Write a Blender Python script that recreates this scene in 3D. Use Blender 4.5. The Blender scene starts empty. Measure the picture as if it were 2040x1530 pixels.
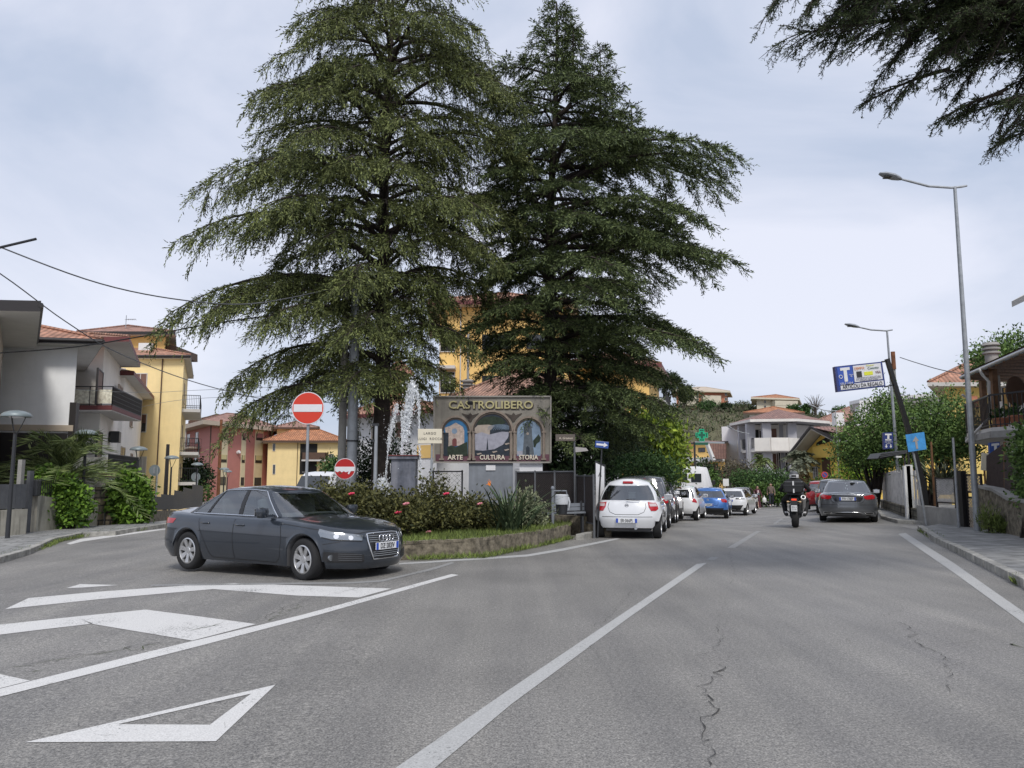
import bpy, bmesh, math, random
import numpy as np
from mathutils import Vector, Matrix
from mathutils.bvhtree import BVHTree
from math import sin, cos, pi, radians, sqrt, atan2, tan, atan
scene = bpy.context.scene
col = scene.collection
# -- camera, sky, sun, exposure
F, CX, CY, HOR, CAMZ = 1560.0, 1020.0, 765.0, 952.0, 1.5
PITCH = atan((HOR - CY) / F)
cam = bpy.data.cameras.new('camera'); camo = bpy.data.objects.new('camera', cam); col.objects.link(camo)
cam.sensor_width = 36; cam.lens = 36 * F / 2040; cam.clip_start = .05; cam.clip_end = 3000
camo.location = (0, 0, CAMZ); camo.rotation_euler = (pi / 2 + PITCH, 0, 0)
scene.camera = camo
scene.render.resolution_x = 1024; scene.render.resolution_y = 768
SUN_EL, SUN_AZ = 50, 168
w = bpy.data.worlds.new('World'); scene.world = w; w.use_nodes = True
nt = w.node_tree; bg = nt.nodes['Background']; bg.inputs['Strength'].default_value = .1
sky = nt.nodes.new('ShaderNodeTexSky'); sky.sky_type = 'NISHITA'; sky.sun_disc = False
sky.sun_elevation = radians(SUN_EL); sky.sun_rotation = radians(SUN_AZ); sky.air_density = 1.2; sky.dust_density = 1.5
tc = nt.nodes.new('ShaderNodeTexCoord'); mp = nt.nodes.new('ShaderNodeMapping')
mp.inputs['Rotation'].default_value = (.15, -.45, .3); mp.inputs['Scale'].default_value = (1.0, 1.1, 2.5)
mp.inputs['Location'].default_value = (.4, .9, .1)
nz = nt.nodes.new('ShaderNodeTexNoise'); nz.inputs['Scale'].default_value = 1.7; nz.inputs['Detail'].default_value = 8
nz.inputs['Roughness'].default_value = .52; nz.inputs['Distortion'].default_value = .55
rp = nt.nodes.new('ShaderNodeValToRGB'); rp.color_ramp.elements[0].position = .38; rp.color_ramp.elements[1].position = .64
rp.color_ramp.elements[0].color = (.45, .51, .64, 1); rp.color_ramp.elements[1].color = (.69, .71, .81, 1)
sc_ = nt.nodes.new('ShaderNodeVectorMath'); sc_.operation = 'SCALE'; sc_.inputs['Scale'].default_value = 10.0
mx = nt.nodes.new('ShaderNodeMix'); mx.data_type = 'RGBA'; mx.inputs[0].default_value = .9
L = nt.links.new
L(tc.outputs['Generated'], mp.inputs[0]); L(mp.outputs[0], nz.inputs['Vector']); L(nz.outputs['Fac'], rp.inputs[0])
L(rp.outputs[0], sc_.inputs[0]); L(sky.outputs[0], mx.inputs[6]); L(sc_.outputs[0], mx.inputs[7]); L(mx.outputs[2], bg.inputs[0])
sun = bpy.data.lights.new('sun', 'SUN'); sun.energy = 1.9; sun.angle = radians(14); sun.color = (1, .96, .9)
suno = bpy.data.objects.new('sun', sun); col.objects.link(suno)
_d = Vector((sin(radians(SUN_AZ)) * cos(radians(SUN_EL)), cos(radians(SUN_AZ)) * cos(radians(SUN_EL)), sin(radians(SUN_EL))))
suno.rotation_euler = _d.to_track_quat('Z', 'Y').to_euler()
scene.view_settings.view_transform = 'Standard'; scene.view_settings.look = 'None'
scene.view_settings.exposure = 0.33; scene.view_settings.gamma = 1
scene.render.engine = 'CYCLES'
scene.cycles.transparent_max_bounces = 24; scene.cycles.max_bounces = 6
RNG = random.Random(7); NP = np.random.RandomState(11)
# -- pixel <-> world, ground heights
def ray(px, py):
 a, b = (px - CX) / F, (CY - py) / F
 return Vector((a, cos(PITCH) - sin(PITCH) * b, sin(PITCH) + cos(PITCH) * b))
def P(px, py, Y):
 r = ray(px, py); return Vector((0, 0, CAMZ)) + r * (Y / r.y)
def cl(v, a, b): return min(max(v, a), b)
def g(x, y):
 z = -.02 * cl(-x - 1, 0, 18) - .028 * cl(y - 28, 0, 40) * cl(-x / 5, 0, 1)
 z -= .027 * cl(y - 22, 0, 18) * cl((.42 * y - x) / 4, 0, 1) * cl((x + 3) / 5, 0, 1)
 z -= .010 * cl(y - 40, 0, 60) * cl((x + 3) / 5, 0, 1)
 return z
def G(px, py, h=0):
 r = ray(px, py); t = 5.0
 for _ in range(60):
  p = Vector((0, 0, CAMZ)) + r * t
  e = p.z - g(p.x, p.y) - h
  t -= e / r.z * .7 if abs(r.z) > 1e-5 else 0
 p = Vector((0, 0, CAMZ)) + r * t
 return p
def GP(px, Y, h=0):
 x = (px - CX) / F * Y * 1.0
 for _ in range(4):
  z = g(x, Y); dcam = Y * cos(PITCH) + (z - CAMZ) * sin(PITCH); x = (px - CX) / F * dcam
 return Vector((x, Y, z + h))
# -- materials
def N(t, k): return t.nodes.new(k)
def mat(name, c, rough=.6, metal=0, spec=.5, var=0, vs=2.0, bump=0, bs=60, coat=0, c2=None, streak=0, sc=(.03, .03, .03), island=0, emit=0, alpha=1, trans=0, uv=False):
 m = bpy.data.materials.new(name); m.use_nodes = True; t = m.node_tree; b = t.nodes['Principled BSDF']
 b.inputs['Roughness'].default_value = rough; b.inputs['Metallic'].default_value = metal
 b.inputs['Specular IOR Level'].default_value = spec; b.inputs['Coat Weight'].default_value = coat; b.inputs['Coat Roughness'].default_value = .04
 b.inputs['Alpha'].default_value = alpha; b.inputs['Transmission Weight'].default_value = trans
 b.inputs['Base Color'].default_value = (*c, 1)
 l = t.links.new; last = None
 if var or bump or streak:
  tc = N(t, 'ShaderNodeTexCoord')
  src = tc.outputs['UV' if uv else 'Object']
 if island:
  gi = N(t, 'ShaderNodeNewGeometry'); r = N(t, 'ShaderNodeValToRGB')
  k = c2 or tuple(x * .4 for x in c)
  r.color_ramp.elements[0].color = (*k, 1); r.color_ramp.elements[1].color = (*c, 1)
  e = r.color_ramp.elements.new(.5); e.color = (*[(x + y) / 2 for x, y in zip(c, k)], 1)
  l(gi.outputs['Random Per Island'], r.inputs[0]); last = r.outputs[0]
 if var:
  n = N(t, 'ShaderNodeTexNoise'); n.inputs['Scale'].default_value = vs; n.inputs['Detail'].default_value = 6; n.inputs['Roughness'].default_value = .65
  l(src, n.inputs['Vector']); r = N(t, 'ShaderNodeValToRGB'); r.color_ramp.elements[0].position = .3; r.color_ramp.elements[1].position = .7
  if last is None:
   d = c2 or tuple(x * (1 - var) for x in c)
   r.color_ramp.elements[0].color = (*d, 1); r.color_ramp.elements[1].color = (*[min(1, x * (1 + var * .5)) for x in c], 1)
   l(n.outputs['Fac'], r.inputs[0]); last = r.outputs[0]
  else:
   r.color_ramp.elements[0].color = (1 - var, 1 - var, 1 - var, 1); r.color_ramp.elements[1].color = (1 + var * .4,) * 3 + (1,)
   q = N(t, 'ShaderNodeMix'); q.data_type = 'RGBA'; q.blend_type = 'MULTIPLY'; q.inputs[0].default_value = 1
   l(n.outputs['Fac'], r.inputs[0]); l(last, q.inputs[6]); l(r.outputs[0], q.inputs[7]); last = q.outputs[2]
 if streak:
  mpn = N(t, 'ShaderNodeMapping'); mpn.inputs['Scale'].default_value = (5, 5, .5)
  n = N(t, 'ShaderNodeTexNoise'); n.inputs['Scale'].default_value = 1.1; n.inputs['Detail'].default_value = 5
  l(tc.outputs['Object'], mpn.inputs[0]); l(mpn.outputs[0], n.inputs['Vector'])
  r = N(t, 'ShaderNodeValToRGB'); r.color_ramp.elements[0].position = .5; r.color_ramp.elements[1].position = .72
  r.color_ramp.elements[0].color = (0, 0, 0, 1); r.color_ramp.elements[1].color = (streak,) * 3 + (1,)
  q = N(t, 'ShaderNodeMix'); q.data_type = 'RGBA'; l(n.outputs['Fac'], r.inputs[0]); l(r.outputs[0], q.inputs[0])
  if last: l(last, q.inputs[6])
  else: q.inputs[6].default_value = (*c, 1)
  q.inputs[7].default_value = (*sc, 1); last = q.outputs[2]
 if last: l(last, b.inputs['Base Color'])
 if bump:
  n = N(t, 'ShaderNodeTexNoise'); n.inputs['Scale'].default_value = bs; n.inputs['Detail'].default_value = 4
  l(src, n.inputs['Vector']); bp = N(t, 'ShaderNodeBump'); bp.inputs['Strength'].default_value = min(1, bump); bp.inputs['Distance'].default_value = .02
  l(n.outputs['Fac'], bp.inputs['Height']); l(bp.outputs[0], b.inputs['Normal'])
 if emit: b.inputs['Emission Color'].default_value = (*c, 1); b.inputs['Emission Strength'].default_value = emit
 return m
def tile_mat(name, c, k=.55, pitch=.24, rows=.36):
 m = mat(name, c, .85, var=.35, vs=1.2); t = m.node_tree; l = t.links.new; b = t.nodes['Principled BSDF']
 uv = N(t, 'ShaderNodeTexCoord'); wv = N(t, 'ShaderNodeTexWave'); wv.wave_type = 'BANDS'; wv.bands_direction = 'X'; wv.inputs['Scale'].default_value = .314 / pitch
 w2 = N(t, 'ShaderNodeTexWave'); w2.bands_direction = 'Y'; w2.wave_profile = 'SAW'; w2.inputs['Scale'].default_value = .314 / rows
 br = N(t, 'ShaderNodeTexBrick'); br.inputs['Color1'].default_value = (.75, .75, .75, 1); br.inputs['Color2'].default_value = (1.15, 1.1, 1.05, 1); br.inputs['Mortar'].default_value = (.5, .5, .5, 1)
 br.inputs['Scale'].default_value = 1; br.inputs['Brick Width'].default_value = pitch; br.inputs['Row Height'].default_value = rows; br.inputs['Mortar Size'].default_value = .012; br.offset = 0
 for n in (wv, w2, br): l(uv.outputs['UV'], n.inputs['Vector'])
 src = b.inputs['Base Color'].links[0].from_socket
 q = N(t, 'ShaderNodeMix'); q.data_type = 'RGBA'; q.blend_type = 'MULTIPLY'; q.inputs[0].default_value = 1
 l(src, q.inputs[6]); l(br.outputs[0], q.inputs[7])
 q2 = N(t, 'ShaderNodeMix'); q2.data_type = 'RGBA'; q2.blend_type = 'MULTIPLY'; q2.inputs[0].default_value = k
 l(q.outputs[2], q2.inputs[6]); l(wv.outputs['Color'], q2.inputs[7]); l(q2.outputs[2], b.inputs['Base Color'])
 ad = N(t, 'ShaderNodeMath'); ad.operation = 'ADD'; l(wv.outputs['Fac'], ad.inputs[0]); l(w2.outputs['Fac'], ad.inputs[1])
 bp = N(t, 'ShaderNodeBump'); bp.inputs['Strength'].default_value = .7; bp.inputs['Distance'].default_value = .05
 l(ad.outputs[0], bp.inputs['Height']); l(bp.outputs[0], b.inputs['Normal'])
 return m
def brick_mat(name, c1, c2, mortar, bw, rh, ms=.015, off=.5, rough=.85, var=.2, bump=.4, uv=True):
 m = mat(name, c1, rough, var=var, vs=1.5); t = m.node_tree; l = t.links.new; b = t.nodes['Principled BSDF']
 uvn = N(t, 'ShaderNodeTexCoord'); br = N(t, 'ShaderNodeTexBrick'); br.offset = off
 for k, v in (('Color1', c1), ('Color2', c2), ('Mortar', mortar)): br.inputs[k].default_value = (*v, 1)
 br.inputs['Scale'].default_value = 1; br.inputs['Brick Width'].default_value = bw; br.inputs['Row Height'].default_value = rh; br.inputs['Mortar Size'].default_value = ms
 l(uvn.outputs['UV' if uv else 'Object'], br.inputs['Vector'])
 n = N(t, 'ShaderNodeTexNoise'); n.inputs['Scale'].default_value = 3; n.inputs['Detail'].default_value = 6; l(uvn.outputs['Object'], n.inputs['Vector'])
 r = N(t, 'ShaderNodeValToRGB'); r.color_ramp.elements[0].color = (1 - var * 2,) * 3 + (1,); r.color_ramp.elements[1].color = (1 + var,) * 3 + (1,)
 r.color_ramp.elements[0].position = .3; r.color_ramp.elements[1].position = .7
 q = N(t, 'ShaderNodeMix'); q.data_type = 'RGBA'; q.blend_type = 'MULTIPLY'; q.inputs[0].default_value = 1
 l(n.outputs['Fac'], r.inputs[0]); l(br.outputs[0], q.inputs[6]); l(r.outputs[0], q.inputs[7]); l(q.outputs[2], b.inputs['Base Color'])
 bp = N(t, 'ShaderNodeBump'); bp.inputs['Strength'].default_value = bump; bp.inputs['Distance'].default_value = .01; bp.invert = True
 l(br.outputs['Fac'], bp.inputs['Height']); l(bp.outputs[0], b.inputs['Normal'])
 return m
def asphalt_mat():
 m = bpy.data.materials.new('asphalt'); m.use_nodes = True; t = m.node_tree; b = t.nodes['Principled BSDF']; l = t.links.new
 b.inputs['Roughness'].default_value = .62; tc = N(t, 'ShaderNodeTexCoord')
 def nz(s, d=3, r=.6, mp=None):
  n = N(t, 'ShaderNodeTexNoise'); n.inputs['Scale'].default_value = s; n.inputs['Detail'].default_value = d; n.inputs['Roughness'].default_value = r
  src = tc.outputs['Object']
  if mp: k = N(t, 'ShaderNodeMapping'); k.inputs['Rotation'].default_value = (0, 0, mp[0]); k.inputs['Scale'].default_value = mp[1]; l(src, k.inputs[0]); src = k.outputs[0]
  l(src, n.inputs['Vector']); return n
 def ramp(n, a, ca, b2, cb):
  r = N(t, 'ShaderNodeValToRGB'); r.color_ramp.elements[0].position = a; r.color_ramp.elements[1].position = b2
  r.color_ramp.elements[0].color = (*ca, 1); r.color_ramp.elements[1].color = (*cb, 1); l(n.outputs['Fac'], r.inputs[0]); return r
 def mul(a, b_):
  q = N(t, 'ShaderNodeMix'); q.data_type = 'RGBA'; q.blend_type = 'MULTIPLY'; q.inputs[0].default_value = 1; l(a.outputs[0], q.inputs[6]) if a.type != 'MIX' else l(a.outputs[2], q.inputs[6]); l(b_.outputs[0], q.inputs[7]); return q
 base = ramp(nz(.35, 6, .6), .3, (.172, .168, .161), .72, (.262, .255, .244))
 sp = ramp(nz(75, 2, .7), .34, (.50, .50, .51), .68, (1.55, 1.53, 1.49))
 sp2 = ramp(nz(28, 2, .7), .35, (.78, .78, .78), .68, (1.25, 1.25, 1.24))
 st = ramp(nz(1.1, 5, .6, (.41, (1.6, .12, 1))), .32, (.84, .84, .85), .66, (1.13, 1.12, 1.1))
 q = mul(mul(mul(base, sp), sp2), st); l(q.outputs[2], b.inputs['Base Color'])
 bn = nz(110, 2, .7); bp = N(t, 'ShaderNodeBump'); bp.inputs['Strength'].default_value = .55; bp.inputs['Distance'].default_value = .008
 l(bn.outputs['Fac'], bp.inputs['Height']); l(bp.outputs[0], b.inputs['Normal'])
 return m
def paint_mat(name, c, worn=.5):
 m = mat(name, c, .7); t = m.node_tree; l = t.links.new; b = t.nodes['Principled BSDF']; tc = N(t, 'ShaderNodeTexCoord')
 n = N(t, 'ShaderNodeTexNoise'); n.inputs['Scale'].default_value = 38; n.inputs['Detail'].default_value = 5; n.inputs['Roughness'].default_value = .75
 n2 = N(t, 'ShaderNodeTexNoise'); n2.inputs['Scale'].default_value = 1.3; n2.inputs['Detail'].default_value = 4
 ad = N(t, 'ShaderNodeMath'); ad.operation = 'MULTIPLY_ADD'; ad.inputs[1].default_value = .45
 l(tc.outputs['Object'], n.inputs['Vector']); l(tc.outputs['Object'], n2.inputs['Vector']); l(n2.outputs['Fac'], ad.inputs[0]); l(n.outputs['Fac'], ad.inputs[2])
 r = N(t, 'ShaderNodeValToRGB'); r.color_ramp.elements[0].position = .42 + worn * .28; r.color_ramp.elements[1].position = .50 + worn * .28
 r.color_ramp.elements[0].color = (.17, .17, .165, 1); r.color_ramp.elements[1].color = (*c, 1)
 l(ad.outputs[0], r.inputs[0])
 q = N(t, 'ShaderNodeMix'); q.data_type = 'RGBA'; q.blend_type = 'MULTIPLY'; q.inputs[0].default_value = .5
 n3 = N(t, 'ShaderNodeTexNoise'); n3.inputs['Scale'].default_value = 90; l(tc.outputs['Object'], n3.inputs['Vector'])
 r3 = N(t, 'ShaderNodeValToRGB'); r3.color_ramp.elements[0].position = .4; r3.color_ramp.elements[1].position = .6; r3.color_ramp.elements[0].color = (.6, .6, .6, 1)
 l(n3.outputs['Fac'], r3.inputs[0]); l(r.outputs[0], q.inputs[6]); l(r3.outputs[0], q.inputs[7]); l(q.outputs[2], b.inputs['Base Color'])
 return m
M = {}
def glassy(name, tint=(.7, .78, .78), refl=.16):
 m = bpy.data.materials.new(name); m.use_nodes = True; t = m.node_tree; t.nodes.remove(t.nodes['Principled BSDF'])
 tr = N(t, 'ShaderNodeBsdfTransparent'); tr.inputs[0].default_value = (*tint, 1); gl = N(t, 'ShaderNodeBsdfGlossy'); gl.inputs['Roughness'].default_value = .02
 lw = N(t, 'ShaderNodeLayerWeight'); lw.inputs[0].default_value = .35; md = N(t, 'ShaderNodeMath'); md.operation = 'MULTIPLY_ADD'; md.inputs[1].default_value = .75; md.inputs[2].default_value = refl
 mxs = N(t, 'ShaderNodeMixShader'); t.links.new(lw.outputs['Fresnel'], md.inputs[0]); t.links.new(md.outputs[0], mxs.inputs[0]); t.links.new(tr.outputs[0], mxs.inputs[1]); t.links.new(gl.outputs[0], mxs.inputs[2])
 t.links.new(mxs.outputs[0], t.nodes['Material Output'].inputs[0]); return m
# -- mesh builder and tagging
class MB:
 def __init__(s): s.v = []; s.f = []; s.m = []
 def add(s, vs, fs, m=0):
  o = len(s.v); s.v += [tuple(v) for v in vs]; s.f += [tuple(i + o for i in f) for f in fs]; s.m += [m] * len(fs); return s
 def box(s, x0, y0, z0, x1, y1, z1, m=0):
  vs = [(x, y, z) for z in (z0, z1) for x, y in ((x0, y0), (x1, y0), (x1, y1), (x0, y1))]
  return s.add(vs, [(0, 3, 2, 1), (4, 5, 6, 7), (0, 1, 5, 4), (1, 2, 6, 5), (2, 3, 7, 6), (3, 0, 4, 7)], m)
 def cbox(s, c, sz, rz=0, m=0, rx=0, ry=0):
  R = Matrix.Rotation(rz, 3, 'Z') @ Matrix.Rotation(ry, 3, 'Y') @ Matrix.Rotation(rx, 3, 'X'); c = Vector(c)
  vs = [c + R @ Vector((x * sz[0] / 2, y * sz[1] / 2, z * sz[2] / 2)) for z in (-1, 1) for x, y in ((-1, -1), (1, -1), (1, 1), (-1, 1))]
  return s.add(vs, [(0, 3, 2, 1), (4, 5, 6, 7), (0, 1, 5, 4), (1, 2, 6, 5), (2, 3, 7, 6), (3, 0, 4, 7)], m)
 def bar(s, a, b, w, h, m=0):
  a, b = Vector(a), Vector(b); d = (b - a).normalized(); u = Vector((0, 0, 1)) if abs(d.z) < .95 else Vector((1, 0, 0))
  sd = d.cross(u).normalized() * w / 2; up = sd.cross(d).normalized() * h / 2
  vs = [p + q for p in (a, b) for q in (-sd - up, sd - up, sd + up, -sd + up)]
  return s.add(vs, [(0, 3, 2, 1), (4, 5, 6, 7), (0, 1, 5, 4), (1, 2, 6, 5), (2, 3, 7, 6), (3, 0, 4, 7)], m)
 def tube(s, pts, r, n=8, m=0, cap=True):
  pts = [Vector(p) for p in pts]; K = len(pts); rs = r if isinstance(r, (list, tuple)) else [r] * K
  vs = []; prev = None
  for i, p in enumerate(pts):
   d = (pts[min(i + 1, K - 1)] - pts[max(i - 1, 0)]).normalized()
   u = prev if prev is not None else (Vector((0, 0, 1)) if abs(d.z) < .9 else Vector((1, 0, 0)))
   a = d.cross(u).normalized(); b = a.cross(d).normalized(); prev = b
   vs += [p + (a * cos(t) + b * sin(t)) * rs[i] for t in [2 * pi * k / n for k in range(n)]]
  fs = [(i * n + k, i * n + (k + 1) % n, (i + 1) * n + (k + 1) % n, (i + 1) * n + k) for i in range(K - 1) for k in range(n)]
  if cap: fs += [tuple(range(n))[::-1], tuple(range((K - 1) * n, K * n))]
  return s.add(vs, fs, m)
 def lathe(s, prof, n=20, c=(0, 0, 0), m=0, axis='Z', sx=1, sy=1, cap=True):
  c = Vector(c); vs = []
  for r, z in prof:
   for k in range(n):
    t = 2 * pi * k / n; q = (r * cos(t) * sx, r * sin(t) * sy, z)
    if axis == 'Y': q = (q[0], q[2], q[1])
    if axis == 'X': q = (q[2], q[0], q[1])
    vs.append(c + Vector(q))
  K = len(prof); fs = [(i * n + k, i * n + (k + 1) % n, (i + 1) * n + (k + 1) % n, (i + 1) * n + k) for i in range(K - 1) for k in range(n)]
  if cap: fs += [tuple(range(n))[::-1], tuple(range((K - 1) * n, K * n))]
  return s.add(vs, fs, m)
 def prism(s, poly, vec, m=0, z=None):
  a = [Vector((*p, z)) if len(p) == 2 else Vector(p) for p in poly]; v = Vector(vec); n = len(a)
  fs = [tuple(range(n))[::-1], tuple(range(n, 2 * n))] + [(i, (i + 1) % n, (i + 1) % n + n, i + n) for i in range(n)]
  return s.add(a + [p + v for p in a], fs, m)
 def xz(s, poly, y0, y1, m=0): return s.prism([(x, y0, z) for x, z in poly], (0, y1 - y0, 0), m)
 def build(s, name, mats, parent=None, smooth=0, bevel=0, recalc=True):
  me = bpy.data.meshes.new(name); me.from_pydata(s.v, [], s.f)
  for mt in (mats if isinstance(mats, (list, tuple)) else [mats]): me.materials.append(M[mt] if isinstance(mt, str) else mt)
  me.polygons.foreach_set('material_index', s.m)
  bm = bmesh.new(); bm.from_mesh(me)
  if recalc: bmesh.ops.recalc_face_normals(bm, faces=bm.faces)
  if smooth:
   for f in bm.faces: f.smooth = True
   for e in bm.edges:
    if len(e.link_faces) == 2 and e.calc_face_angle(0) > radians(smooth): e.smooth = False
  uvl = bm.loops.layers.uv.new('UVMap'); bm.normal_update()
  for f in bm.faces:
   n = f.normal; tx = Vector((-n.y, n.x, 0)); tx = tx.normalized() if tx.length > .05 else Vector((1, 0, 0)); b = n.cross(tx)
   for lp in f.loops: lp[uvl].uv = (lp.vert.co.dot(tx), lp.vert.co.dot(b))
  bm.to_mesh(me); bm.free()
  o = bpy.data.objects.new(name, me); col.objects.link(o)
  if parent: o.parent = parent
  if bevel:
   b = o.modifiers.new('bevel', 'BEVEL'); b.width = bevel; b.segments = 2; b.limit_method = 'ANGLE'; b.angle_limit = radians(40)
  return o
def tag(o, label, cat, group=None, kind=None):
 o['label'] = label; o['category'] = cat
 if group: o['group'] = group
 if kind: o['kind'] = kind
 return o
def struct(o, label=None):
 o['kind'] = 'structure'
 if label: o['label'] = label; o['category'] = o.name.split('.')[0].replace('_', ' ')
 return o
def thing(name, label, cat, loc=(0, 0, 0), rz=0, group=None):
 o = bpy.data.objects.new(name, None); col.objects.link(o); o.empty_display_size = .2
 o.location = loc; o.rotation_euler = (0, 0, rz); return tag(o, label, cat, group)
def fast_mesh(name, V, Fq, mats, parent=None, smooth=False, nper=4):
 me = bpy.data.meshes.new(name); V = np.asarray(V, np.float32); Fq = np.asarray(Fq, np.int32)
 me.vertices.add(len(V)); me.vertices.foreach_set('co', V.ravel()); me.loops.add(Fq.size); me.loops.foreach_set('vertex_index', Fq.ravel())
 me.polygons.add(len(Fq)); me.polygons.foreach_set('loop_start', np.arange(0, Fq.size, nper, dtype=np.int32)); me.polygons.foreach_set('loop_total', np.full(len(Fq), nper, np.int32))
 for mt in (mats if isinstance(mats, (list, tuple)) else [mats]): me.materials.append(M[mt] if isinstance(mt, str) else mt)
 if smooth: me.polygons.foreach_set('use_smooth', np.ones(len(Fq), bool))
 me.update(calc_edges=True); me.validate()
 o = bpy.data.objects.new(name, me); col.objects.link(o)
 if parent: o.parent = parent
 return o
def leaves(name, C, D, ln, wd, mt, parent=None, roll=1.0, fold=False):
 n = len(C); C = np.asarray(C, float); D = np.asarray(D, float); D = D / (np.linalg.norm(D, axis=1, keepdims=True) + 1e-9)
 R = NP.normal(size=(n, 3)) * roll + np.array([0, 0, 1.0]) * (1 - roll); S = np.cross(D, R); S /= (np.linalg.norm(S, axis=1, keepdims=True) + 1e-9)
 ln = (ln * NP.uniform(.65, 1.3, n))[:, None]; wd = (wd * NP.uniform(.7, 1.3, n))[:, None]
 V = np.stack([C, C + D * ln * .45 + S * wd / 2, C + D * ln, C + D * ln * .45 - S * wd / 2], 1).reshape(-1, 3)
 Fq = np.arange(4 * n).reshape(-1, 4)
 return fast_mesh(name, V, Fq, mt, parent)
def text_mesh(body, size, mt, parent=None, name='lettering', loc=(0, 0, 0), rot=(pi / 2, 0, 0), depth=.004, wide=1.0, bold=0, align='CENTER', space=1.0):
 c = bpy.data.curves.new('t', 'FONT'); c.body = body; c.size = size; c.extrude = depth; c.align_x = align; c.align_y = 'CENTER'; c.offset = bold; c.space_character = space; c.resolution_u = 3
 o = bpy.data.objects.new('t', c); col.objects.link(o); dg = bpy.context.evaluated_depsgraph_get(); me = bpy.data.meshes.new_from_object(o.evaluated_get(dg))
 bpy.data.objects.remove(o); me.materials.clear(); me.materials.append(M[mt]); me.name = name
 r = bpy.data.objects.new(name, me); col.objects.link(r)
 if parent: r.parent = parent
 r.location = loc; r.rotation_euler = rot; r.scale = (wide, 1, 1); return r
# == MATERIALS
def mm(n, *a, **k): M[n] = mat(n, *a, **k)
M['asphalt'] = asphalt_mat(); M['paint'] = paint_mat('paint', (.68, .67, .65), .47); M['paint_old'] = paint_mat('paint_old', (.46, .46, .45), .42); M['paint_faint'] = paint_mat('paint_faint', (.31, .31, .305), .5)
mm('earth', (.10, .085, .06), .95, var=.4, vs=1.5, bump=.5, bs=20)
mm('crack', (.05, .048, .045), .95); mm('moss', (.05, .07, .015), .95, var=.5, vs=30)
M['slab'] = brick_mat('slab', (.30, .30, .29), (.25, .25, .245), (.10, .10, .09), .62, .4, .012, var=.2, bump=.3)
mm('kerb', (.38, .37, .34), .85, var=.5, vs=4, bump=.4, bs=30); mm('concrete', (.33, .32, .30), .85, var=.35, vs=1.5, bump=.3, bs=30)
mm('rough_wall', (.22, .19, .14), .95, var=.75, vs=7, bump=1, bs=16, c2=(.035, .03, .02))
mm('stained', (.42, .40, .34), .9, var=.3, vs=2, streak=.95, sc=(.035, .033, .03))
for n, c in dict(white_wall=(.76, .76, .77), grey_white=(.90, .91, .92), cream_wall=(.86, .82, .75), yellow_wall=(.90, .71, .36), ochre=(.76, .53, .12), pink=(.50, .21, .18), cream=(.72, .63, .42), yellow_far=(.84, .62, .20), brick_far=(.50, .20, .12), beige_far=(.62, .56, .44), orange_wall=(.84, .56, .20), villa=(.80, .77, .72), villa_grey=(.42, .42, .45), tan=(.5, .42, .33)).items():
 mm(n, c, .85, var=.10, vs=.8, streak=.10, sc=tuple(x * .6 for x in c), bump=.1, bs=40)
mm('soffit', (.58, .56, .53), .8, var=.1); mm('trim_red', (.16, .045, .045), .6, var=.2); mm('trim_dark', (.028, .024, .024), .5); mm('dark_metal', (.028, .030, .034), .45, spec=.5)
mm('brown', (.10, .055, .035), .6, var=.2); mm('wood', (.20, .10, .045), .65, var=.4, vs=6); mm('wood_dark', (.10, .062, .042), .7, var=.4, vs=5); mm('shutter', (.17, .09, .065), .6, var=.15)
mm('curtain', (.45, .45, .42), .8); mm('shutter_cream', (.55, .48, .25), .7); mm('pink_shutter', (.36, .17, .17), .7)
M['pane'] = mat('pane', (.035, .04, .045), .06, spec=.8); mm('opening_shade', (.015, .014, .013), .8)  # the last one is near-black, shade painted into openings and recesses
M['tile'] = tile_mat('tile', (.50, .27, .19), .28); M['tile_far'] = tile_mat('tile_far', (.40, .235, .19), .2, .3, .4); M['tile_brown'] = tile_mat('tile_brown', (.30, .18, .155), .15, .3, .4); M['tile_orange'] = tile_mat('tile_orange', (.55, .25, .13), .4, .3, .4); M['tile_old'] = tile_mat('tile_old', (.42, .25, .185), .4, .22, .4)
mm('steel', (.42, .44, .46), .4, metal=.6, var=.15, vs=3); mm('galv', (.36, .38, .40), .5, metal=.4, var=.25, vs=5); mm('white_paint', (.75, .75, .74), .5); mm('lamp_grey', (.22, .26, .27), .45, metal=.2)
mm('sign_red', (.62, .045, .02), .35); mm('sign_red2', (.42, .012, .012), .4); mm('sign_white', (.72, .72, .74), .4, var=.06, vs=6); mm('sign_blue', (.03, .08, .30), .4); mm('sign_cyan', (.07, .33, .72), .5, var=.25, vs=6); mm('sign_grey', (.36, .34, .33), .6)
mm('navy', (.035, .055, .20), .4); mm('ink', (.03, .03, .035), .6); mm('cream_sign', (.72, .66, .52), .6, var=.08); mm('sign_brown', (.11, .09, .075), .6); mm('green_led', (.02, .42, .22), .4, emit=.25); mm('green_dark', (.01, .10, .06), .5)
mm('board', (.265, .245, .21), .8, var=.25, vs=2.2, streak=.3, sc=(.10, .09, .075)); mm('board_frame', (.30, .28, .25), .6); mm('arch_a', (.27, .22, .18), .8, var=.3, vs=8); mm('arch_b', (.075, .06, .05), .8, var=.3, vs=8); mm('plum', (.13, .055, .075), .7, var=.3, vs=6)
mm('mural_blue', (.03, .15, .32), .7, var=.3, vs=3); mm('mural_pale', (.22, .30, .40), .7, var=.3, vs=3); mm('mural_stone', (.50, .41, .36), .8, var=.4, vs=14); mm('mural_dark', (.025, .035, .05), .8, var=.4, vs=9); mm('mural_grey', (.34, .34, .40), .8, var=.25, vs=7); mm('mural_cream', (.40, .34, .29), .8, var=.2, vs=7); mm('mural_tree', (.03, .045, .03), .9, var=.5, vs=12); mm('mural_tower', (.11, .13, .15), .8, var=.35, vs=10)
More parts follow.
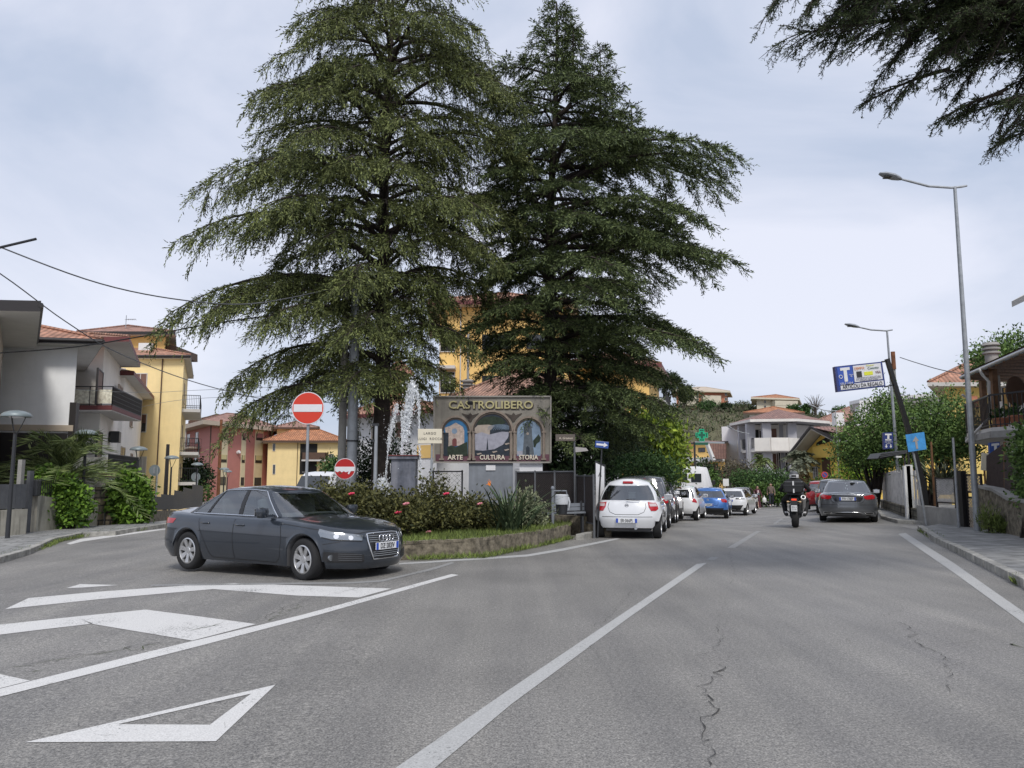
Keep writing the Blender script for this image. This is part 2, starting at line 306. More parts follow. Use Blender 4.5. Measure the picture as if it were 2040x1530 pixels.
mm('gold', (.48, .43, .22), .5, metal=.2); mm('letter_cream', (.72, .64, .52), .6)
mm('pedestal', (.22, .24, .27), .7, var=.3, vs=1.3, streak=.4, sc=(.13, .14, .16))
mm('fence_grey', (.10, .105, .115), .6, var=.2, vs=4); mm('screen_brown', (.05, .032, .027), .9, var=.3, vs=9, bump=.5, bs=70); mm('picket', (.62, .60, .58), .7, var=.3, vs=4)
mm('terracotta', (.38, .15, .085), .85, var=.2, vs=6); mm('rust', (.22, .09, .045), .9, var=.5, vs=4)
M['stone'] = brick_mat('stone', (.40, .33, .22), (.24, .21, .17), (.10, .09, .08), .34, .27, .03, .37, var=.35, bump=.9)
M['stone_wall'] = brick_mat('stone_wall', (.20, .18, .13), (.13, .12, .09), (.05, .045, .035), .3, .2, .02, .4, var=.4, bump=.9)
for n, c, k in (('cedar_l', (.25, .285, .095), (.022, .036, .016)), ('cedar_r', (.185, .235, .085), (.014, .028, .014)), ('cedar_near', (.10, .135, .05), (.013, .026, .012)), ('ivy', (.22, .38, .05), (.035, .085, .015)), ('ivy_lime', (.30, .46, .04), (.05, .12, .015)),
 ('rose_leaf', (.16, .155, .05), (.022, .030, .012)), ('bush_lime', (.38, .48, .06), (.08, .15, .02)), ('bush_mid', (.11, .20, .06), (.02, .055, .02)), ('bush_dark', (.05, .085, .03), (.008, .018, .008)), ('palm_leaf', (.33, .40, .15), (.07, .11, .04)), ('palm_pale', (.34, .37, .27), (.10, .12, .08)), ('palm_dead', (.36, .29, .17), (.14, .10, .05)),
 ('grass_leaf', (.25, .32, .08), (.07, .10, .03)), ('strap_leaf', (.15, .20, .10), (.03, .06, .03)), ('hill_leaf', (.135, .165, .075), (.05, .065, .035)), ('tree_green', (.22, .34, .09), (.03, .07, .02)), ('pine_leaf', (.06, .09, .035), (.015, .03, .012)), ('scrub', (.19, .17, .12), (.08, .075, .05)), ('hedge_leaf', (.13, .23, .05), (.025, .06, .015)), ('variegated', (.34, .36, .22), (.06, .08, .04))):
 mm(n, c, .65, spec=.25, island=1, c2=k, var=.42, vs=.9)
for n in ('ivy', 'ivy_lime', 'bush_lime', 'tree_green', 'grass_leaf', 'hedge_leaf', 'cedar_l', 'cedar_r', 'rose_leaf', 'bush_mid'):
 M[n].node_tree.nodes['Principled BSDF'].inputs['Subsurface Weight'].default_value = 0
mm('bark', (.045, .034, .028), .95, var=.5, vs=6, bump=1, bs=18); mm('bark_pale', (.13, .11, .09), .95, var=.4, vs=5, bump=.6, bs=20); mm('twig', (.10, .085, .07), .9)
mm('rose', (.75, .05, .12), .5); mm('rose_pink', (.75, .28, .32), .5); mm('orange_flower', (.85, .25, .03), .5); mm('dandelion', (.75, .55, .03), .6)
mm('skin', (.50, .31, .23), .55); mm('hair_dark', (.02, .014, .012), .6); mm('hair_grey', (.45, .42, .40), .7)
mm('cloth_black', (.012, .012, .014), .8); mm('cloth_navy', (.02, .022, .035), .85); mm('denim', (.07, .10, .16), .85, var=.2, vs=8); mm('cloth_maroon', (.075, .018, .03), .85); mm('cloth_brown', (.12, .09, .08), .85, var=.2, vs=12); mm('cloth_pink', (.55, .42, .42), .8); mm('cloth_taupe', (.16, .12, .10), .85, var=.3, vs=10); mm('shoe_white', (.6, .6, .6), .6)
mm('plastic_bag', (.55, .57, .6), .35, spec=.6); mm('black_plastic', (.015, .015, .016), .4); mm('rubber', (.016, .016, .017), .85, var=.2, vs=20)
# == GROUND AND ROADS
def draped(name, pts, h, mt, hs=None, step=1.0, sides=None):
 """flat polygon (plan points) cut on the terrain's 1 m grid and laid h above it; sides = depth of a skirt"""
 bm = bmesh.new(); vs = [bm.verts.new((p[0], p[1], 0)) for p in pts]; f = bm.faces.new(vs)
 if hs: pass
 xs = [p[0] for p in pts]; ys = [p[1] for p in pts]
 for a, lo, hi in ((0, min(xs), max(xs)), (1, min(ys), max(ys))):
  k = math.ceil(lo / step + 1e-6)
  while k * step < hi - 1e-6:
   no = (1, 0, 0) if a == 0 else (0, 1, 0); co = (k * step, 0, 0) if a == 0 else (0, k * step, 0)
   bmesh.ops.bisect_plane(bm, geom=bm.verts[:] + bm.edges[:] + bm.faces[:], plane_co=co, plane_no=no); k += 1
 for v in bm.verts: v.co.z = g(v.co.x, v.co.y) + h
 if sides:
  be = [e for e in bm.edges if len(e.link_faces) == 1]
  r = bmesh.ops.extrude_edge_only(bm, edges=be)
  for v in [q for q in r['geom'] if isinstance(q, bmesh.types.BMVert)]: v.co.z -= sides
 bmesh.ops.recalc_face_normals(bm, faces=bm.faces)
 up = sum(f.normal.z * f.calc_area() for f in bm.faces)
 if up < 0: bmesh.ops.reverse_faces(bm, faces=bm.faces)
 uvl = bm.loops.layers.uv.new('UVMap')
 for f in bm.faces:
  for lp in f.loops: c = lp.vert.co; lp[uvl].uv = (c.x * .92 + c.y * .39, -c.x * .39 + c.y * .92)
 me = bpy.data.meshes.new(name); bm.to_mesh(me); bm.free(); me.materials.append(M[mt]); o = bpy.data.objects.new(name, me); col.objects.link(o); return o
def join(name, obs):
 ms = [o.data for o in obs]; bm = bmesh.new()
 for m_ in ms: bm.from_mesh(m_)
 me = bpy.data.meshes.new(name); bm.to_mesh(me); bm.free(); me.materials.append(ms[0].materials[0])
 for o in obs: bpy.data.objects.remove(o)
 o = bpy.data.objects.new(name, me); col.objects.link(o); return o
def gxy(pts): return [tuple(G(*p))[:2] for p in pts]
xs = [-1500, -600, -200, -90] + list(range(-50, 81)) + [140, 300, 700, 1500]; ys = [-300, -60] + list(range(-12, 111)) + [200, 500, 1500]
GV = [(x, y, g(cl(x, -50, 80), cl(y, -12, 110)) - .012) for y in ys for x in xs]; nx = len(xs)
GF = [(j * nx + i, j * nx + i + 1, (j + 1) * nx + i + 1, (j + 1) * nx + i) for j in range(len(ys) - 1) for i in range(nx - 1)]
struct(fast_mesh('ground', GV, GF, 'earth'))
struct(draped('road', [(-40, -12), (70, -12), (70, 100), (-40, 100)], 0, 'asphalt'))
cen = G(1397, 1123); 
def marks(name, polys, mt='paint', h=.004): return struct(join(name, [draped('m', gxy(p), h, mt) for p in polys]))
marks('edge_line', [[(-260, 1440), (0, 1373), (300, 1298), (600, 1226), (900, 1144), (914, 1146), (640, 1224), (400, 1287), (200, 1338), (0, 1389), (-260, 1462)]])
marks('yield_triangle', [[(50, 1480), (549, 1365), (495, 1381), (235, 1445), (427, 1445 + 33)][:0] or [(50, 1480), (549, 1365), (500, 1383), (235, 1444)], [(50, 1480), (235, 1444), (418, 1445), (430, 1478)], [(549, 1365), (430, 1478), (418, 1445), (500, 1383)]], 'paint')
marks('chevron_markings', [[(-300, 1275), (0, 1245), (150, 1229), (185, 1243), (90, 1254), (0, 1265), (-300, 1300)], [(150, 1229), (290, 1215), (400, 1229), (510, 1244), (383, 1277), (180, 1243)][0:6],
 [(10, 1214), (57, 1192), (200, 1179), (385, 1166), (425, 1174), (200, 1194)], [(385, 1166), (465, 1162), (600, 1167), (780, 1173), (715, 1191), (590, 1187), (425, 1174)],
 [(-200, 1318), (0, 1344), (60, 1357), (0, 1372), (-150, 1412)], [(132, 1172), (160, 1164), (236, 1166), (165, 1171)]])
marks('lane_line', [[(300, 1165), (600, 1161), (700, 1160), (760, 1156), (860, 1132), (900, 1120), (906, 1122), (866, 1135), (764, 1159), (700, 1163), (300, 1168)]], 'paint_faint')
marks('kerbside_line', [[(795, 1122), (850, 1119), (965, 1111), (1050, 1105), (1120, 1093), (1230, 1072), (1236, 1074), (1125, 1097), (1052, 1109), (965, 1115), (850, 1122), (795, 1125)]], 'paint_old')
marks('street_edge_line', [[(132, 1083), (160, 1074), (235, 1064), (330, 1053), (330, 1055), (238, 1068), (165, 1079), (140, 1085)]], 'paint')
marks('centre_line', [[(590, 1700), (790, 1530), (1020, 1371), (1200, 1250), (1388, 1124), (1408, 1122), (1250, 1233), (1020, 1403), (868, 1530), (690, 1700)]], 'paint_old')
marks('centre_dashes', [[(1407, 1116), (1416, 1110), (1432, 1110), (1424, 1116)], [(1448, 1092), (1508, 1058), (1516, 1059), (1464, 1092)], [(1540, 1044), (1556, 1033), (1560, 1034), (1546, 1044)]], 'paint_faint')
marks('right_edge_line', [[(1789, 1064), (1804, 1062), (1900, 1122), (2040, 1220), (2300, 1400), (2300, 1440), (2040, 1243), (1900, 1141)]], 'paint_old')
def crack(pts, w=.012, jit=.06, n=17, mt='crack'):
 ws = [G(*p) for p in pts]; out = []
 for a, b in zip(ws[:-1], ws[1:]):
  L_ = (b - a).length; k = max(3, int(L_ * n))
  out += [a.lerp(b, i / k) + Vector((RNG.gauss(0, jit), RNG.gauss(0, jit), 0)) * .75 for i in range(k)]
 out.append(ws[-1]); V_ = []; F_ = []
 for i, p in enumerate(out):
  d = (out[min(i + 1, len(out) - 1)] - out[max(0, i - 1)]); d.z = 0; d.normalize(); q = Vector((-d.y, d.x, 0)); ww = w * .48 * RNG.uniform(.15, 1) * (.2 if i in (0, len(out) - 1) else 1)
  for s in (-1, 1): e = p + q * ww * s / 2; V_.append((e.x, e.y, g(e.x, e.y) + .0075))
 F_ = [(2 * i, 2 * i + 1, 2 * i + 3, 2 * i + 2) for i in range(len(out) - 1)]
 return V_, F_
cm = MB()
for pts, w, j in [([(1420, 1530), (1410, 1470), (1395, 1440), (1432, 1420), (1400, 1370), (1445, 1328)], .026, .035), ([(1445, 1330), (1425, 1323)], .02, .03), ([(1380, 1310), (1415, 1300), (1438, 1275), (1425, 1245)], .012, .03), ([(1430, 1230), (1448, 1195), (1422, 1184)], .008, .03), ([(1455, 1165), (1462, 1140), (1453, 1098)], .010, .03),
 ([(1805, 1242), (1822, 1278), (1880, 1310), (1895, 1340), (1910, 1356)], .018, .035), ([(1800, 1212), (1760, 1230)], .01, .05), ([(1888, 1360), (1893, 1380)], .012, .04), ([(1730, 1120), (1750, 1116), (1746, 1135)], .01, .03), ([(1505, 1335), (1640, 1342), (1880, 1348)], .009, .03), ([(1875, 1285), (1970, 1275), (2040, 1288)], .008, .03),
 ([(1040, 1140), (1110, 1144), (1250, 1154)], .014, .03), ([(1235, 1095), (1180, 1117), (1130, 1134)], .012, .03), ([(1260, 1175), (1215, 1230), (1180, 1250)], .01, .04), ([(1680, 1058), (1735, 1059)], .018, .01), ([(1280, 1463), (1290, 1464)], .02, .01), ([(1800, 1498), (1870, 1505)], .012, .02),
 ([(0, 1330), (120, 1312), (330, 1280)], .022, .05), ([(400, 1250), (510, 1238), (595, 1200), (640, 1190), (760, 1160)], .016, .05), ([(0, 1155), (210, 1142), (350, 1133)], .018, .04), ([(0, 1185), (150, 1168), (260, 1155), (350, 1130)], .012, .05), ([(140, 1138), (340, 1100), (345, 1095)], .012, .05), ([(0, 1210), (300, 1208), (560, 1206)], .008, .04), ([(20, 1196), (50, 1200)], .02, .05), ([(130, 1125), (200, 1110), (330, 1098)], .01, .05), ([(740, 1165), (800, 1150), (890, 1128)], .01, .03)]:
 cm.add(*crack(pts, w, j))
for _ in range(60):
 a = (RNG.uniform(-100, 2040), RNG.uniform(1110, 1500)); cm.add(*crack([a, (a[0] + RNG.uniform(-40, 40), a[1] + RNG.uniform(-8, 14))], .007, .035))
struct(cm.build('road_cracks', 'crack', recalc=False))
mo = MB()
for pts, w, j in [([(330, 1282), (20, 1331)], .03, .05), ([(530, 1238), (600, 1205)], .03, .05), ([(380, 1257), (445, 1243)], .03, .04), ([(2000, 1283), (2040, 1292)], .05, .06), ([(60, 1340), (90, 1335)], .04, .04)]:
 mo.add(*crack(pts, w, j))
struct(mo.build('crack_moss', 'moss', recalc=False))
# -- pavements and kerbs
def kerb_run(name, pts, mt='kerb', h=.13, wd=.15, L_=.9, z=None, plan=False, flip=1):
 """kerb stones along ground pixels: each stone a bevelled block of one mesh"""
 ws = [Vector((*p, g(*p))) for p in pts] if plan else [G(*p) for p in pts]; mb = MB()
 for a, b in zip(ws[:-1], ws[1:]):
  d = b - a; n = max(1, round(d.length / L_))
  for i in range(n):
   p, q = a + d * (i / n + .006), a + d * ((i + 1) / n - .006); u = (q - p).normalized(); sd = Vector((u.y, -u.x, 0)) * wd * flip
   j = RNG.uniform(-.006, .006); up = Vector((0, 0, h + j))
   for e in (p, q): e.z = g(e.x, e.y)
   lo = Vector((0, 0, -.05)); vs = [p + lo, q + lo, q + sd + lo, p + sd + lo, p + up, q + up, q + sd + up, p + sd + up]
   mb.add(vs, [(0, 3, 2, 1), (4, 5, 6, 7), (0, 1, 5, 4), (1, 2, 6, 5), (2, 3, 7, 6), (3, 0, 4, 7)])
 return struct(mb.build(name, mt, bevel=.012))
struct(draped('pavement', gxy([(1834, 1058), (1864, 1078), (1905, 1098), (2040, 1168), (2400, 1350)]) + [(14.5, 9), (16.5, 15), (15.2, 20), (13.6, 22.6)] + gxy([(1900, 1047)]), .115, 'slab', sides=.14))
kerb_run('kerb', [(1828, 1055), (1860, 1080), (1905, 1102), (2040, 1173), (2400, 1362)], flip=-1)
rp2 = gxy([(1746, 1013), (1756, 1030), (1790, 1041), (1850, 1044), (1930, 1044)])
struct(draped('pavement', rp2 + [(19.2, 30), (22, 38), (30, 56), (27.5, 57), (17.4, 34.5)], .1, 'slab', sides=.13))
kerb_run('kerb', [(1905, 1046), (1850, 1046), (1788, 1043), (1756, 1034), (1742, 1014)], h=.12, L_=.6, flip=1)
struct(draped('driveway', gxy([(1790, 1048), (1932, 1050), (1890, 1056), (1832, 1057)]), .005, 'concrete'))
struct(draped('pavement', gxy([(-300, 1175), (0, 1120), (60, 1102), (84, 1090), (108, 1079), (165, 1068), (230, 1064), (280, 1056), (330, 1049), (402, 1030), (398, 1024), (340, 1034), (290, 1046), (222, 1052), (120, 1060), (0, 1073), (-300, 1110)]), .115, 'slab', sides=.14))
kerb_run('kerb', [(-300, 1180), (0, 1123), (60, 1105), (84, 1094), (108, 1082), (165, 1070), (230, 1067), (280, 1058), (330, 1051), (402, 1032)], flip=-1)
ISL = [(-2.9, 15.0), (-2.3, 14.75), (-.7, 15.25), (.55, 17.3), (1.42, 19.7)]
ISL2 = [(1.5, 20.3), (1.7, 25.5), (-6.3, 26.5), (-5.6, 21), (-4.6, 17.2), (-3.4, 15.3)]
def islz(x, y): return g(x, y) + .30
pw = MB(); pts = [Vector((*p, 0)) for p in ISL + ISL2]; n = len(pts)
for i in range(n):
 a, b = pts[i], pts[(i + 1) % n]; K = max(2, int((b - a).length / .25))
 for j in range(K):
  p, q = a.lerp(b, j / K), a.lerp(b, (j + 1) / K); u = (q - p).normalized(); sd = Vector((-u.y, u.x, 0)) * .2
  jj = [RNG.uniform(-.012, .012) for _ in range(2)]
  vs = [Vector((e.x, e.y, g(e.x, e.y) + z)) for z in (-.05, .34) for e in (p, q, q + sd, p + sd)]
  pw.add(vs, [(0, 3, 2, 1), (4, 5, 6, 7), (0, 1, 5, 4), (1, 2, 6, 5), (2, 3, 7, 6), (3, 0, 4, 7)])
o = pw.build('planter_wall', 'rough_wall'); bm = bmesh.new(); bm.from_mesh(o.data); bmesh.ops.remove_doubles(bm, verts=bm.verts, dist=.004)
for v in bm.verts: v.co += Vector((RNG.gauss(0, .008), RNG.gauss(0, .008), RNG.gauss(0, .006)))
bm.to_mesh(o.data); bm.free()
tag(o, 'low rough mossy concrete wall round the planted island in the middle of the junction', 'planter wall')
struct(draped('soil', [tuple(p) for p in ISL + ISL2], .29, 'earth'))
kerb_run('kerb', [(1.55, 19.4), (2.05, 20.6), (2.5, 24)], plan=True, h=.14, wd=.2)
def inside(x, y, poly):
 c = False; j = len(poly) - 1
 for i in range(len(poly)):
  if (poly[i][1] > y) != (poly[j][1] > y) and x < (poly[j][0] - poly[i][0]) * (y - poly[i][1]) / (poly[j][1] - poly[i][1]) + poly[i][0]: c = not c
  j = i
 return c
C_ = []; D_ = []
while len(C_) < 20000:
 x, y = RNG.uniform(-5, 2), RNG.uniform(14.7, 22)
 if inside(x, y, ISL + ISL2) and RNG.random() < (1 if y < 20 else .4):
  C_.append((x, y, g(x, y) + .29)); D_.append((RNG.gauss(0, .4), RNG.gauss(0, .4), 1))
tag(leaves('grass', C_, D_, .12, .013, 'grass_leaf'), 'bright green grass growing along the edge of the planted island', 'grass', kind='stuff')
C_ = []; D_ = []
def weeds(pix, n, spread, hh=.1, px2=None):
 for i in range(n):
  t = RNG.random() * (len(pix) - 1); k = int(t); p = G(*pix[k]).lerp(G(*pix[k + 1]), t - k)
  x, y = p.x + RNG.gauss(0, spread), p.y + RNG.gauss(0, spread); C_.append((x, y, g(x, y) + .0)); D_.append((RNG.gauss(0, .6), RNG.gauss(0, .6), 1))
weeds([(0, 1116), (84, 1092), (110, 1081), (165, 1070)], 1500, .08); weeds([(180, 1066), (280, 1057)], 900, .12); weeds([(1838, 1060), (1880, 1080)], 700, .06); weeds([(2020, 1160), (2040, 1168)], 200, .04); weeds([(1990, 1065), (2040, 1060)], 300, .1)
weeds([(820, 1117), (965, 1112), (1080, 1088), (1138, 1074)], 1500, .035)
tag(leaves('weeds', C_, D_, .13, .016, 'grass_leaf'), 'thin green weeds growing out of the kerb and wall joints', 'weeds', kind='stuff')
# == CARS
def carpaint(n, c, metal=.0, rough=.35):
 m = mat(n, c, rough, metal=metal, coat=1.0, spec=.5, var=.06, vs=2); m.node_tree.nodes['Principled BSDF'].inputs['Coat Roughness'].default_value = .03; M[n] = m
carpaint('paint_audi', (.022, .029, .040), .25, .3); carpaint('paint_white', (.72, .73, .75)); carpaint('paint_grey', (.10, .105, .115), .5); carpaint('paint_black', (.018, .018, .022), .3); carpaint('paint_blue', (.055, .17, .48), .3); carpaint('paint_merc', (.17, .18, .195), .65, .3); carpaint('paint_red', (.30, .012, .02), .2); carpaint('paint_silver', (.35, .36, .38), .6)
M['car_glass'] = glassy('car_glass', (.80, .90, .90), .22); M['car_glass_dark'] = glassy('car_glass_dark', (.18, .20, .22), .22)
mm('chrome', (.72, .73, .75), .14, metal=1); mm('alloy', (.62, .62, .62), .32, metal=.8, var=.2, vs=20); mm('hub_dark', (.03, .03, .032), .6); mm('interior', (.10, .10, .105), .8); mm('seat_fabric', (.16, .16, .165), .85)
mm('tail_red', (.42, .012, .018), .15, coat=.8); mm('tail_clear', (.55, .45, .45), .15, coat=.8); mm('head_lamp', (.30, .32, .34), .12, metal=.7, coat=1); mm('lamp_bulb', (.80, .82, .85), .1, metal=.3, coat=1); mm('plate_white', (.72, .73, .74), .45); mm('plate_blue', (.02, .07, .42), .45); mm('lamp_amber', (.8, .55, .3), .3)
def interp(tab, x):
 if not isinstance(tab, (list, tuple)): return tab
 tab = sorted(tab)
 if x <= tab[0][0]: return tab[0][1]
 for (a, b), (c, d) in zip(tab[:-1], tab[1:]):
  if x <= c:
   t = (x - a) / (c - a); return b + (d - b) * t
 return tab[-1][1]
def sinterp(tab, x, r=.10):
 if not isinstance(tab, (list, tuple)): return tab
 return sum(interp(tab, x + r * k) for k in (-1, -.5, 0, .5, 1)) / 5
def resample(pts, n):
 d = [0]
 for a, b in zip(pts[:-1], pts[1:]): d.append(d[-1] + math.dist(a, b))
 out = []; j = 0
 for i in range(n + 1):
  t = d[-1] * i / n
  while j < len(d) - 2 and d[j + 1] < t: j += 1
  f = (t - d[j]) / max(1e-9, d[j + 1] - d[j]); out.append((pts[j][0] + (pts[j + 1][0] - pts[j][0]) * f, pts[j][1] + (pts[j + 1][1] - pts[j][1]) * f))
 return out
def quarter(x_end, w, Lc, n, N):
 return resample([(x_end - Lc + Lc * cos(t) ** (2 / n), w * sin(t) ** (2 / n)) for t in [pi / 2 * k / 160 for k in range(161)]], N)
def outline(xf, xr, w, Lf, nf, Lr, nr, NF=46, NM=84, NR=46):
 a = quarter(xf, w, Lf, nf, NF); c = quarter(xr, w, -Lr, nr, NR)[::-1]
 xa, xc = a[-1][0], c[0][0]
 return a + [(xa + (xc - xa) * i / NM, w) for i in range(1, NM)] + c
class Decal:
 def __init__(s, V, F_, ring=None):
  s.ring = {}
  if ring:
   for nm, r in (('wf', ring), ('wr', ring[::-1])):
    d = [0]
    for a, b in zip(r[:-1], r[1:]): d.append(d[-1] + math.dist(a, b))
    s.ring[nm] = (r, d)
  s.b = BVHTree.FromPolygons([Vector(v) for v in V], F_)
 def cast(s, e, d, off, fb=None):
  h = s.b.ray_cast(e - d * 4, d, 8)
  return (h[0] - d * off) if h[0] is not None else (fb if fb is not None else None)
 def frame(s, mode):
  if mode == 'front': return Vector((-1, 0, 0)), Vector((0, 1, 0))
  if mode == 'rear': return Vector((1, 0, 0)), Vector((0, 1, 0))
  if mode == 'left': return Vector((0, -1, 0)), Vector((1, 0, 0))
  if mode == 'right': return Vector((0, 1, 0)), Vector((1, 0, 0))
  d = Vector(mode).normalized(); e = Vector((-d.y, d.x, 0)).normalized(); return d, e
 def wrap(s, a, z, mode, off):
  r, d = s.ring[mode]; sd = 1 if a >= 0 else -1; a = abs(a); j = 0
  while j < len(d) - 2 and d[j + 1] < a: j += 1
  f = (a - d[j]) / (d[j + 1] - d[j]); x = r[j][0] + (r[j + 1][0] - r[j][0]) * f; y = r[j][1] + (r[j + 1][1] - r[j][1]) * f
  q, p = r[min(len(r) - 1, j + 4)], r[max(0, j - 4)]; t = Vector((q[0] - p[0], q[1] - p[1])).normalized(); n = Vector((-t.y, t.x, 0))
  if n.dot(Vector((x, y, 0))) < 0: n = -n
  if a < .03: n = Vector((1 if mode == 'wf' else -1, 0, 0))
  o = Vector((x, y * sd, z)); n = Vector((n.x, n.y * sd, 0)); h = s.b.ray_cast(o + n * .8, -n, 2)
  return (h[0] + n * off if h[0] is not None else None), -n
 def at(s, a, z, mode, off):
  if mode in s.ring: return s.wrap(a, z, mode, off)
  d, e1 = s.frame(mode); return s.cast(e1 * a + Vector((0, 0, z)), d, off), d
 def patch(s, mb, poly, mode, off=.004, m=0, th=.012, grid=.035):
  """polygon in (e1, z) cast along direction onto the body; if oblique, e1 is measured on the axis square to it"""
  d, e1 = (Vector((0, 0, 0)), Vector((0, 1, 0))) if mode in s.ring else s.frame(mode); bm = bmesh.new(); bm.faces.new([bm.verts.new((a, b, 0)) for a, b in poly])
  for ax in (0, 1):
   lo, hi = min(p[ax] for p in poly), max(p[ax] for p in poly); k = math.ceil(lo / grid)
   while k * grid < hi:
    bmesh.ops.bisect_plane(bm, geom=bm.verts[:] + bm.edges[:] + bm.faces[:], plane_co=(k * grid if ax == 0 else 0, k * grid if ax else 0, 0), plane_no=(1 - ax, ax, 0)); k += 1
  bmesh.ops.triangulate(bm, faces=[f for f in bm.faces if len(f.verts) > 4])
  cs = {}; dn = {}
  for v in bm.verts: cs[v], dn[v] = s.at(v.co.x, v.co.y, mode, off)
  known = [p for p in cs.values() if p is not None]
  if not known: bm.free(); return
  for v, p in cs.items():
   if p is None:
    q = e1 * v.co.x + Vector((0, 0, v.co.y)); k = min(known, key=lambda r: (r - q - d * (r - q).dot(d)).length); cs[v] = q + d * (k - q).dot(d)
  idx = {v: i for i, v in enumerate(bm.verts)}; vs = [cs[v] for v in bm.verts]; fs = [tuple(idx[v] for v in f.verts) for f in bm.faces]; n = len(vs)
  be = [(idx[e.verts[0]], idx[e.verts[1]]) for e in bm.edges if len(e.link_faces) == 1]
  dl = [dn[v] for v in idx]; mb.add(vs + [v + q_ * th for v, q_ in zip(vs, dl)], fs + [(a, b, b + n, a + n) for a, b in be], m); bm.free()
 def line(s, mb, pts, mode, w=.011, off=.0025, m=0, step=.04):
  P_ = []
  for a, b in zip(pts[:-1], pts[1:]):
   k = max(1, int(math.dist(a, b) / step)); P_ += [(a[0] + (b[0] - a[0]) * i / k, a[1] + (b[1] - a[1]) * i / k) for i in range(k)]
  P_.append(pts[-1]); vs = []
  for i, p in enumerate(P_):
   q, r = P_[max(0, i - 1)], P_[min(len(P_) - 1, i + 1)]; t = Vector((r[0] - q[0], r[1] - q[1])).normalized(); nn = Vector((-t.y, t.x)) * w / 2
   for sg in (-1, 1):
    c = s.at(p[0] + nn.x * sg, p[1] + nn.y * sg, mode, off)[0]; vs.append(c)
  for i, v in enumerate(vs):
   if v is None: vs[i] = next((x for x in vs[i:] + vs[:i][::-1] if x is not None), Vector())
  mb.add(vs, [(2 * i, 2 * i + 1, 2 * i + 3, 2 * i + 2) for i in range(len(P_) - 1)], m)
def make_wheel(root, x, y, R, W, rimr, spokes, steer=0, style='alloy', twin=False):
 wh = bpy.data.objects.new('wheel', None); col.objects.link(wh); wh.parent = root; wh.location = (x, y, R); wh.rotation_euler = (0, 0, steer + (pi if y > 0 else 0))
 t = MB(); h = W / 2
 t.lathe([(rimr, -h * .86), (rimr + (R - rimr) * .35, -h), (R - .03, -h * .98), (R - .008, -h * .8), (R, -h * .5), (R, h * .5), (R - .008, h * .8), (R - .03, h), (rimr, h * .9)], 40, axis='Y', cap=False)
 t.build('tyre', 'rubber', wh, smooth=45)
 r = MB(); r.lathe([(rimr + .006, -h * .88), (rimr - .012, -h * .95), (rimr - .022, -h * .75), (rimr - .03, h * .5)], 36, axis='Y', cap=False)
 n = spokes
 for k in range(n):
  a = 2 * pi * k / n + .2
  for o in ((-.5, .5) if twin else (0,)):
   ca, sa = cos(a), sin(a); u = Vector((ca, 0, sa)); v = Vector((-sa, 0, ca)); w0, w1 = (.028, .042) if not twin else (.014, .02)
   c0 = v * o * .035; c1 = v * o * (.085 if twin else 0); y0, y1 = -h * .72, -h * .88
   pts = [u * .05 + c0 - v * w0, u * .05 + c0 + v * w0, u * (rimr - .01) + c1 + v * w1, u * (rimr - .01) + c1 - v * w1]
   vs = [p + Vector((0, yy, 0)) for p, yy in zip(pts, (y0, y0, y1, y1))]; vs += [q + Vector((0, .03, 0)) for q in vs]
   r.add(vs, [(0, 1, 2, 3), (7, 6, 5, 4), (0, 4, 5, 1), (1, 5, 6, 2), (2, 6, 7, 3), (3, 7, 4, 0)])
 r.lathe([(.0, -h * .80), (.05, -h * .80), (.062, -h * .70), (.062, -h * .4)], 20, axis='Y')
 r.build('rim', style, wh, smooth=35)
 b = MB(); b.lathe([(.0, -h * .3), (rimr - .02, -h * .3), (rimr - .02, h * .5), (0, h * .5)], 24, axis='Y'); b.build('brake', 'hub_dark', wh)
 return wh
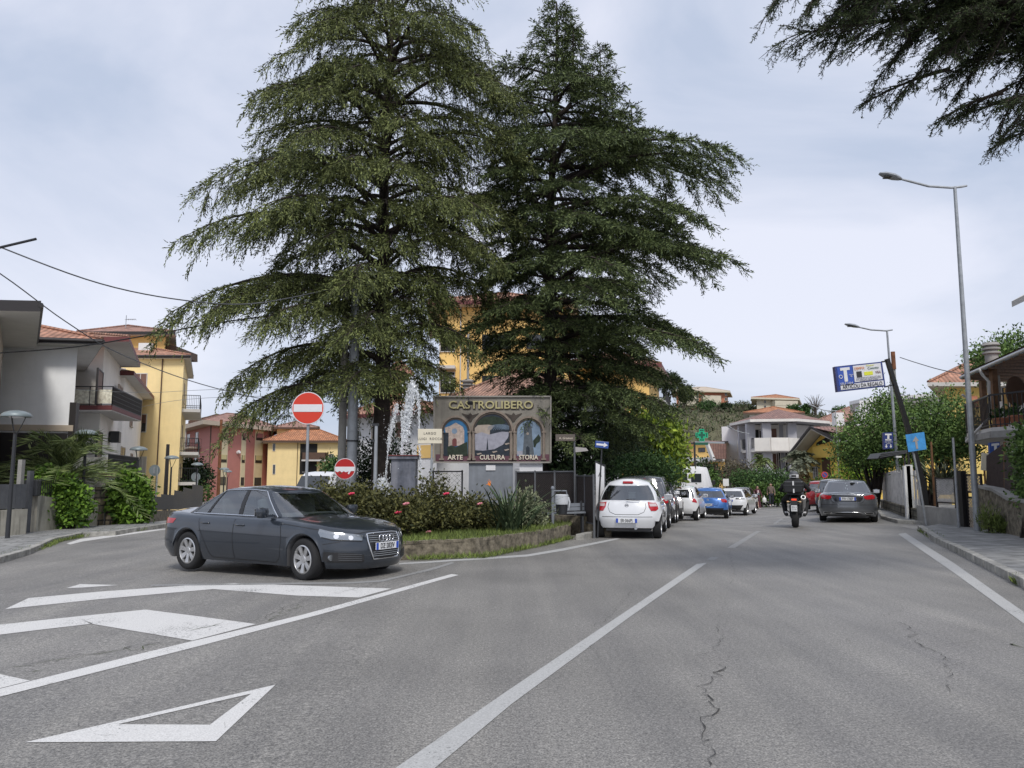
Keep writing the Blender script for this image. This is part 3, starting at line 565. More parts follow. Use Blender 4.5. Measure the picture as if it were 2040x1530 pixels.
def make_car(S, label, group=None):
 root = thing('parked_car' if S.get('parked', 1) else 'car', label, 'car', group=group)
 lv = S['levels']; wf, wr, R = S['wf'], S['wr'], S['R']; Ra = R + .045
 ol = [outline(l['xf'], l['xr'], l['w'], l.get('Lf', .9), l.get('nf', 2.5), l.get('Lr', .7), l.get('nr', 2.7)) for l in lv]
 K = len(lv); N_ = len(ol[0]); V_ = []; F_ = []; mm_ = []
 def arch(x, y, w):
  if y < w * .80: return -1
  z = -1
  for xw in (wf, wr):
   if abs(x - xw) < Ra: z = max(z, R + sqrt(Ra ** 2 - (x - xw) ** 2))
  return z
 rows = []
 for k in range(-1, K):
  kk = max(k, 0); ring = []
  for i, (x, y) in enumerate(ol[kk]):
   z = sinterp(lv[kk]['z'], x); a = arch(x, ol[0][i][1], lv[0]['w'])
   zz = max(z, a + .028 * kk) if a > 0 else z
   flare = 0
   if a > 0 and kk in (0, 1) : flare = .012 if kk == 0 else .02
   if kk == 0 and a > z + .03: y = max(y, ol[1][i][1] - .012)
   if k == -1: y = max(0, y - .24); x = cl(x, lv[0]['xr'] + .15, lv[0]['xf'] - .15)
   ring.append(Vector((x, y + flare * (k >= 0), zz)))
  rows.append(ring)
 def idx(k, i, sd): return (k * N_ + i) * 2 + sd
 for ring in rows:
  for p in ring: V_ += [p, Vector((p.x, -p.y, p.z))]
 body = MB(); body.v = [tuple(v) for v in V_]
 for k in range(K):
  for i in range(N_ - 1):
   zc = (rows[k][i].z + rows[k + 1][i].z) / 2; dark = 2 if k == 0 else (1 if S.get('clad') and zc < S['clad'] and k <= 2 else 0)
   if k and S.get('cladf') and S['cladf'](rows[k][i].x, (rows[k][i].z + rows[k + 1][i].z) / 2): dark = 1
   for sd in (0, 1):
    q = (idx(k, i, sd), idx(k, i + 1, sd), idx(k + 1, i + 1, sd), idx(k + 1, i, sd)); body.f.append(q if sd else q[::-1]); body.m.append(dark)
 top = rows[-1]; T = 12; G_ = S['gh']; base = len(body.v)
 for i, p in enumerate(top):
  c = sinterp(S['crown'], p.x)
  for t in range(T + 1):
   s = 1 - 2 * t / T; e = abs(s); yy = p.y * s
   body.v.append((p.x, yy, p.z + c * (1 - e ** 2.2) * min(1, p.y / .5 + .15)))
 for i in range(N_ - 1):
  xm = (top[i].x + top[i + 1].x) / 2; cab = G_['xr_b'] + .12 < xm < G_['xf_b'] - .35
  for t in range(T):
   a = base + i * (T + 1) + t; body.f.append((a, a + 1, a + T + 2, a + T + 1)); body.m.append(2 if cab and 0 < t < T - 1 else 0)
 bm = bmesh.new()
 o = body.build('body', [S['paint'], 'black_plastic', 'interior'], root, recalc=False)
 bm.from_mesh(o.data); bmesh.ops.remove_doubles(bm, verts=bm.verts, dist=.0008); bmesh.ops.recalc_face_normals(bm, faces=bm.faces)
 for f in bm.faces: f.smooth = True
 for e in bm.edges:
  if len(e.link_faces) == 2 and e.calc_face_angle(0) > radians(38): e.smooth = False
 bm.to_mesh(o.data); bm.free()
 D = Decal(body.v, body.f, ol[3])
 ub = MB(); ub.box(lv[0]['xr'] + .2, -lv[0]['w'] + .23, .19, lv[0]['xf'] - .25, lv[0]['w'] - .23, .62); ub.build('underbody', 'interior', root)
 def ghring(v, seg):
  xf = G_['xf_b'] + (G_['xf_t'] - G_['xf_b']) * v; xr = G_['xr_b'] + (G_['xr_t'] - G_['xr_b']) * v; w_ = G_['w_b'] + (G_['w_t'] - G_['w_b']) * v + G_.get('bulge', .018) * sin(pi * v)
  Lf = G_.get('Lf_b', .42) + (G_.get('Lf_t', .22) - G_.get('Lf_b', .42)) * v; Lr = G_.get('Lr_b', .30) + (G_.get('Lr_t', .2) - G_.get('Lr_b', .3)) * v
  if seg[0] == 'f': return [quarterp(xf, w_, Lf, G_.get('nf', 2.3), u) for u in seg[1]]
  if seg[0] == 'r': return [quarterp(xr, w_, -Lr, G_.get('nr', 2.6), u) for u in seg[1]]
  xa, xb = xf - Lf, xr + Lr; out = []
  for (b, t) in seg[1]: out.append((min(xa, max(xb, b + (t - b) * v)), w_))
  return out
 qc = {}
 def quarterp(xe, w_, Lc, n, u):
  key = (round(xe, 4), round(w_, 4), round(Lc, 4), n)
  if key not in qc: qc[key] = quarter(xe, w_, Lc, n, 200)
  return qc[key][int(round(u * 200))]
 def gpt(v, seg, side):
  out = []
  for (x, y), (xb, yb), (xt, yt) in zip(ghring(v, seg), ghring(0, seg), ghring(1, seg)):
   zb = sinterp(G_['z_b'], xb); zt = sinterp(G_['z_t'], xt); out.append(Vector((x, y * side, zb + (zt - zb) * v)))
  return out
 fa, fr = G_.get('fa', .88), G_.get('fr', .80)
 xa_b, xa_t = G_['xf_b'] - G_.get('Lf_b', .42), G_['xf_t'] - G_.get('Lf_t', .22); xr_b, xr_t = G_['xr_b'] + G_.get('Lr_b', .30), G_['xr_t'] + G_.get('Lr_t', .2)
 def lin(a, b, n): return [(a[0] + (b[0] - a[0]) * i / n, a[1] + (b[1] - a[1]) * i / n) for i in range(n + 1)]
 vv = [0, .02, .06, .12, .3, .5, .7, .86, .93, .97, 1]; vlo, vhi = G_.get('vlo', .06), G_.get('vhi', .93)
 segs = [('windscreen', ('f', [fa * i / 12 for i in range(13)]), .06, .95)]
 segs.append(('pillar', ('f', [fa + (1 - fa) * i / 4 for i in range(5)]), 2, 2))
 cur = (xa_b, xa_t)
 for kind, b, t in G_['side']:
  nx_ = (b, t); segs.append((kind, ('m', lin(cur, nx_, 6)), vlo, vhi)); cur = nx_
 segs.append(('pillar', ('m', lin(cur, (xr_b, xr_t), 4)), 2, 2))
 segs.append(('pillar', ('r', [1 - (1 - fr) * i / 6 for i in range(7)]), 2, 2)); segs.append(('rear_window', ('r', [fr - fr * i / 12 for i in range(13)]), G_.get('rlo', .10), G_.get('rhi', .92)))
 pil = MB(); blks = {}; glass = {}
 for kind, seg, lo, hi in segs:
  vs_ = sorted(set(vv + [lo, hi])) if lo < 1 else vv
  vs_ = [v for v in vs_ if v <= 1]
  for side in (1, -1):
   grid_ = [gpt(v, seg, side) for v in vs_]; n = len(grid_[0])
   for a in range(len(vs_) - 1):
    vm = (vs_[a] + vs_[a + 1]) / 2; isg = kind != 'pillar' and kind != 'bpillar' and lo < vm < hi
    key = kind if kind in ('windscreen', 'rear_window') else (kind + str(side) + str(seg[1][-1]))
    tgt = glass.setdefault(key, (MB(), kind))[0] if isg else (blks.setdefault(key, MB()) if kind == 'bpillar' and vm < .95 else pil)
    for i in range(n - 1):
     q = [grid_[a][i], grid_[a][i + 1], grid_[a + 1][i + 1], grid_[a + 1][i]]
     if side < 0: q = q[::-1]
     tgt.add(q, [(0, 1, 2, 3)])
 order = [gpt(1, s[1], 1) for s in segs]; ring = [p for g_ in order for p in g_]; rt = []
 for p in ring:
  if not rt or (rt[-1] - p).length > .004: rt.append(p)
 rm = MB()
 for p in rt:
  for t in range(T + 1):
   s = 1 - 2 * t / T; rm.v.append((p.x, p.y * s, p.z + G_.get('crown', .045) * (1 - abs(s) ** 2.4) * min(1, p.y / .35)))
 for i in range(len(rt) - 1):
  for t in range(T): a = i * (T + 1) + t; rm.f.append((a, a + T + 1, a + T + 2, a + 1)); rm.m.append(0)
 off = len(pil.v); pil.v += rm.v; pil.f += [tuple(i + off for i in f) for f in rm.f]; pil.m += rm.m
 o = pil.build('roof', [S.get('roof_paint', S['paint'])], root, recalc=False)
 bm = bmesh.new(); bm.from_mesh(o.data); bmesh.ops.remove_doubles(bm, verts=bm.verts, dist=.0015); bmesh.ops.recalc_face_normals(bm, faces=bm.faces)
 for f in bm.faces: f.smooth = True
 for e in bm.edges:
  if len(e.link_faces) == 2 and e.calc_face_angle(0) > radians(40): e.smooth = False
 bm.to_mesh(o.data); bm.free()
 sl = o.modifiers.new('s', 'SOLIDIFY'); sl.thickness = .018; sl.offset = -1
 for blk in blks.values():
  o2 = blk.build('door_pillar', 'black_plastic', root); sl = o2.modifiers.new('s', 'SOLIDIFY'); sl.thickness = .012; sl.offset = 0
 for key, (mb, kind) in glass.items():
  q = mb.build(kind if kind != 'side' else 'side_window', S.get('glass_rear', 'car_glass') if kind != 'windscreen' else 'car_glass', root, recalc=False)
  bm = bmesh.new(); bm.from_mesh(q.data); bmesh.ops.remove_doubles(bm, verts=bm.verts, dist=.001)
  for f in bm.faces: f.smooth = True
  bm.to_mesh(q.data); bm.free()
 if G_.get('trim'):
  ch = MB()
  for side in (1, -1):
   sg = [s for s in segs if s[1][0] == 'm' and s[0] != 'pillar']
   lo_ = [p for s in sg for p in gpt(.035, s[1], side)]; hi_ = [p for s in sg for p in gpt(.95, s[1], side)]
   ofs = Vector((0, .008 * side, 0)); ch.tube([p + ofs for p in lo_], .011, 6); ch.tube([p + ofs for p in hi_], .009, 6); ch.tube([p + ofs for p in gpt(.035, ('m', [sg[0][1][1][0]]), side)] + [gpt(v, ('m', [sg[0][1][1][0]]), side)[0] + ofs for v in (.3, .6, .95)], .008, 6)
  ch.build('window_trim', G_['trim'], root, smooth=40)
 zf = S.get('seat', .98)
 for x_, y_ in ((S.get('sx', .1), .36), (S.get('sx', .1), -.36), (S.get('sx', .1) - .95, .38), (S.get('sx', .1) - .95, -.38)):
  st = MB(); st.cbox((x_, y_, zf), (.14, .46, .38), 0, ry=-.2); st.cbox((x_ - .05, y_, zf + .23), (.10, .26, .17), 0, ry=-.15); st.build('seat', 'seat_fabric', root, bevel=.04)
 da = MB(); da.cbox((S['gh']['xf_b'] - .62, 0, interp(S['gh']['z_b'], .6) + .01), (.4, 1.2, .1), 0); da.build('dashboard', 'interior', root, bevel=.03)
 for x in (wf, wr):
  for sd in (1, -1): make_wheel(root, x, sd * (lv[1]['w'] - .115), R, S.get('tw', .205), S.get('rimr', .215), S.get('spokes', 5), S.get('steer', 0) if x == wf else 0, S.get('rimmat', 'alloy'), S.get('twin', False))
 if S.get('lines'):
  ln = MB()
  for mode in ('left', 'right'):
   for pl in S['lines']: D.line(ln, pl, mode)
  for md, pl in S.get('xlines', []): D.line(ln, pl, md)
  ln.build('panel_gap', 'black_plastic', root, recalc=False)
 for hx, hz in S.get('handles', []):
  for sd in (1, -1):
   hm = MB(); p = D.cast(Vector((hx, 0, hz)), Vector((0, -sd, 0)), .022); hm.tube([p + Vector((-.10, -sd * .02, 0)), p + Vector((-.085, 0, 0)), p + Vector((.085, 0, 0)), p + Vector((.10, -sd * .02, 0))], [.01, .014, .014, .01], 8); hm.build('door_handle', S['paint'], root, smooth=60)
 mxx, mz, my = S.get('mirror', (.62, 1.0, .84))
 for sd in (1, -1):
  mi = MB(); mi.lathe([(0, -.085), (.055, -.075), (.078, -.03), (.082, .03), (.07, .07), (.0, .085)], 16, (mxx, sd * (my + .17), mz), sx=.85, sy=1.5)
  mi.cbox((mxx + .0, sd * (my + .03), mz - .05), (.08, .16, .035), 0)
  mo_ = mi.build('wing_mirror', S.get('mirror_mat', S['paint']), root, smooth=50)
  gm = MB(); gm.cbox((mxx - .068, sd * (my + .17), mz + .005), (.006, .19, .11)); gm.build('mirror_glass', 'chrome', mo_)
 for part in S.get('parts', []): part(root, D)
 return root
def plate(root, D, mode, z, text, hw=.26, hh=.055, x=None, blue=True):
 d, e1 = D.frame(mode); p = D.cast(Vector((0, 0, z)), d, .02); p = p - d * .008
 pm = MB(); pm.cbox((p.x, 0, z), (.014, hw * 2, hh * 2)); pl = pm.build('number_plate', 'plate_white', root, bevel=.004)
 if blue:
  [MB().cbox((p.x - d.x * .009, s * (hw - .028), z), (.004, .05, hh * 1.9)).build('plate_band', 'plate_blue', pl) for s in (-1, 1)]
 if text: text_mesh(text, hh * 2.05, 'ink', pl, loc=(p.x - d.x * .009, 0, z - .002), rot=(pi / 2, 0, pi / 2 if mode == 'front' else -pi / 2), wide=.72, bold=.001, depth=.003)
def lights(name, mats, poly, mode=None, mirror=True, mode2=None, off=.005):
 def f(root, D):
  for sd in ((1, -1) if mirror else (1,)):
   mb = MB(); md = mode if isinstance(mode, str) else (mode[0], mode[1] * sd, mode[2])
   D.patch(mb, [(a * (sd if not (isinstance(md, str) and md in ('left', 'right')) else 1), z) for a, z in poly], md, off=off); mb.build(name, mats, root, smooth=50)
 return f
def lvl(z, xf, xr, w, **k): return dict(z=z, xf=xf, xr=xr, w=w, **k)
Z = {}
def saloon_parts(root, D):
 gp = MB(); D.patch(gp, [(-.34, .705), (.34, .705), (.355, .60), (.27, .33), (-.27, .33), (-.355, .60)], 'front', off=.012); gr = gp.build('grille', 'black_plastic', root)
 fr = MB(); corners = [(-.34, .705), (-.2, .715), (.2, .715), (.34, .705), (.355, .60), (.30, .40), (.27, .325), (-.27, .325), (-.30, .40), (-.355, .60), (-.34, .705)]
 fr.tube([D.cast(Vector((0, y, z)), Vector((-1, 0, 0)), .014) for y, z in corners], .013, 8); fr.build('grille_frame', 'chrome', gr, smooth=60)
 sl = MB()
 for z in (.675, .645, .615, .585, .46 - .03, .40, .37):
  hw = .335 if z > .58 else .28; sl.tube([D.cast(Vector((0, y, z)), Vector((-1, 0, 0)), .020) for y in (-hw, -.15, 0, .15, hw)], .005, 6)
 sl.build('grille_slats', 'steel', gr, smooth=60)
 rg = MB()
 for k in range(4):
  c = D.cast(Vector((0, -.1125 + .075 * k, .632)), Vector((-1, 0, 0)), .035); rg.tube([c + Vector((.004 * (k % 2), .052 * cos(t), .052 * sin(t))) for t in [2 * pi * i / 24 for i in range(25)]], .0085, 8)
 rg.build('ring_emblem', 'chrome', gr, smooth=60)
 plate(root, D, 'front', .515, 'DZ·283JV')
 for sd in (1, -1):
  md = 'wf'; q = lambda pts: [(a * sd, z) for a, z in pts]
  hl = MB(); D.patch(hl, q([(.45, .70), (.86, .735), (1.05, .80), (1.14, .775), (1.10, .665), (.80, .605), (.45, .622)][::1]) if False else [(s_ * sd, z) for s_, z in HEADP], md, off=.006); h = hl.build('headlight', 'head_lamp', root, smooth=50)
  for cxx, cz, rr in ((.62, .658, .034), (.84, .682, .038)):
   b_ = MB(); D.patch(b_, [(cxx * sd + rr * 1.1 * cos(t), cz + rr * sin(t)) for t in [2 * pi * i / 16 for i in range(16)]], md, off=.010, th=.006); b_.build('lamp_lens', 'lamp_bulb', h, smooth=50)
  d_ = MB(); D.patch(d_, [(s_ * sd, z) for s_, z in ((.44, .612), (.90, .640), (1.06, .672), (1.08, .665), (.90, .625), (.45, .598))], md, off=.011, th=.006); d_.build('lamp_surround', 'black_plastic', h)
  fg = MB(); D.patch(fg, [(s_ * sd, z) for s_, z in ((.42, .40), (.60, .43), (1.02, .455), (1.04, .33), (.95, .30), (.42, .29))], md, off=.006); fgo = fg.build('lower_grille', 'black_plastic', root)
  fl = MB(); p = D.at(.92 * sd, .37, 'wf', .012)[0]; fl.lathe([(0, -.01), (.035, -.012), (.045, 0), (.045, .03)], 16, p, axis='X', sx=1) ; fo = fl.build('fog_lamp', 'head_lamp', fgo, smooth=50); fo.location = (0, 0, 0)
  s3 = MB()
  for z in (.315, .345, .375, .405): D.line(s3, [(.46 * sd, z), (.80 * sd, z + .02)], md, w=.006, off=.014)
  s3.build('slats', 'fence_grey', fgo, recalc=False)
  tl = MB(); D.patch(tl, [(a_ * sd, z) for a_, z in ((.45, .74), (1.25, .78), (1.33, .86), (.45, .88))], 'wr', off=.005); tl.build('tail_light', 'tail_red', root, smooth=50)
HEADP = [(.42, .690), (.62, .715), (.90, .745), (1.12, .790), (1.13, .735), (1.08, .665), (.90, .625), (.45, .600)]
SAL = dict(paint='paint_audi', parked=0, wf=1.405, wr=-1.405, R=.322, rimr=.212, tw=.225, spokes=7, twin=False, steer=radians(-6),
 levels=[lvl([(-2.4, .27), (-1.9, .20), (1.9, .20), (2.3, .17)], 2.20, -2.33, .86, Lf=.85, nf=2.5), lvl([(-2.4, .38), (2.3, .30)], 2.285, -2.43, .905, Lf=.88, nf=2.45), lvl([(-2.4, .52), (2.3, .50)], 2.285, -2.435, .917, Lf=.9, nf=2.4),
 lvl([(-2.4, .70), (0, .66), (2.3, .62)], 2.262, -2.42, .915, Lf=.9, nf=2.3), lvl([(-2.4, .86), (-1.5, .845), (1.0, .80), (1.7, .755), (2.3, .675)], 2.235, -2.40, .905, Lf=.9, nf=2.3), lvl([(-2.4, .945), (-1.5, .905), (1.0, .875), (1.7, .815), (2.3, .70)], 2.205, -2.375, .87, Lf=.9, nf=2.3),
 lvl([(-2.4, .985), (-1.6, .945), (.9, .915), (1.6, .855), (2.0, .785), (2.3, .715)], 2.165, -2.345, .815, Lf=.9, nf=2.3)],
 crown=[(2.3, .0), (2.1, .025), (1.7, .06), (1.0, .075), (.5, .05), (-1.6, .04), (-2.1, .055), (-2.4, .04)], seat=1.02, sx=.05,
 gh=dict(xf_b=1.22, xf_t=.44, xr_b=-1.78, xr_t=-.98, w_b=.775, w_t=.56, Lf_b=.50, Lf_t=.26, Lr_b=.34, Lr_t=.22, fa=.90, fr=.80, bulge=.025, trim='chrome', crown=.04, vlo=.055, vhi=.93,
 z_b=[(-2, .955), (-1.5, .945), (.6, .92), (1.2, .915)], z_t=[(-1.1, 1.335), (-.7, 1.375), (-.2, 1.392), (.2, 1.36), (.45, 1.31)],
 side=[('side', -.16, -.20), ('bpillar', -.26, -.28), ('side', -1.02, -.80), ('bpillar', -1.09, -.82), ('side', -1.43, -.86)]),
 mirror=(.60, 1.01, .84), lines=[[(.90, .88), (.93, .60), (.90, .32), (.80, .245)], [(-.20, .93), (-.22, .60), (-.17, .25)], [(.90, .88), (.96, .915)], [(-1.12, .92), (-1.08, .72), (-.93, .50), (-.80, .30), (-.74, .25)], [(.80, .245), (-.74, .25)], [(.95, .845), (1.5, .80), (1.95, .735)], [(2.0, .60), (1.78, .56)]],
 xlines=[('front', [(-.62, .695), (-.30, .735), (.30, .735), (.62, .695)])], handles=[(-.05, .80), (-.93, .81)], parts=[saloon_parts])
def place(o, x, y, heading, z=None, pitch=0, roll=0):
 o.location = (x, y, g(x, y) if z is None else z); o.rotation_euler = (roll, pitch, heading)
sal = make_car(SAL, 'dark grey saloon with chrome framed grille turning across the junction before the planted island')
a, b = Vector((-3.22, 12.15)), Vector((-5.55, 13.62)); fwd = (a - b).normalized(); nrm = Vector((-fwd.y, fwd.x)); c = (a + b) / 2 + nrm * .91
place(sal, c.x, c.y, atan2(fwd.y, fwd.x), pitch=-.0)
def hatch(paint, L_, W, H, wb, fo, belt=.95, rear_tilt=.25, base=.24, R=.31, zr=None, wt=.60, nr=2.9, Lr=.5, roofx=None, clad=0, parts=(), **k):
 xf = wb / 2 + fo; xr = xf - L_; w = W / 2; top = H - .045
 d = dict(paint=paint, wf=wb / 2, wr=-wb / 2, R=R, levels=[
 lvl([(xr, base + .08), (xr + .4, base), (xf - .4, base), (xf, base)], xf - .1, xr + .08, w - .06, Lr=Lr, nr=nr), lvl([(xr, base + .18), (xf, base + .12)], xf - .01, xr + .005, w - .008, Lr=Lr, nr=nr), lvl([(xr, .55), (xf, .48)], xf, xr, w, Lr=Lr, nr=nr),
 lvl([(xr, .72), (0, .68), (xf, .62)], xf - .04, xr + .04, w - .003, Lr=Lr, nr=nr), lvl([(xr, belt - .12), (.5, belt - .12), (xf, .68)], xf - .09, xr + .07, w - .02, Lr=Lr, nr=nr), lvl([(xr, belt - .02), (.9, belt - .05), (xf - .3, .8), (xf, .70)], xf - .15, xr + .11, w - .07, Lr=Lr, nr=nr)],
 crown=[(xf, .0), (xf - .3, .04), (.9, .06), (0, .03), (xr, .02)], seat=belt + .05, sx=.15,
 gh=dict(xf_b=wb / 2 - .05, xf_t=.38, xr_b=xr + .13, xr_t=xr + .13 + rear_tilt, w_b=w - .085, w_t=wt, Lf_b=.5, Lf_t=.3, Lr_b=Lr * .9, Lr_t=Lr * .6, fa=.9, fr=k.get('fr', .74), nr=nr, rlo=k.get('rlo', .12), rhi=k.get('rhi', .82), crown=.05, bulge=.03,
 z_b=[(xr, belt - .03), (.5, belt - .06), (1.2, belt - .1)], z_t=[(xr, top - .10), (xr + .7, top - .03), (-.3, top), (.2, top - .04), (.5, top - .1)],
 side=[('side', -.05, -.10), ('bpillar', -.13, -.17), ('side', xr + .62, xr + .75)]), clad=clad, mirror=(wb / 2 - .62, belt + .05, w - .09), mirror_mat=k.get('mirror_mat', paint),
 lines=[[(.85, belt - .05), (.88, .6), (.75, base + .1)], [(-.10, belt - .03), (-.12, base + .1)], [(-.95, belt - .03), (-.85, .7), (-.7, .5), (-.65, base + .1)]], xlines=[('rear', q) for q in k.get('xlines', [])], handles=k.get('handles', [(-.0, belt - .15), (-.85, belt - .14)]), parts=list(parts), glass_rear=k.get('glass', 'car_glass_dark'), rimmat=k.get('rimmat', 'alloy'), spokes=k.get('spokes', 5))
 d.update(k.get('extra', {})); return d
def rear_bits(plz, pltext, lamp, lampmat='tail_red', wiper=True, brake=None, emblem=None, plhw=.26, bumper=None, mode=(.9, -.44, 0), extra=None, pipe=None, clear=None):
 def f(root, D):
  plate(root, D, 'rear', plz, pltext, plhw)
  for sd in (1, -1):
   md = 'wr'; t = MB(); D.patch(t, [(-a * sd * -1, z) for a, z in lamp] if False else [(a * sd, z) for a, z in lamp], md, off=.012); tl = t.build('tail_light', lampmat, root, smooth=50)
   if clear:
    c_ = MB(); D.patch(c_, [(a * sd, z) for a, z in clear], md, off=.018, th=.008); c_.build('indicator_lens', 'tail_clear', tl, smooth=50)
  if bumper:
   b_ = MB(); D.patch(b_, bumper, 'rear', off=.006); b_.build('bumper_insert', 'black_plastic', root)
  if emblem:
   e_ = MB(); p = D.cast(Vector((0, 0, emblem)), Vector((1, 0, 0)), .01); e_.tube([p + Vector((0, .042 * cos(t), .042 * sin(t))) for t in [2 * pi * i / 20 for i in range(21)]], .007, 6); e_.cbox((p.x, 0, emblem), (.01, .10, .018)); e_.build('emblem', 'chrome', root, smooth=60)
  if pipe:
   p_ = MB(); q = D.cast(Vector((0, pipe[0], .5)), Vector((1, 0, 0)), 0); p_.tube([Vector((q.x - .02, pipe[0], pipe[1])), Vector((q.x + .25, pipe[0], pipe[1]))], .035, 14); p_.build('exhaust_pipe', 'steel', root, smooth=60)
  if extra: extra(root, D)
 return f
def gh_wiper(S, z0, y0, y1, dz=.05):
 def f(root, D):
  G_ = S['gh']; x = G_['xr_b'] - .06; m_ = MB(); m_.tube([(x, y0, z0), (x - .005, (y0 + y1) / 2, z0 + dz * .7), (x + .02, y1, z0 + dz)], [.014, .010, .006], 6); m_.build('rear_wiper', 'black_plastic', root, smooth=60)
 return f
def brake_lamp(S, z, hw=.15, hh=.03, dx=0):
 def f(root, D):
  G_ = S['gh']; v = (z - G_['z_b'][0][1]) / (G_['z_t'][0][1] - G_['z_b'][0][1]); x = G_['xr_b'] + (G_['xr_t'] - G_['xr_b']) * v - .02 + dx
  m_ = MB(); m_.cbox((x, 0, z), (.06, hw * 2, hh * 2)); m_.build('brake_light', 'tail_red', root, bevel=.015)
 return f
CARS = []
def put(S, label, px, d, head, group='cars parked along the left side of the street', **kw):
 o = make_car(S, label, group); p = GP(px, d); xr = S['levels'][2]['xr']
 h = pi / 2 - atan(head); c = Vector((p.x, p.y)) - Vector((cos(h), sin(h))) * xr; place(o, c.x, c.y, h, z=g(p.x, p.y)); CARS.append(o); return o
S1 = hatch('paint_white', 3.78, 1.665, 1.515, 2.45, .74, belt=.93, rear_tilt=.40, R=.305, wt=.50, Lr=.55, nr=2.6, base=.26, rlo=.10, rhi=.86, fr=.72, glass='car_glass', xlines=[[(-.44, .91), (-.47, .78), (-.42, .66), (-.28, .60), (.28, .60), (.42, .66), (.47, .78), (.44, .91)], [(-.62, .545), (.62, .545)]])
S1['parts'] = [rear_bits(.455, 'ER·066PJ', [(.55, .92), (.62, .985), (.74, .96), (.83, .86), (.83, .74), (.73, .69), (.60, .69), (.55, .78)], emblem=.82, mode=(.80, -.6, 0), clear=[(.58, .87), (.80, .87), (.80, .80), (.58, .80)], pipe=(-.22, .27)), gh_wiper(S1, .965, 0, -.32, -.02), brake_lamp(S1, 1.385, .13, .03, -.06)]
S1['gh']['crown'] = .10; S1['gh']['z_t'] = [(a, b - .055) for a, b in S1['gh']['z_t']]; S1['gh']['bulge'] = .055
S1['levels'][0]['z'] = [(-2.2, .30), (-1.5, .26), (2.2, .24)]
put(S1, 'white rounded hatchback with rear wiper, the nearest car of the parked row', 1249, 19.55, .245)
S2 = hatch('paint_grey', 4.15, 1.78, 1.66, 2.61, .8, belt=1.02, rear_tilt=.25, R=.335, wt=.62, clad=.46, parts=[], glass='car_glass_dark'); S2['parts'] = [rear_bits(.70, 'FX·412RT', [(.72, 1.0), (.88, 1.0), (.96, .93), (.93, .80), (.80, .78), (.72, .84)], clear=[(.78, .93), (.88, .93), (.88, .86), (.79, .86)]), brake_lamp(S2, 1.52)]
put(S2, 'dark grey tall hatchback parked just in front of the white rounded one', 1276, 24.6, .27)
S3 = hatch('paint_black', 4.3, 1.80, 1.62, 2.6, .85, belt=1.04, rear_tilt=.4, R=.34, wt=.60, clad=.5); S3['parts'] = [rear_bits(.78, 'GA·318LM', [(.50, .98), (.92, 1.0), (.96, .90), (.50, .88)]), brake_lamp(S3, 1.5)]
S3['gh']['w_t'] = .64
put(S3, 'black crossover parked between the dark grey hatchback and the tiny white city car', 1300, 30.2, .30)
S4 = hatch('paint_white', 2.99, 1.74, 1.50, 2.0, .53, belt=.98, rear_tilt=.22, R=.30, wt=.60, Lr=.4, nr=3.2, rlo=.06, handles=[(.1, .82)]); S4['parts'] = [rear_bits(.62, 'EK·905WD', [(.62, .98), (.80, 1.0), (.88, .80), (.86, .76), (.66, .80)]), brake_lamp(S4, 1.4)]
S4['gh']['side'] = [('side', -.15, -.2), ('bpillar', -.2, -.24), ('side', -.75, -.6)]; S4['lines'] = [[(.75, .9), (.75, .4)], [(-.3, .92), (-.35, .5)]]
put(S4, 'tiny white city car with dark side windows parked behind the blue hatchback', 1349, 34.0, .40)
S5 = hatch('paint_blue', 4.0, 1.84, 1.475, 2.54, .8, belt=.96, rear_tilt=.42, R=.325, wt=.57, clad=.44, rhi=.78, xlines=[[(-.45, .94), (-.48, .72), (-.42, .62), (.42, .62), (.48, .72), (.45, .94)]], mirror_mat='black_plastic'); S5['parts'] = [rear_bits(.655, 'FP·720WZ', [(.58, .93), (.90, .93), (.98, .85), (.92, .76), (.66, .78)], emblem=.88, bumper=[(-.72, .50), (.72, .50), (.66, .30), (-.66, .30)], mode=(.92, -.38, 0)), brake_lamp(S5, 1.36, .12, .012)]
put(S5, 'bright blue hatchback with black lower bumper in the middle of the parked row', 1411, 37.6, .335)
S6 = hatch('paint_white', 3.95, 1.86, 1.46, 2.56, .78, belt=.96, rear_tilt=.5, R=.33, wt=.57, glass='car_glass_dark'); S6['parts'] = [rear_bits(.80, 'GH·204NV', [(.40, .96), (.95, .98), (.93, .88), (.40, .87)], lampmat='black_plastic', bumper=[(-.78, .56), (.78, .56), (.62, .30), (-.62, .30)]), brake_lamp(S6, 1.40)]
put(S6, 'white hatchback with black tailgate band and black lower bumper, after the blue one', 1451, 42.6, .50)
S7 = hatch('paint_black', 4.1, 1.76, 1.50, 2.5, .8, belt=.95, parts=[]); S7['parts'] = [rear_bits(.7, '', [(.6, .95), (.9, .95), (.9, .8), (.6, .8)])]
put(S7, 'black hatchback half hidden beyond the last white hatchback', 1472, 53, .45)
S8 = hatch('paint_silver', 4.1, 1.76, 1.48, 2.5, .8, belt=.95); S8['parts'] = [rear_bits(.7, '', [(.6, .95), (.9, .95), (.9, .8), (.6, .8)])]
put(S8, 'silver car farthest along the parked row, behind the walking woman', 1490, 62, .5)
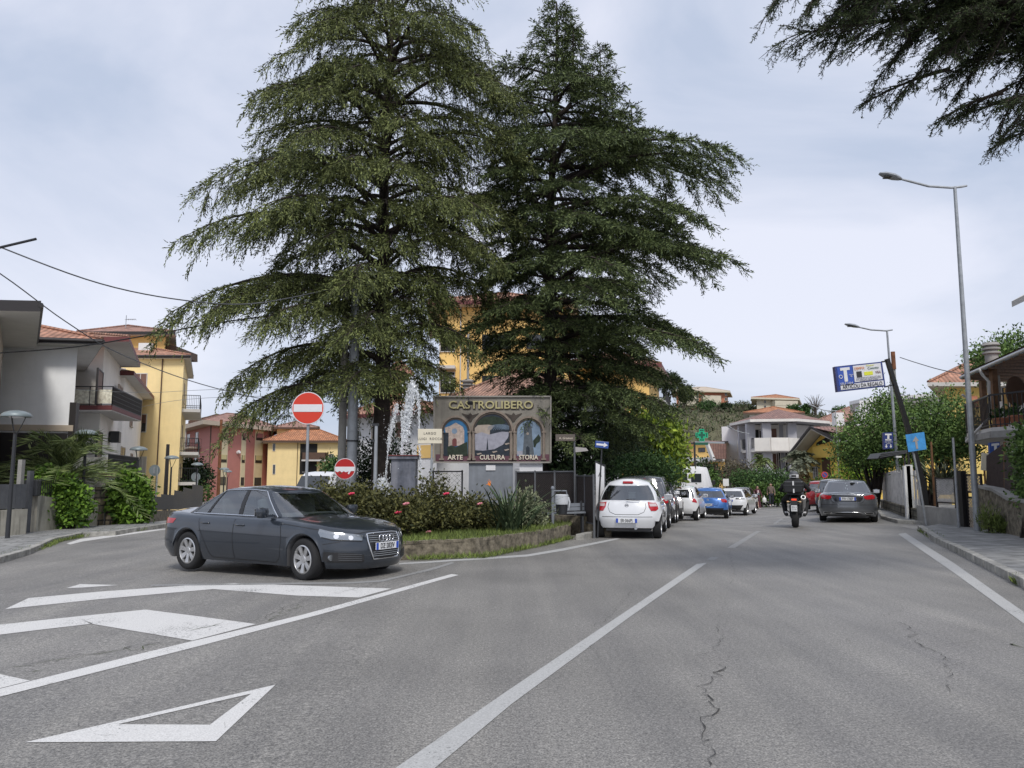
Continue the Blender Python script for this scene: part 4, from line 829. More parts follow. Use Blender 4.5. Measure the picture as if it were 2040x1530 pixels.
def merc_parts(root, D):
 plate(root, D, 'rear', .80, 'FW·178EF', .26)
 for sd in (1, -1):
  md = 'wr'; t = MB(); D.patch(t, [(a * sd, z) for a, z in ((.52, .90), (.60, .90), (.86, .94), (.98, .94), (1.0, .86), (.92, .79), (.60, .78), (.52, .82))], md, off=.010); t.build('tail_light', 'tail_red', root, smooth=50)
  e = MB(); D.patch(e, [(sd * a, z) for a, z in ((.50, .335), (.78, .355), (.80, .29), (.55, .275))], 'rear', off=.012); eo = e.build('exhaust_pipe', 'chrome', root)
  e = MB(); D.patch(e, [(sd * a, z) for a, z in ((.54, .325), (.765, .340), (.775, .302), (.57, .29))], 'rear', off=.018, th=.008); e.build('pipe_opening', 'black_plastic', eo)
 c = MB(); c.tube([D.cast(Vector((0, y, z)), Vector((1, 0, 0)), .012) for y, z in ((-.50, .925), (-.25, .945), (0, .95), (.25, .945), (.50, .925))], .014, 6); c.build('boot_trim', 'chrome', root, smooth=60)
 c = MB(); c.tube([D.cast(Vector((0, y, z)), Vector((1, 0, 0)), .012) for y, z in ((-.50, .30), (-.36, .345), (0, .355), (.36, .345), (.50, .30))], .013, 6); c.build('bumper_trim', 'chrome', root, smooth=60)
 b = MB(); D.patch(b, [(-.50, .915), (.50, .915), (.46, .78), (.38, .70), (-.38, .70), (-.46, .78)], 'rear', off=.002); b.build('boot_recess_shade', 'paint_black', root)  # first patch: black painted for the shade in the plate recess
 b = MB(); D.patch(b, [(-.72, .30), (-.46, .27), (-.36, .32), (.36, .32), (.46, .27), (.72, .30), (.66, .20), (-.66, .20)], 'rear', off=.004); b.build('bumper_insert', 'black_plastic', root)
 em = MB(); p = D.cast(Vector((0, 0, 1.0)), Vector((1, 0, 0)), .02); p = Vector((p.x, 0, .985)); em.tube([p + Vector((0, .04 * cos(t), .04 * sin(t))) for t in [2 * pi * i / 20 for i in range(21)]], .005, 6)
 for k in range(3): t = pi / 2 + k * 2 * pi / 3; em.bar(p, p + Vector((0, .038 * cos(t), .038 * sin(t))), .006, .006)
 em.build('star_emblem', 'chrome', root)
MER = dict(SAL); MER.update(paint='paint_merc', parked=1, steer=0, parts=[merc_parts], glass_rear='car_glass_dark', R=.335, rimr=.225, spokes=5, xlines=[('rear', [(-.60, .93), (-.50, .72), (-.42, .66), (.42, .66), (.50, .72), (.60, .93)]), ('rear', [(-.9, .60), (.9, .60)])], lines=SAL['lines'][:4])
MER['levels'] = [dict(l) for l in SAL['levels']]
for l, w_ in zip(MER['levels'], (.88, .93, .945, .935, .925, .885, .82)): l['w'] = w_; l['Lr'] = .75; l['nr'] = 2.5
MER['levels'][6]['z'] = [(-2.4, .975), (-1.6, .985), (.9, .935), (1.6, .87), (2.3, .72)]; MER['gh'] = dict(SAL['gh'], xr_b=-1.95, xr_t=-1.05, w_b=.79, w_t=.59, z_t=[(a, b + .02) for a, b in SAL['gh']['z_t']], Lr_b=.4, Lr_t=.25, fr=.80, rlo=.12)
put(MER, 'metallic grey saloon with chrome bumper trim parked on the right near the picket fence', 1691, 26.6, .415, None)
S9 = hatch('paint_grey', 3.9, 1.70, 1.50, 2.45, .8, belt=.95); S9['parts'] = [rear_bits(.6, '', [(.62, .98), (.9, .98), (.9, .7), (.62, .7)])]
put(S9, 'dark hatchback parked in front of the metallic grey saloon, mostly hidden by it', 1668, 33.5, .40, None)
S10 = hatch('paint_red', 3.9, 1.72, 1.50, 2.45, .8, belt=.95, R=.31); S10['parts'] = [rear_bits(.6, '', [(.62, 1.02), (.86, 1.02), (.90, .62), (.64, .62)])]
put(S10, 'red car parked farther along on the right, beside the hedge', 1642, 40, .36, None)
# == BUILDINGS
class Bld:
 def __init__(s, name, label, foot, cat='building', zb=None, group=None):
  s.c = [Vector(((px - CX) / F * Y * 1.0, Y)) if px != 'w' else None for px, Y in foot]
  s.c = [Vector(GP(px, Y)[:2]) for px, Y in foot]; zs = min(g(p.x, p.y) for p in s.c); s.z0 = zs if zb is None else zb
  s.o = Vector((s.c[0].x, s.c[0].y, s.z0)); s.root = thing(name, label, cat, tuple(s.o), group=group); s.n = len(s.c)
 def e(s, i):
  a, b = s.c[i], s.c[(i + 1) % s.n]; u = (b - a).normalized(); return a, u, Vector((u.y, -u.x)), (b - a).length
 def W(s, i, t, z, d=0):
  a, u, n, _ = s.e(i); p = a + u * t + n * d; return Vector((p.x, p.y, z)) - s.o
 def hit(s, i, px, py, d=0):
  a, u, n, _ = s.e(i); r = ray(px, py); n3 = Vector((n.x, n.y, 0)); o = Vector((0, 0, CAMZ)); A = Vector((a.x, a.y, 0)) + n3 * d
  t = (A - o).dot(n3) / r.dot(n3); p = o + r * t; return (Vector((p.x, p.y)) - a).dot(u), p.z
 def box(s, mb, i, s0, s1, z0, z1, d0, d1, m=0):
  vs = [s.W(i, t, z, d) for z in (z0, z1) for t, d in ((s0, d0), (s1, d0), (s1, d1), (s0, d1))]
  mb.add(vs, [(0, 3, 2, 1), (4, 5, 6, 7), (0, 1, 5, 4), (1, 2, 6, 5), (2, 3, 7, 6), (3, 0, 4, 7)], m)
 def walls(s, zt, mt, zb=None, name='wall', grow=0):
  mb = MB(); P_ = s.off(grow) if grow else s.c; zb = s.z0 - .6 if zb is None else zb
  mb.prism([(p.x - s.o.x, p.y - s.o.y, zb - s.o.z) for p in P_], (0, 0, zt - zb)); s.zt = zt; return mb.build(name, mt, s.root)
 def off(s, d, c=None):
  c = c or s.c; n = len(c); ds = d if isinstance(d, (list, tuple)) else [d] * n; out = []
  for i in range(n):
   a, b, q = c[i - 1], c[i], c[(i + 1) % n]; u1 = (b - a).normalized(); u2 = (q - b).normalized(); n1 = Vector((u1.y, -u1.x)); n2 = Vector((u2.y, -u2.x))
   p1 = b + n1 * ds[i - 1]; p2 = b + n2 * ds[i]; cr = u1.x * u2.y - u1.y * u2.x
   t = ((p2 - p1).x * u2.y - (p2 - p1).y * u2.x) / cr if abs(cr) > .05 else 0; out.append(p1 + u1 * t)
  return out
 def roof(s, z, over=.6, rise=1.4, mats=('tile', 'trim_dark', 'soffit'), th=.2, hip=.5, c=None, name='roof', gutter=None):
  c = s.off(over, c); mb = MB(); L3 = lambda p, zz: Vector((p.x, p.y, zz)) - s.o
  A = [L3(p, z) for p in c]; B = [L3(p, z + th) for p in c]; n = len(c); k = len(mb.v); mb.add(A + B, [tuple(range(n))[::-1]], 2); mb.f += [(i, (i + 1) % n, (i + 1) % n + n, i + n) for i in range(n)]; mb.m += [1] * n
  inn = [L3(p, z + th) for p in s.off(-.03, c)]
  if n == 4:
   l01 = (c[1] - c[0]).length; l12 = (c[2] - c[1]).length
   if l01 >= l12: m0, m1 = (c[0] + c[3]) / 2, (c[1] + c[2]) / 2; f = hip * l12 / l01; r0, r1 = m0.lerp(m1, f), m1.lerp(m0, f); fs = [(0, 1, 5, 4), (1, 2, 5), (2, 3, 4, 5), (3, 0, 4)]
   else: m0, m1 = (c[0] + c[1]) / 2, (c[3] + c[2]) / 2; f = hip * l01 / l12; r0, r1 = m0.lerp(m1, f), m1.lerp(m0, f); fs = [(0, 1, 4), (1, 2, 5, 4), (2, 3, 5), (3, 0, 4, 5)]
   mb.add(inn + [L3(r0, z + th + rise), L3(r1, z + th + rise)], fs, 0)
   rd = [(a + b_) for a, b_ in ()]
   ri = MB(); R0, R1 = L3(r0, z + th + rise + .04), L3(r1, z + th + rise + .04)
   ri.tube([R0, R1], .09, 6)
   for a_, q in ((0, R0 if fs[0] == (0, 1, 5, 4) else R0), (3, R0 if l01 >= l12 else R1), (1, R1 if l01 >= l12 else R0), (2, R1)): ri.tube([inn[a_] + Vector((0, 0, .03)), q], .08, 6)
  else:
   cc = sum((p for p in c), Vector((0, 0))) / n; mb.add(inn + [L3(cc, z + th + rise)], [(i, (i + 1) % n, n) for i in range(n)], 0); ri = None
  r = mb.build(name, list(mats), s.root)
  if ri and rise > .4: ri.build('ridge_tiles', mats[0], r, smooth=50)
  if gutter:
   for i in gutter:
    gm = MB(); gm.tube([A[i] + Vector((0, 0, th * .6)), A[(i + 1) % n] + Vector((0, 0, th * .6))], .075, 8); gm.build('gutter', 'trim_dark', r, smooth=50)
  return r
 def win(s, i, x0, y0, x1, y1, frame='sign_white', pane='pane', shut=0, shut_mat='shutter', fw=.06, mull=1, sill=1, name='window', grid=0):
  ym, xm = (y0 + y1) / 2, (x0 + x1) / 2; s0, s1 = s.hit(i, x0, ym)[0], s.hit(i, x1, ym)[0]; zb, zt = s.hit(i, xm, y1)[1], s.hit(i, xm, y0)[1]
  return s.winm(i, s0, s1, zb, zt, frame, pane, shut, shut_mat, fw, mull, sill, name, grid)
 def winm(s, i, s0, s1, zb, zt, frame='sign_white', pane='pane', shut=0, shut_mat='shutter', fw=.06, mull=1, sill=1, name='window', grid=0):
  mb = MB(); s.box(mb, i, s0 - fw, s0, zb - fw, zt + fw, -.05, .04); s.box(mb, i, s1, s1 + fw, zb - fw, zt + fw, -.05, .04); s.box(mb, i, s0, s1, zt, zt + fw, -.05, .038); s.box(mb, i, s0, s1, zb - fw, zb, -.05, .038 + .05 * sill)
  for k in range(mull): t = s0 + (s1 - s0) * (k + 1) / (mull + 1); s.box(mb, i, t - fw * .4, t + fw * .4, zb, zt, -.05, .026)
  w_ = mb.build(name, frame, s.root); p = MB(); s.box(p, i, s0, s1, zb, zt, -.04, .012); p.build('pane', pane, w_)
  if shut:
   p = MB(); s.box(p, i, s0 + .01, s1 - .01, zt - (zt - zb) * shut, zt - .005, .013, .032); zz = zb + (zt - zb) * (1 - shut)
   while zz < zt - .06: s.box(p, i, s0 + .012, s1 - .012, zz, zz + .012, .032, .038); zz += .09
   p.build('roller_shutter', shut_mat, w_)
  if grid:
   p = MB(); [s.box(p, i, s0 + (s1 - s0) * k / grid - .012, s0 + (s1 - s0) * k / grid + .012, zb, zt, .06, .08) for k in range(1, grid)]
   [s.box(p, i, s0, s1, zb + (zt - zb) * k / 4 - .012, zb + (zt - zb) * k / 4 + .012, .08, .095) for k in range(1, 4)]; p.build('window_grille', 'sign_white', w_)
  return w_
 def door(s, i, x0, y0, x1, y1, mt='shutter'): return s.win(i, x0, y0, x1, y1, 'trim_dark', mt, mull=0, sill=0, name='door')
 def pipe(s, i, px, z0, z1, mt='brown', d=.07, r=.045):
  t = s.hit(i, px, 900)[0]; mb = MB(); mb.tube([s.W(i, t, z0, d), s.W(i, t, z1, d)], r, 8); return mb.build('downpipe', mt, s.root, smooth=50)
 def balcony(s, i, s0, s1, z, dep, slab='cream_wall', edge=None, th=.22, h=1.0, rail='bars', rail_mat='dark_metal', solid=None, sp=.11):
  b = MB(); s.box(b, i, s0, s1, z - th, z, -.02, dep); bo = b.build('balcony', slab, s.root)
  if edge: e = MB(); s.box(e, i, s0 - .012, s1 + .012, z - th + .02, z + .03, .02, dep + .012); e.build('balcony_edge', edge, bo)
  r = MB(); pts = [(s0 + .04, 0.0), (s0 + .04, dep - .05), (s1 - .04, dep - .05), (s1 - .04, 0.0)]
  if solid:
   for (a, da), (c_, dc) in zip(pts[:-1], pts[1:]): s.box(r, i, min(a, c_) - .05, max(a, c_) + .05, z, z + h, min(da, dc) - .05, max(da, dc) + .05)
   r.build('balcony_wall', solid, bo)
  else:
   for (a, da), (c_, dc) in zip(pts[:-1], pts[1:]):
    P0, P1 = s.W(i, a, z, da), s.W(i, c_, z, dc); n_ = max(2, int((P1 - P0).length / sp)); up = Vector((0, 0, 1))
    r.bar(P0 + up * h, P1 + up * h, .05, .04); r.bar(P0 + up * .1, P1 + up * .1, .03, .03)
    for k in range(n_ + 1): q = P0.lerp(P1, k / n_); w_ = .04 if k in (0, n_) else .016; r.bar(q + up * .0, q + up * h, w_, w_)
    if rail == 'panel': 
     nn = (P1 - P0).normalized(); r.add([P0 + up * .16, P1 + up * .16, P1 + up * (h - .12), P0 + up * (h - .12)], [(0, 1, 2, 3)], 1)
   r.build('railing', [rail_mat, 'rail_panel'], bo)
  return bo
 def ac(s, i, px, py, sc=1):
  t, z = s.hit(i, px, py); mb = MB(); s.box(mb, i, t - .4 * sc, t + .4 * sc, z - .28 * sc, z + .28 * sc, .05, .38); a = mb.build('air_conditioner', 'white_paint', s.root, bevel=.02)
  f = MB(); c = s.W(i, t - .08, z, .385); _, u, n, _ = s.e(i); u3, n3 = Vector((u.x, u.y, 0)), Vector((n.x, n.y, 0))
  pts = [c + u3 * (.2 * cos(q)) + Vector((0, 0, .2 * sin(q))) for q in [2 * pi * k / 16 for k in range(16)]]; f.prism(pts, n3 * .01); f.build('fan_grille', 'fence_grey', a)
def zpx(py, Y): return P(CX, py, Y).z
mm('rail_panel', (.80, .75, .62), .8, var=.6, vs=7, c2=(.45, .40, .30))
A = Bld('house', 'grey white house with a blank wall and dark eaves behind the palm, leftmost', [(-170, 28.4), (131, 29.4), (108, 37), (-170, 36)], 'house')
zA = zpx(688, 29); A.walls(zA, 'grey_white'); A.roof(zA, .75, 1.15, th=.22, gutter=[0, 1])
b = MB(); A.box(b, 0, 0, A.e(0)[3] + .05, zpx(858, 29), zpx(846, 29), -.02, .10); b.build('band', 'tan', A.root)
b = MB(); A.box(b, 0, 0, A.e(0)[3] - .15, A.z0, zpx(862, 29), -.02, .06); b.build('recess_shade_panel', 'trim_dark', A.root)  # dark sheet painted for the shaded recess under the overhang
b = MB(); A.box(b, 0, A.e(0)[3] - .12, A.e(0)[3] + .1, zpx(886, 29), zpx(800, 29), -.3, .08); b.build('canopy_edge', 'trim_dark', A.root)
A2 = Bld('house_wing', 'taller wing of the leftmost house with beige wall and boxed eave at the photo edge', [(-330, 22.6), (-36, 23), (-22, 28.2), (-240, 28.2)], 'house'); zz = zpx(624, 22.6)
A2.walls(zz - .05, 'tan'); A2.roof(zz, [.8, 1.02, .5, .5], .25, th=.32, gutter=[1])
B = Bld('house', 'off white house with two balconies and dark red slab edges, beside the grey white house', [(60, 36.2), (186, 36.2), (224, 43.2), (232, 43.4), (271, 55.5), (150, 56)], 'house')
zB = zpx(690, 36); B.walls(zB, 'cream_wall')
r1 = [Vector(GP(60, 34.7)[:2]), Vector(GP(236, 34.7)[:2]), Vector(GP(262, 43)[:2]), Vector(GP(130, 43)[:2])]; B.roof(zB, 0, .45, ('tile_old', 'trim_red', 'soffit'), th=.22, c=r1)
r2 = [Vector(GP(150, 42.6)[:2]), Vector(GP(250, 42.6)[:2]), Vector(GP(299, 58)[:2]), Vector(GP(180, 58)[:2])]; B.roof(zB - .5, 0, .4, ('tile_old', 'trim_red', 'soffit'), th=.25, c=r2)
for zf in (zpx(812, 35.5), zpx(945, 35.5)):
 L0 = B.e(0)[3]; cn = [B.W(0, 1.0, zf, 0), B.W(0, 1.0, zf, 1.25), B.W(0, L0 + 1.15, zf, 1.25), B.W(1, 5.2, zf, 1.3), B.W(1, 5.2, zf, 0), B.W(0, L0, zf, 0)]
 mb = MB(); mb.prism([p - Vector((0, 0, .2)) for p in cn], (0, 0, .2)); bo = mb.build('balcony', 'soffit', B.root)
 e = MB(); [e.bar(p - Vector((0, 0, .05)), q - Vector((0, 0, .05)), .05, .2) for p, q in zip(cn[:3], cn[1:4])]; e.build('balcony_edge', 'trim_red', bo)
 r = MB(); up = Vector((0, 0, 1))
 for k_, (p, q) in enumerate(zip(cn[:3], cn[1:4])):
  r.bar(p + up * .9, q + up * .9, .05, .04); r.bar(p + up * .08, q + up * .08, .03, .03); n_ = int((q - p).length / (.14 if k_ == 2 else 1.2)) + 1
  for k in range(n_ + 1): c_ = p.lerp(q, k / n_); r.bar(c_, c_ + up * .9, .03, .03)
  if k_ < 2: r.add([p + up * .14, q + up * .14, q + up * .76, p + up * .76], [(0, 1, 2, 3)], 1)
  else:
   for z_ in (.3, .5, .7): r.bar(p + up * z_, q + up * z_, .015, .03)
 r.build('railing', ['dark_metal', 'rail_panel'], bo)
B.door(1, 193, 738, 203, 807); B.door(1, 192, 862, 201, 940); B.win(3, 236, 770, 243, 800, 'tan', 'shutter'); B.win(3, 240, 892, 248, 918, 'tan', 'pane'); B.win(3, 259, 905, 263, 935, 'tan', 'shutter'); B.win(3, 259, 802, 264, 850, 'tan', 'shutter')
b = MB(); B.box(b, 1, 3.4, 4.3, zpx(882, 40), zpx(860, 40), .05, .5); b.build('air_conditioner', 'dark_metal', B.root, bevel=.03)
Cc = Bld('apartment_block', 'tall pale yellow apartment block with set back top storey behind the white house', [(150, 56), (351, 56), (361, 67), (170, 67)])
zC = zpx(715, 56); Cc.walls(zC, 'yellow_wall'); Cc.roof(zC, .45, 1.3, ('tile', 'trim_dark', 'soffit'), th=.22, gutter=[0])
Cc2 = [Vector(GP(150, 58.5)[:2]), Vector(GP(311, 58.5)[:2]), Vector(GP(318, 67)[:2]), Vector(GP(160, 67)[:2])]; mb = MB(); zt2 = zpx(670, 58.5); mb.prism([(p.x - Cc.o.x, p.y - Cc.o.y, zC - Cc.o.z) for p in Cc2], (0, 0, zt2 - zC)); mb.build('top_storey', 'orange_wall', Cc.root)
Cc.roof(zt2, .7, 1.1, ('tile_far', 'trim_dark', 'soffit'), th=.25, c=Cc2, name='top_roof')
mb = MB(); q = [P(313, 681, 59), P(352, 690, 59), P(352, 706, 59), P(313, 706, 59)]; mb.prism([p - Cc.o for p in q], (0, 4, 0)); mb.build('lean_to_roof', 'wood_dark', Cc.root)
t, z = Cc.hit(0, 291, 692); mb = MB(); mb.cbox(P(291, 692, 57.7) - Cc.o, (.95, .4, .6)); mb.build('air_conditioner', 'white_paint', Cc.root)
Cc.win(0, 267, 745, 292, 775, 'soffit', 'shutter', mull=1); Cc.win(0, 272, 826, 291, 860, 'soffit', 'pane', .5); Cc.win(0, 270, 911, 290, 944, 'soffit', 'curtain', mull=2); Cc.pipe(0, 315, Cc.z0, zC)
for y_ in (822, 903, 960): Cc.balcony(1, .6, 9.5, zpx(y_, 60), 1.25, 'soffit', h=1.0)
for y0, y1 in ((768, 805), (850, 888), (925, 960)): Cc.winm(1, 3, 4.2, zpx(y1, 60), zpx(y0, 60), 'tan', 'shutter', mull=0)
mb = MB(); a_ = P(249, 676, 60) - Cc.o; mb.bar(a_, a_ + Vector((0, 0, 1.9)), .04, .04); mb.bar(a_ + Vector((-.1, 0, 1.55)), a_ + Vector((.75, 0, 1.6)), .03, .03); [mb.bar(a_ + Vector((.1 + .15 * k, -.25, 1.57)), a_ + Vector((.1 + .15 * k, .25, 1.57)), .02, .02) for k in range(5)]; mb.build('aerial', 'steel', Cc.root)
Pk = Bld('apartment_block', 'pink apartment block with cream window strips and hipped tile roof', [(413, 104), (541, 118), (520, 132), (352, 122)])
zP = zpx(848, 104); Pk.walls(zP, 'pink'); Pk.roof(zP, [1.2, 1.2, 1, 1.6], 2.2, ('tile_far', 'tan', 'tan'), th=.55, hip=.45)
mb = MB(); mb.prism([P(x, y, 118) - Pk.o for x, y in ((375, 845), (375, 838), (415, 829), (432, 824), (432, 845))], (0, 5, 0)); mb.build('roof_dormer', 'brown', Pk.root)
mb = MB(); mb.prism([P(x, y, 119) - Pk.o for x, y in ((379, 840), (379, 826), (384, 826), (384, 838))], (0, .6, 0)); mb.build('chimney', 'concrete', Pk.root)
for x0, x1 in ((436, 453), (480, 489), (507, 523)):
 mb = MB(); s0, s1 = Pk.hit(0, x0, 900)[0], Pk.hit(0, x1, 900)[0]; Pk.box(mb, 0, s0, s1, Pk.z0, zP - .02, -.02, .05); mb.build('cream_strip', 'cream', Pk.root)
 for (y0, y1), sm in zip(((862, 876), (906, 921), (950, 966)), ('shutter', 'shutter_cream', 'pane')):
  dy = (x0 - 436) * .02; sh = Pk.hit(0, x0 + 1.5, 900)[0], Pk.hit(0, x1 - 1.5, 900)[0]; zt_, zb_ = Pk.hit(0, (x0 + x1) / 2, y0 + dy)[1], Pk.hit(0, (x0 + x1) / 2, y1 + dy)[1]
  mb = MB(); Pk.box(mb, 0, sh[0], sh[1], zb_, zt_, .0, .09); w_ = mb.build('window', 'trim_dark', Pk.root); mb = MB(); Pk.box(mb, 0, sh[0] + .1, sh[1] - .1, zb_ + (.4 if y0 < 940 else .1), zt_, .09, .12); mb.build('pane', 'pink_shutter' if sm == 'shutter' else sm, w_)
for px in (417, 536): Pk.pipe(0, px, Pk.z0, zP, 'brown', .1, .09)
mb = MB(); mb.tube([Pk.W(0, Pk.hit(0, 473, 900)[0], zpx(901, 108), .0), Pk.W(0, Pk.hit(0, 473, 900)[0], zpx(899, 108), .35)], .25, 10); mb.build('satellite_dish', 'white_paint', Pk.root)
for y_ in (891, 940): Pk.balcony(3, 3, 16, zpx(y_, 110), 1.6, 'tan', h=1.1, sp=.35)
for y0, y1 in ((862, 884), (912, 935)):
 for t in (6, 12): Pk.winm(3, t, t + 2, zpx(y1, 112), zpx(y0, 112), 'tan', 'pane', mull=1)
mb = MB(); Pk.box(mb, 3, 12, 12.25, Pk.z0, zP, 1.3, 1.55); Pk.box(mb, 3, 7, 7.25, Pk.z0, zP, 1.3, 1.55); [o_ for o_ in ()]; mb.build('balcony_posts', 'soffit', Pk.root)
Y2 = Bld('apartment_block', 'yellow apartment block with orange tiled roof beyond the white van', [(530, 112), (680, 112), (690, 128), (530, 128)])
zY = zpx(882, 112); Y2.walls(zY, 'yellow_wall'); Y2.roof(zY, .8, 2.6, ('tile_orange', 'brown', 'soffit'), th=.3)
c2 = [Vector(GP(547, 116)[:2]), Vector(GP(622, 116)[:2]), Vector(GP(625, 126)[:2]), Vector(GP(547, 126)[:2])]; mb = MB(); mb.prism([(p.x - Y2.o.x, p.y - Y2.o.y, zY - Y2.o.z) for p in c2], (0, 0, zpx(855, 116) - zY)); mb.build('top_storey', 'yellow_wall', Y2.root)
Y2.roof(zpx(855, 116), .8, 1.1, ('tile_far', 'brown', 'soffit'), th=.25, c=c2, name='top_roof')
mb = MB(); s0, s1 = Y2.hit(0, 598, 900)[0], Y2.hit(0, 632, 900)[0]; Y2.box(mb, 0, s0, s1, zpx(945, 112), zpx(884, 112), -.02, .05); mb.build('loggia', 'opening_shade', Y2.root)  # flat near-black sheet on the wall, painted as the loggia's shade
Y2.balcony(0, s0 + .6, s1 + 1.6, zpx(916, 112), 1.4, 'soffit', h=1.0, solid='brown'); Y2.winm(0, s0 + .4, s0 + 1.0, zpx(905, 112), zpx(892, 112), 'soffit', 'white_paint', mull=0); Y2.winm(0, s0 + 1.4, s1 - .2, zpx(908, 112), zpx(890, 112), 'soffit', 'white_paint', mull=1); Y2.winm(0, s0 + .4, s0 + 1.1, zpx(940, 112), zpx(925, 112), 'soffit', 'curtain', mull=0)
Y2.win(0, 544, 884, 548, 898, 'soffit', 'pane', mull=0); Y2.win(0, 544, 926, 548, 944, 'soffit', 'pane', mull=0); Y2.pipe(0, 593, Y2.z0, zY); Y2.win(0, 656, 905, 664, 918, 'soffit', 'pane')
C0 = Bld('house', 'pale house with a yellow base band behind the fountain jets', [(700, 44), (868, 40), (880, 52), (715, 54)], 'house')
zc = zpx(828, 41); C0.walls(zc, 'white_wall'); C0.roof(zc, .7, 1.2, ('tile', 'trim_red', 'soffit'), th=.2)
mb = MB(); t0 = C0.hit(0, 832, 900)[0]; C0.box(mb, 0, t0, C0.e(0)[3], zpx(912, 40), zpx(886, 40), -.02, .05); mb.build('yellow_band', 'orange_wall', C0.root)
C0.win(0, 790, 842, 812, 870, 'tan', 'shutter'); C0.win(0, 742, 850, 762, 880, 'tan', 'curtain'); C0.win(0, 700, 858, 716, 892, 'sign_white', 'pane')
C00 = Bld('apartment_block', 'narrow block with brick red balcony wall glimpsed left of the fountain top', [(772, 58), (808, 58), (812, 66), (772, 66)]); C00.walls(zpx(752, 58), 'yellow_wall'); C00.roof(zpx(752, 58), .5, 1.2, ('tile', 'trim_red', 'soffit'))
mb = MB(); C00.box(mb, 0, .1, C00.e(0)[3] - .1, zpx(812, 58), zpx(765, 58), 0, .8); mb.build('balcony_wall', 'brick_far', C00.root)
C1 = Bld('house', 'white house with old tile roof and louvred shutters behind the town sign', [(868, 41.5), (1212, 37), (1240, 50), (880, 54)], 'house')
z1 = zpx(806, 38.5); C1.walls(z1, 'white_wall'); C1.roof(z1, .55, 2.3, ('tile_old', 'trim_red', 'soffit'), th=.2)
C1.win(0, 1103, 848, 1116, 902, 'sign_white', 'soffit', 1, 'white_paint'); C1.win(0, 1128, 845, 1146, 880, 'sign_white', 'curtain', .5, 'white_paint'); C1.win(0, 1194, 842, 1211, 866, 'sign_white', 'pane', grid=5); C1.win(0, 1028, 935, 1060, 960, 'sign_white', 'pane', 1, 'white_paint')
mb = MB(); p = P(932, 776, 44) - C1.o; mb.lathe([(.30, -.5), (.30, 0), (.42, .02), (.42, .08), (.28, .1), (.28, .2), (.42, .22), (.42, .28), (.28, .3), (.28, .4), (.42, .42), (.42, .5), (0, .62)], 16, p); mb.lathe([(.07, .5), (.07, 3.2), (0, 3.2)], 8, p); mb.build('chimney', 'concrete', C1.root, smooth=40)
C2 = Bld('apartment_block', 'tall deep yellow apartment block behind the cedar and the town sign', [(872, 56), (1130, 56), (1140, 68), (872, 68)])
z2 = zpx(612, 56); C2.walls(z2, 'orange_wall'); C2.roof(z2, .9, 1.8, ('tile', 'trim_red', 'soffit'), th=.3)
for y0, y1 in ((742, 782), (660, 700)):
 C2.win(0, 962, y0 + 8, 1016, y1 - 6, 'trim_dark', 'pane', mull=1); C2.win(0, 878, y0, 905, y1, 'soffit', 'opening_shade', mull=0); C2.win(0, 1050, y0 + 8, 1085, y1 - 6, 'trim_dark', 'pane')
C2.ac(0, 893, 757, 1.1); C2.pipe(0, 916, 0, z2, 'soffit'); mb = MB(); C2.box(mb, 0, C2.hit(0, 872, 800)[0], C2.hit(0, 908, 800)[0], zpx(738, 56), zpx(732, 56), 0, 1.1); mb.build('balcony', 'soffit', C2.root)
C3 = Bld('apartment_block', 'deep yellow apartment block with white end balconies right of the cedars', [(1150, 62), (1298, 62), (1318, 72), (1150, 74)])
z3 = zpx(735, 62); C3.walls(z3, 'orange_wall'); C3.roof(z3, 1.1, 1.6, ('tile', 'trim_red', 'soffit'), th=.3)
for y_ in (800, 832, 868, 905): C3.balcony(1, .5, 9, zpx(y_, 65), 1.1, 'soffit', h=.9)
for x0, x1, y0, y1 in ((1214, 1224, 858, 880), (1262, 1276, 795, 822), (1262, 1276, 845, 872), (1214, 1226, 800, 826)): C3.win(0, x0, y0, x1, y1, 'soffit', 'pane', grid=3)
O1 = Bld('house', 'orange walled house with sloping red canopy beyond the pharmacy sign', [(1376, 100), (1446, 96), (1450, 110), (1376, 110)], 'house')
zo = zpx(884, 98); O1.walls(zo, 'orange_wall'); O1.roof(zo, .5, .3, ('tile_brown', 'trim_dark', 'soffit'))
mb = MB(); mb.prism([P(x, y, 94) - O1.o for x, y in ((1411, 884), (1447, 884), (1447, 914), (1424, 914))], (0, 1.5, 0)); mb.build('canopy', 'tile_brown', O1.root); mb = MB(); mb.prism([P(x, y, 93.9) - O1.o for x, y in ((1409, 884), (1413, 884), (1426, 916), (1421, 916))], (0, 1.2, 0)); mb.build('canopy_edge', 'white_paint', O1.root)
mb = MB(); O1.box(mb, 0, 0, O1.e(0)[3], zpx(920, 98), zpx(912, 98), 0, 2.0); O1.box(mb, 0, 1.8, 3.0, O1.z0, zpx(916, 98), 0, 1.6); mb.build('balcony', 'white_paint', O1.root)
O1.win(0, 1392, 893, 1404, 900, 'trim_dark', 'pane'); O1.winm(0, 2.6, 4.2, O1.z0 + .3, zpx(926, 98), 'trim_dark', 'shutter')
Vg = Bld('villa', 'grey and white villa with curved balconies and brown hipped roofs', [(1474, 100), (1500, 94), (1592, 93), (1640, 97), (1640, 112), (1470, 112)], 'villa')
zv = zpx(850, 97); Vg.walls(zv, 'villa')
wb = [Vector(GP(1442, 101)[:2]), Vector(GP(1474, 100)[:2]), Vector(GP(1474, 108)[:2]), Vector(GP(1442, 109)[:2])]; mb = MB(); mb.prism([(p.x - Vg.o.x, p.y - Vg.o.y, -1) for p in wb], (0, 0, zpx(849, 100) - Vg.z0 + 1)); mb.build('white_block', 'white_wall', Vg.root)
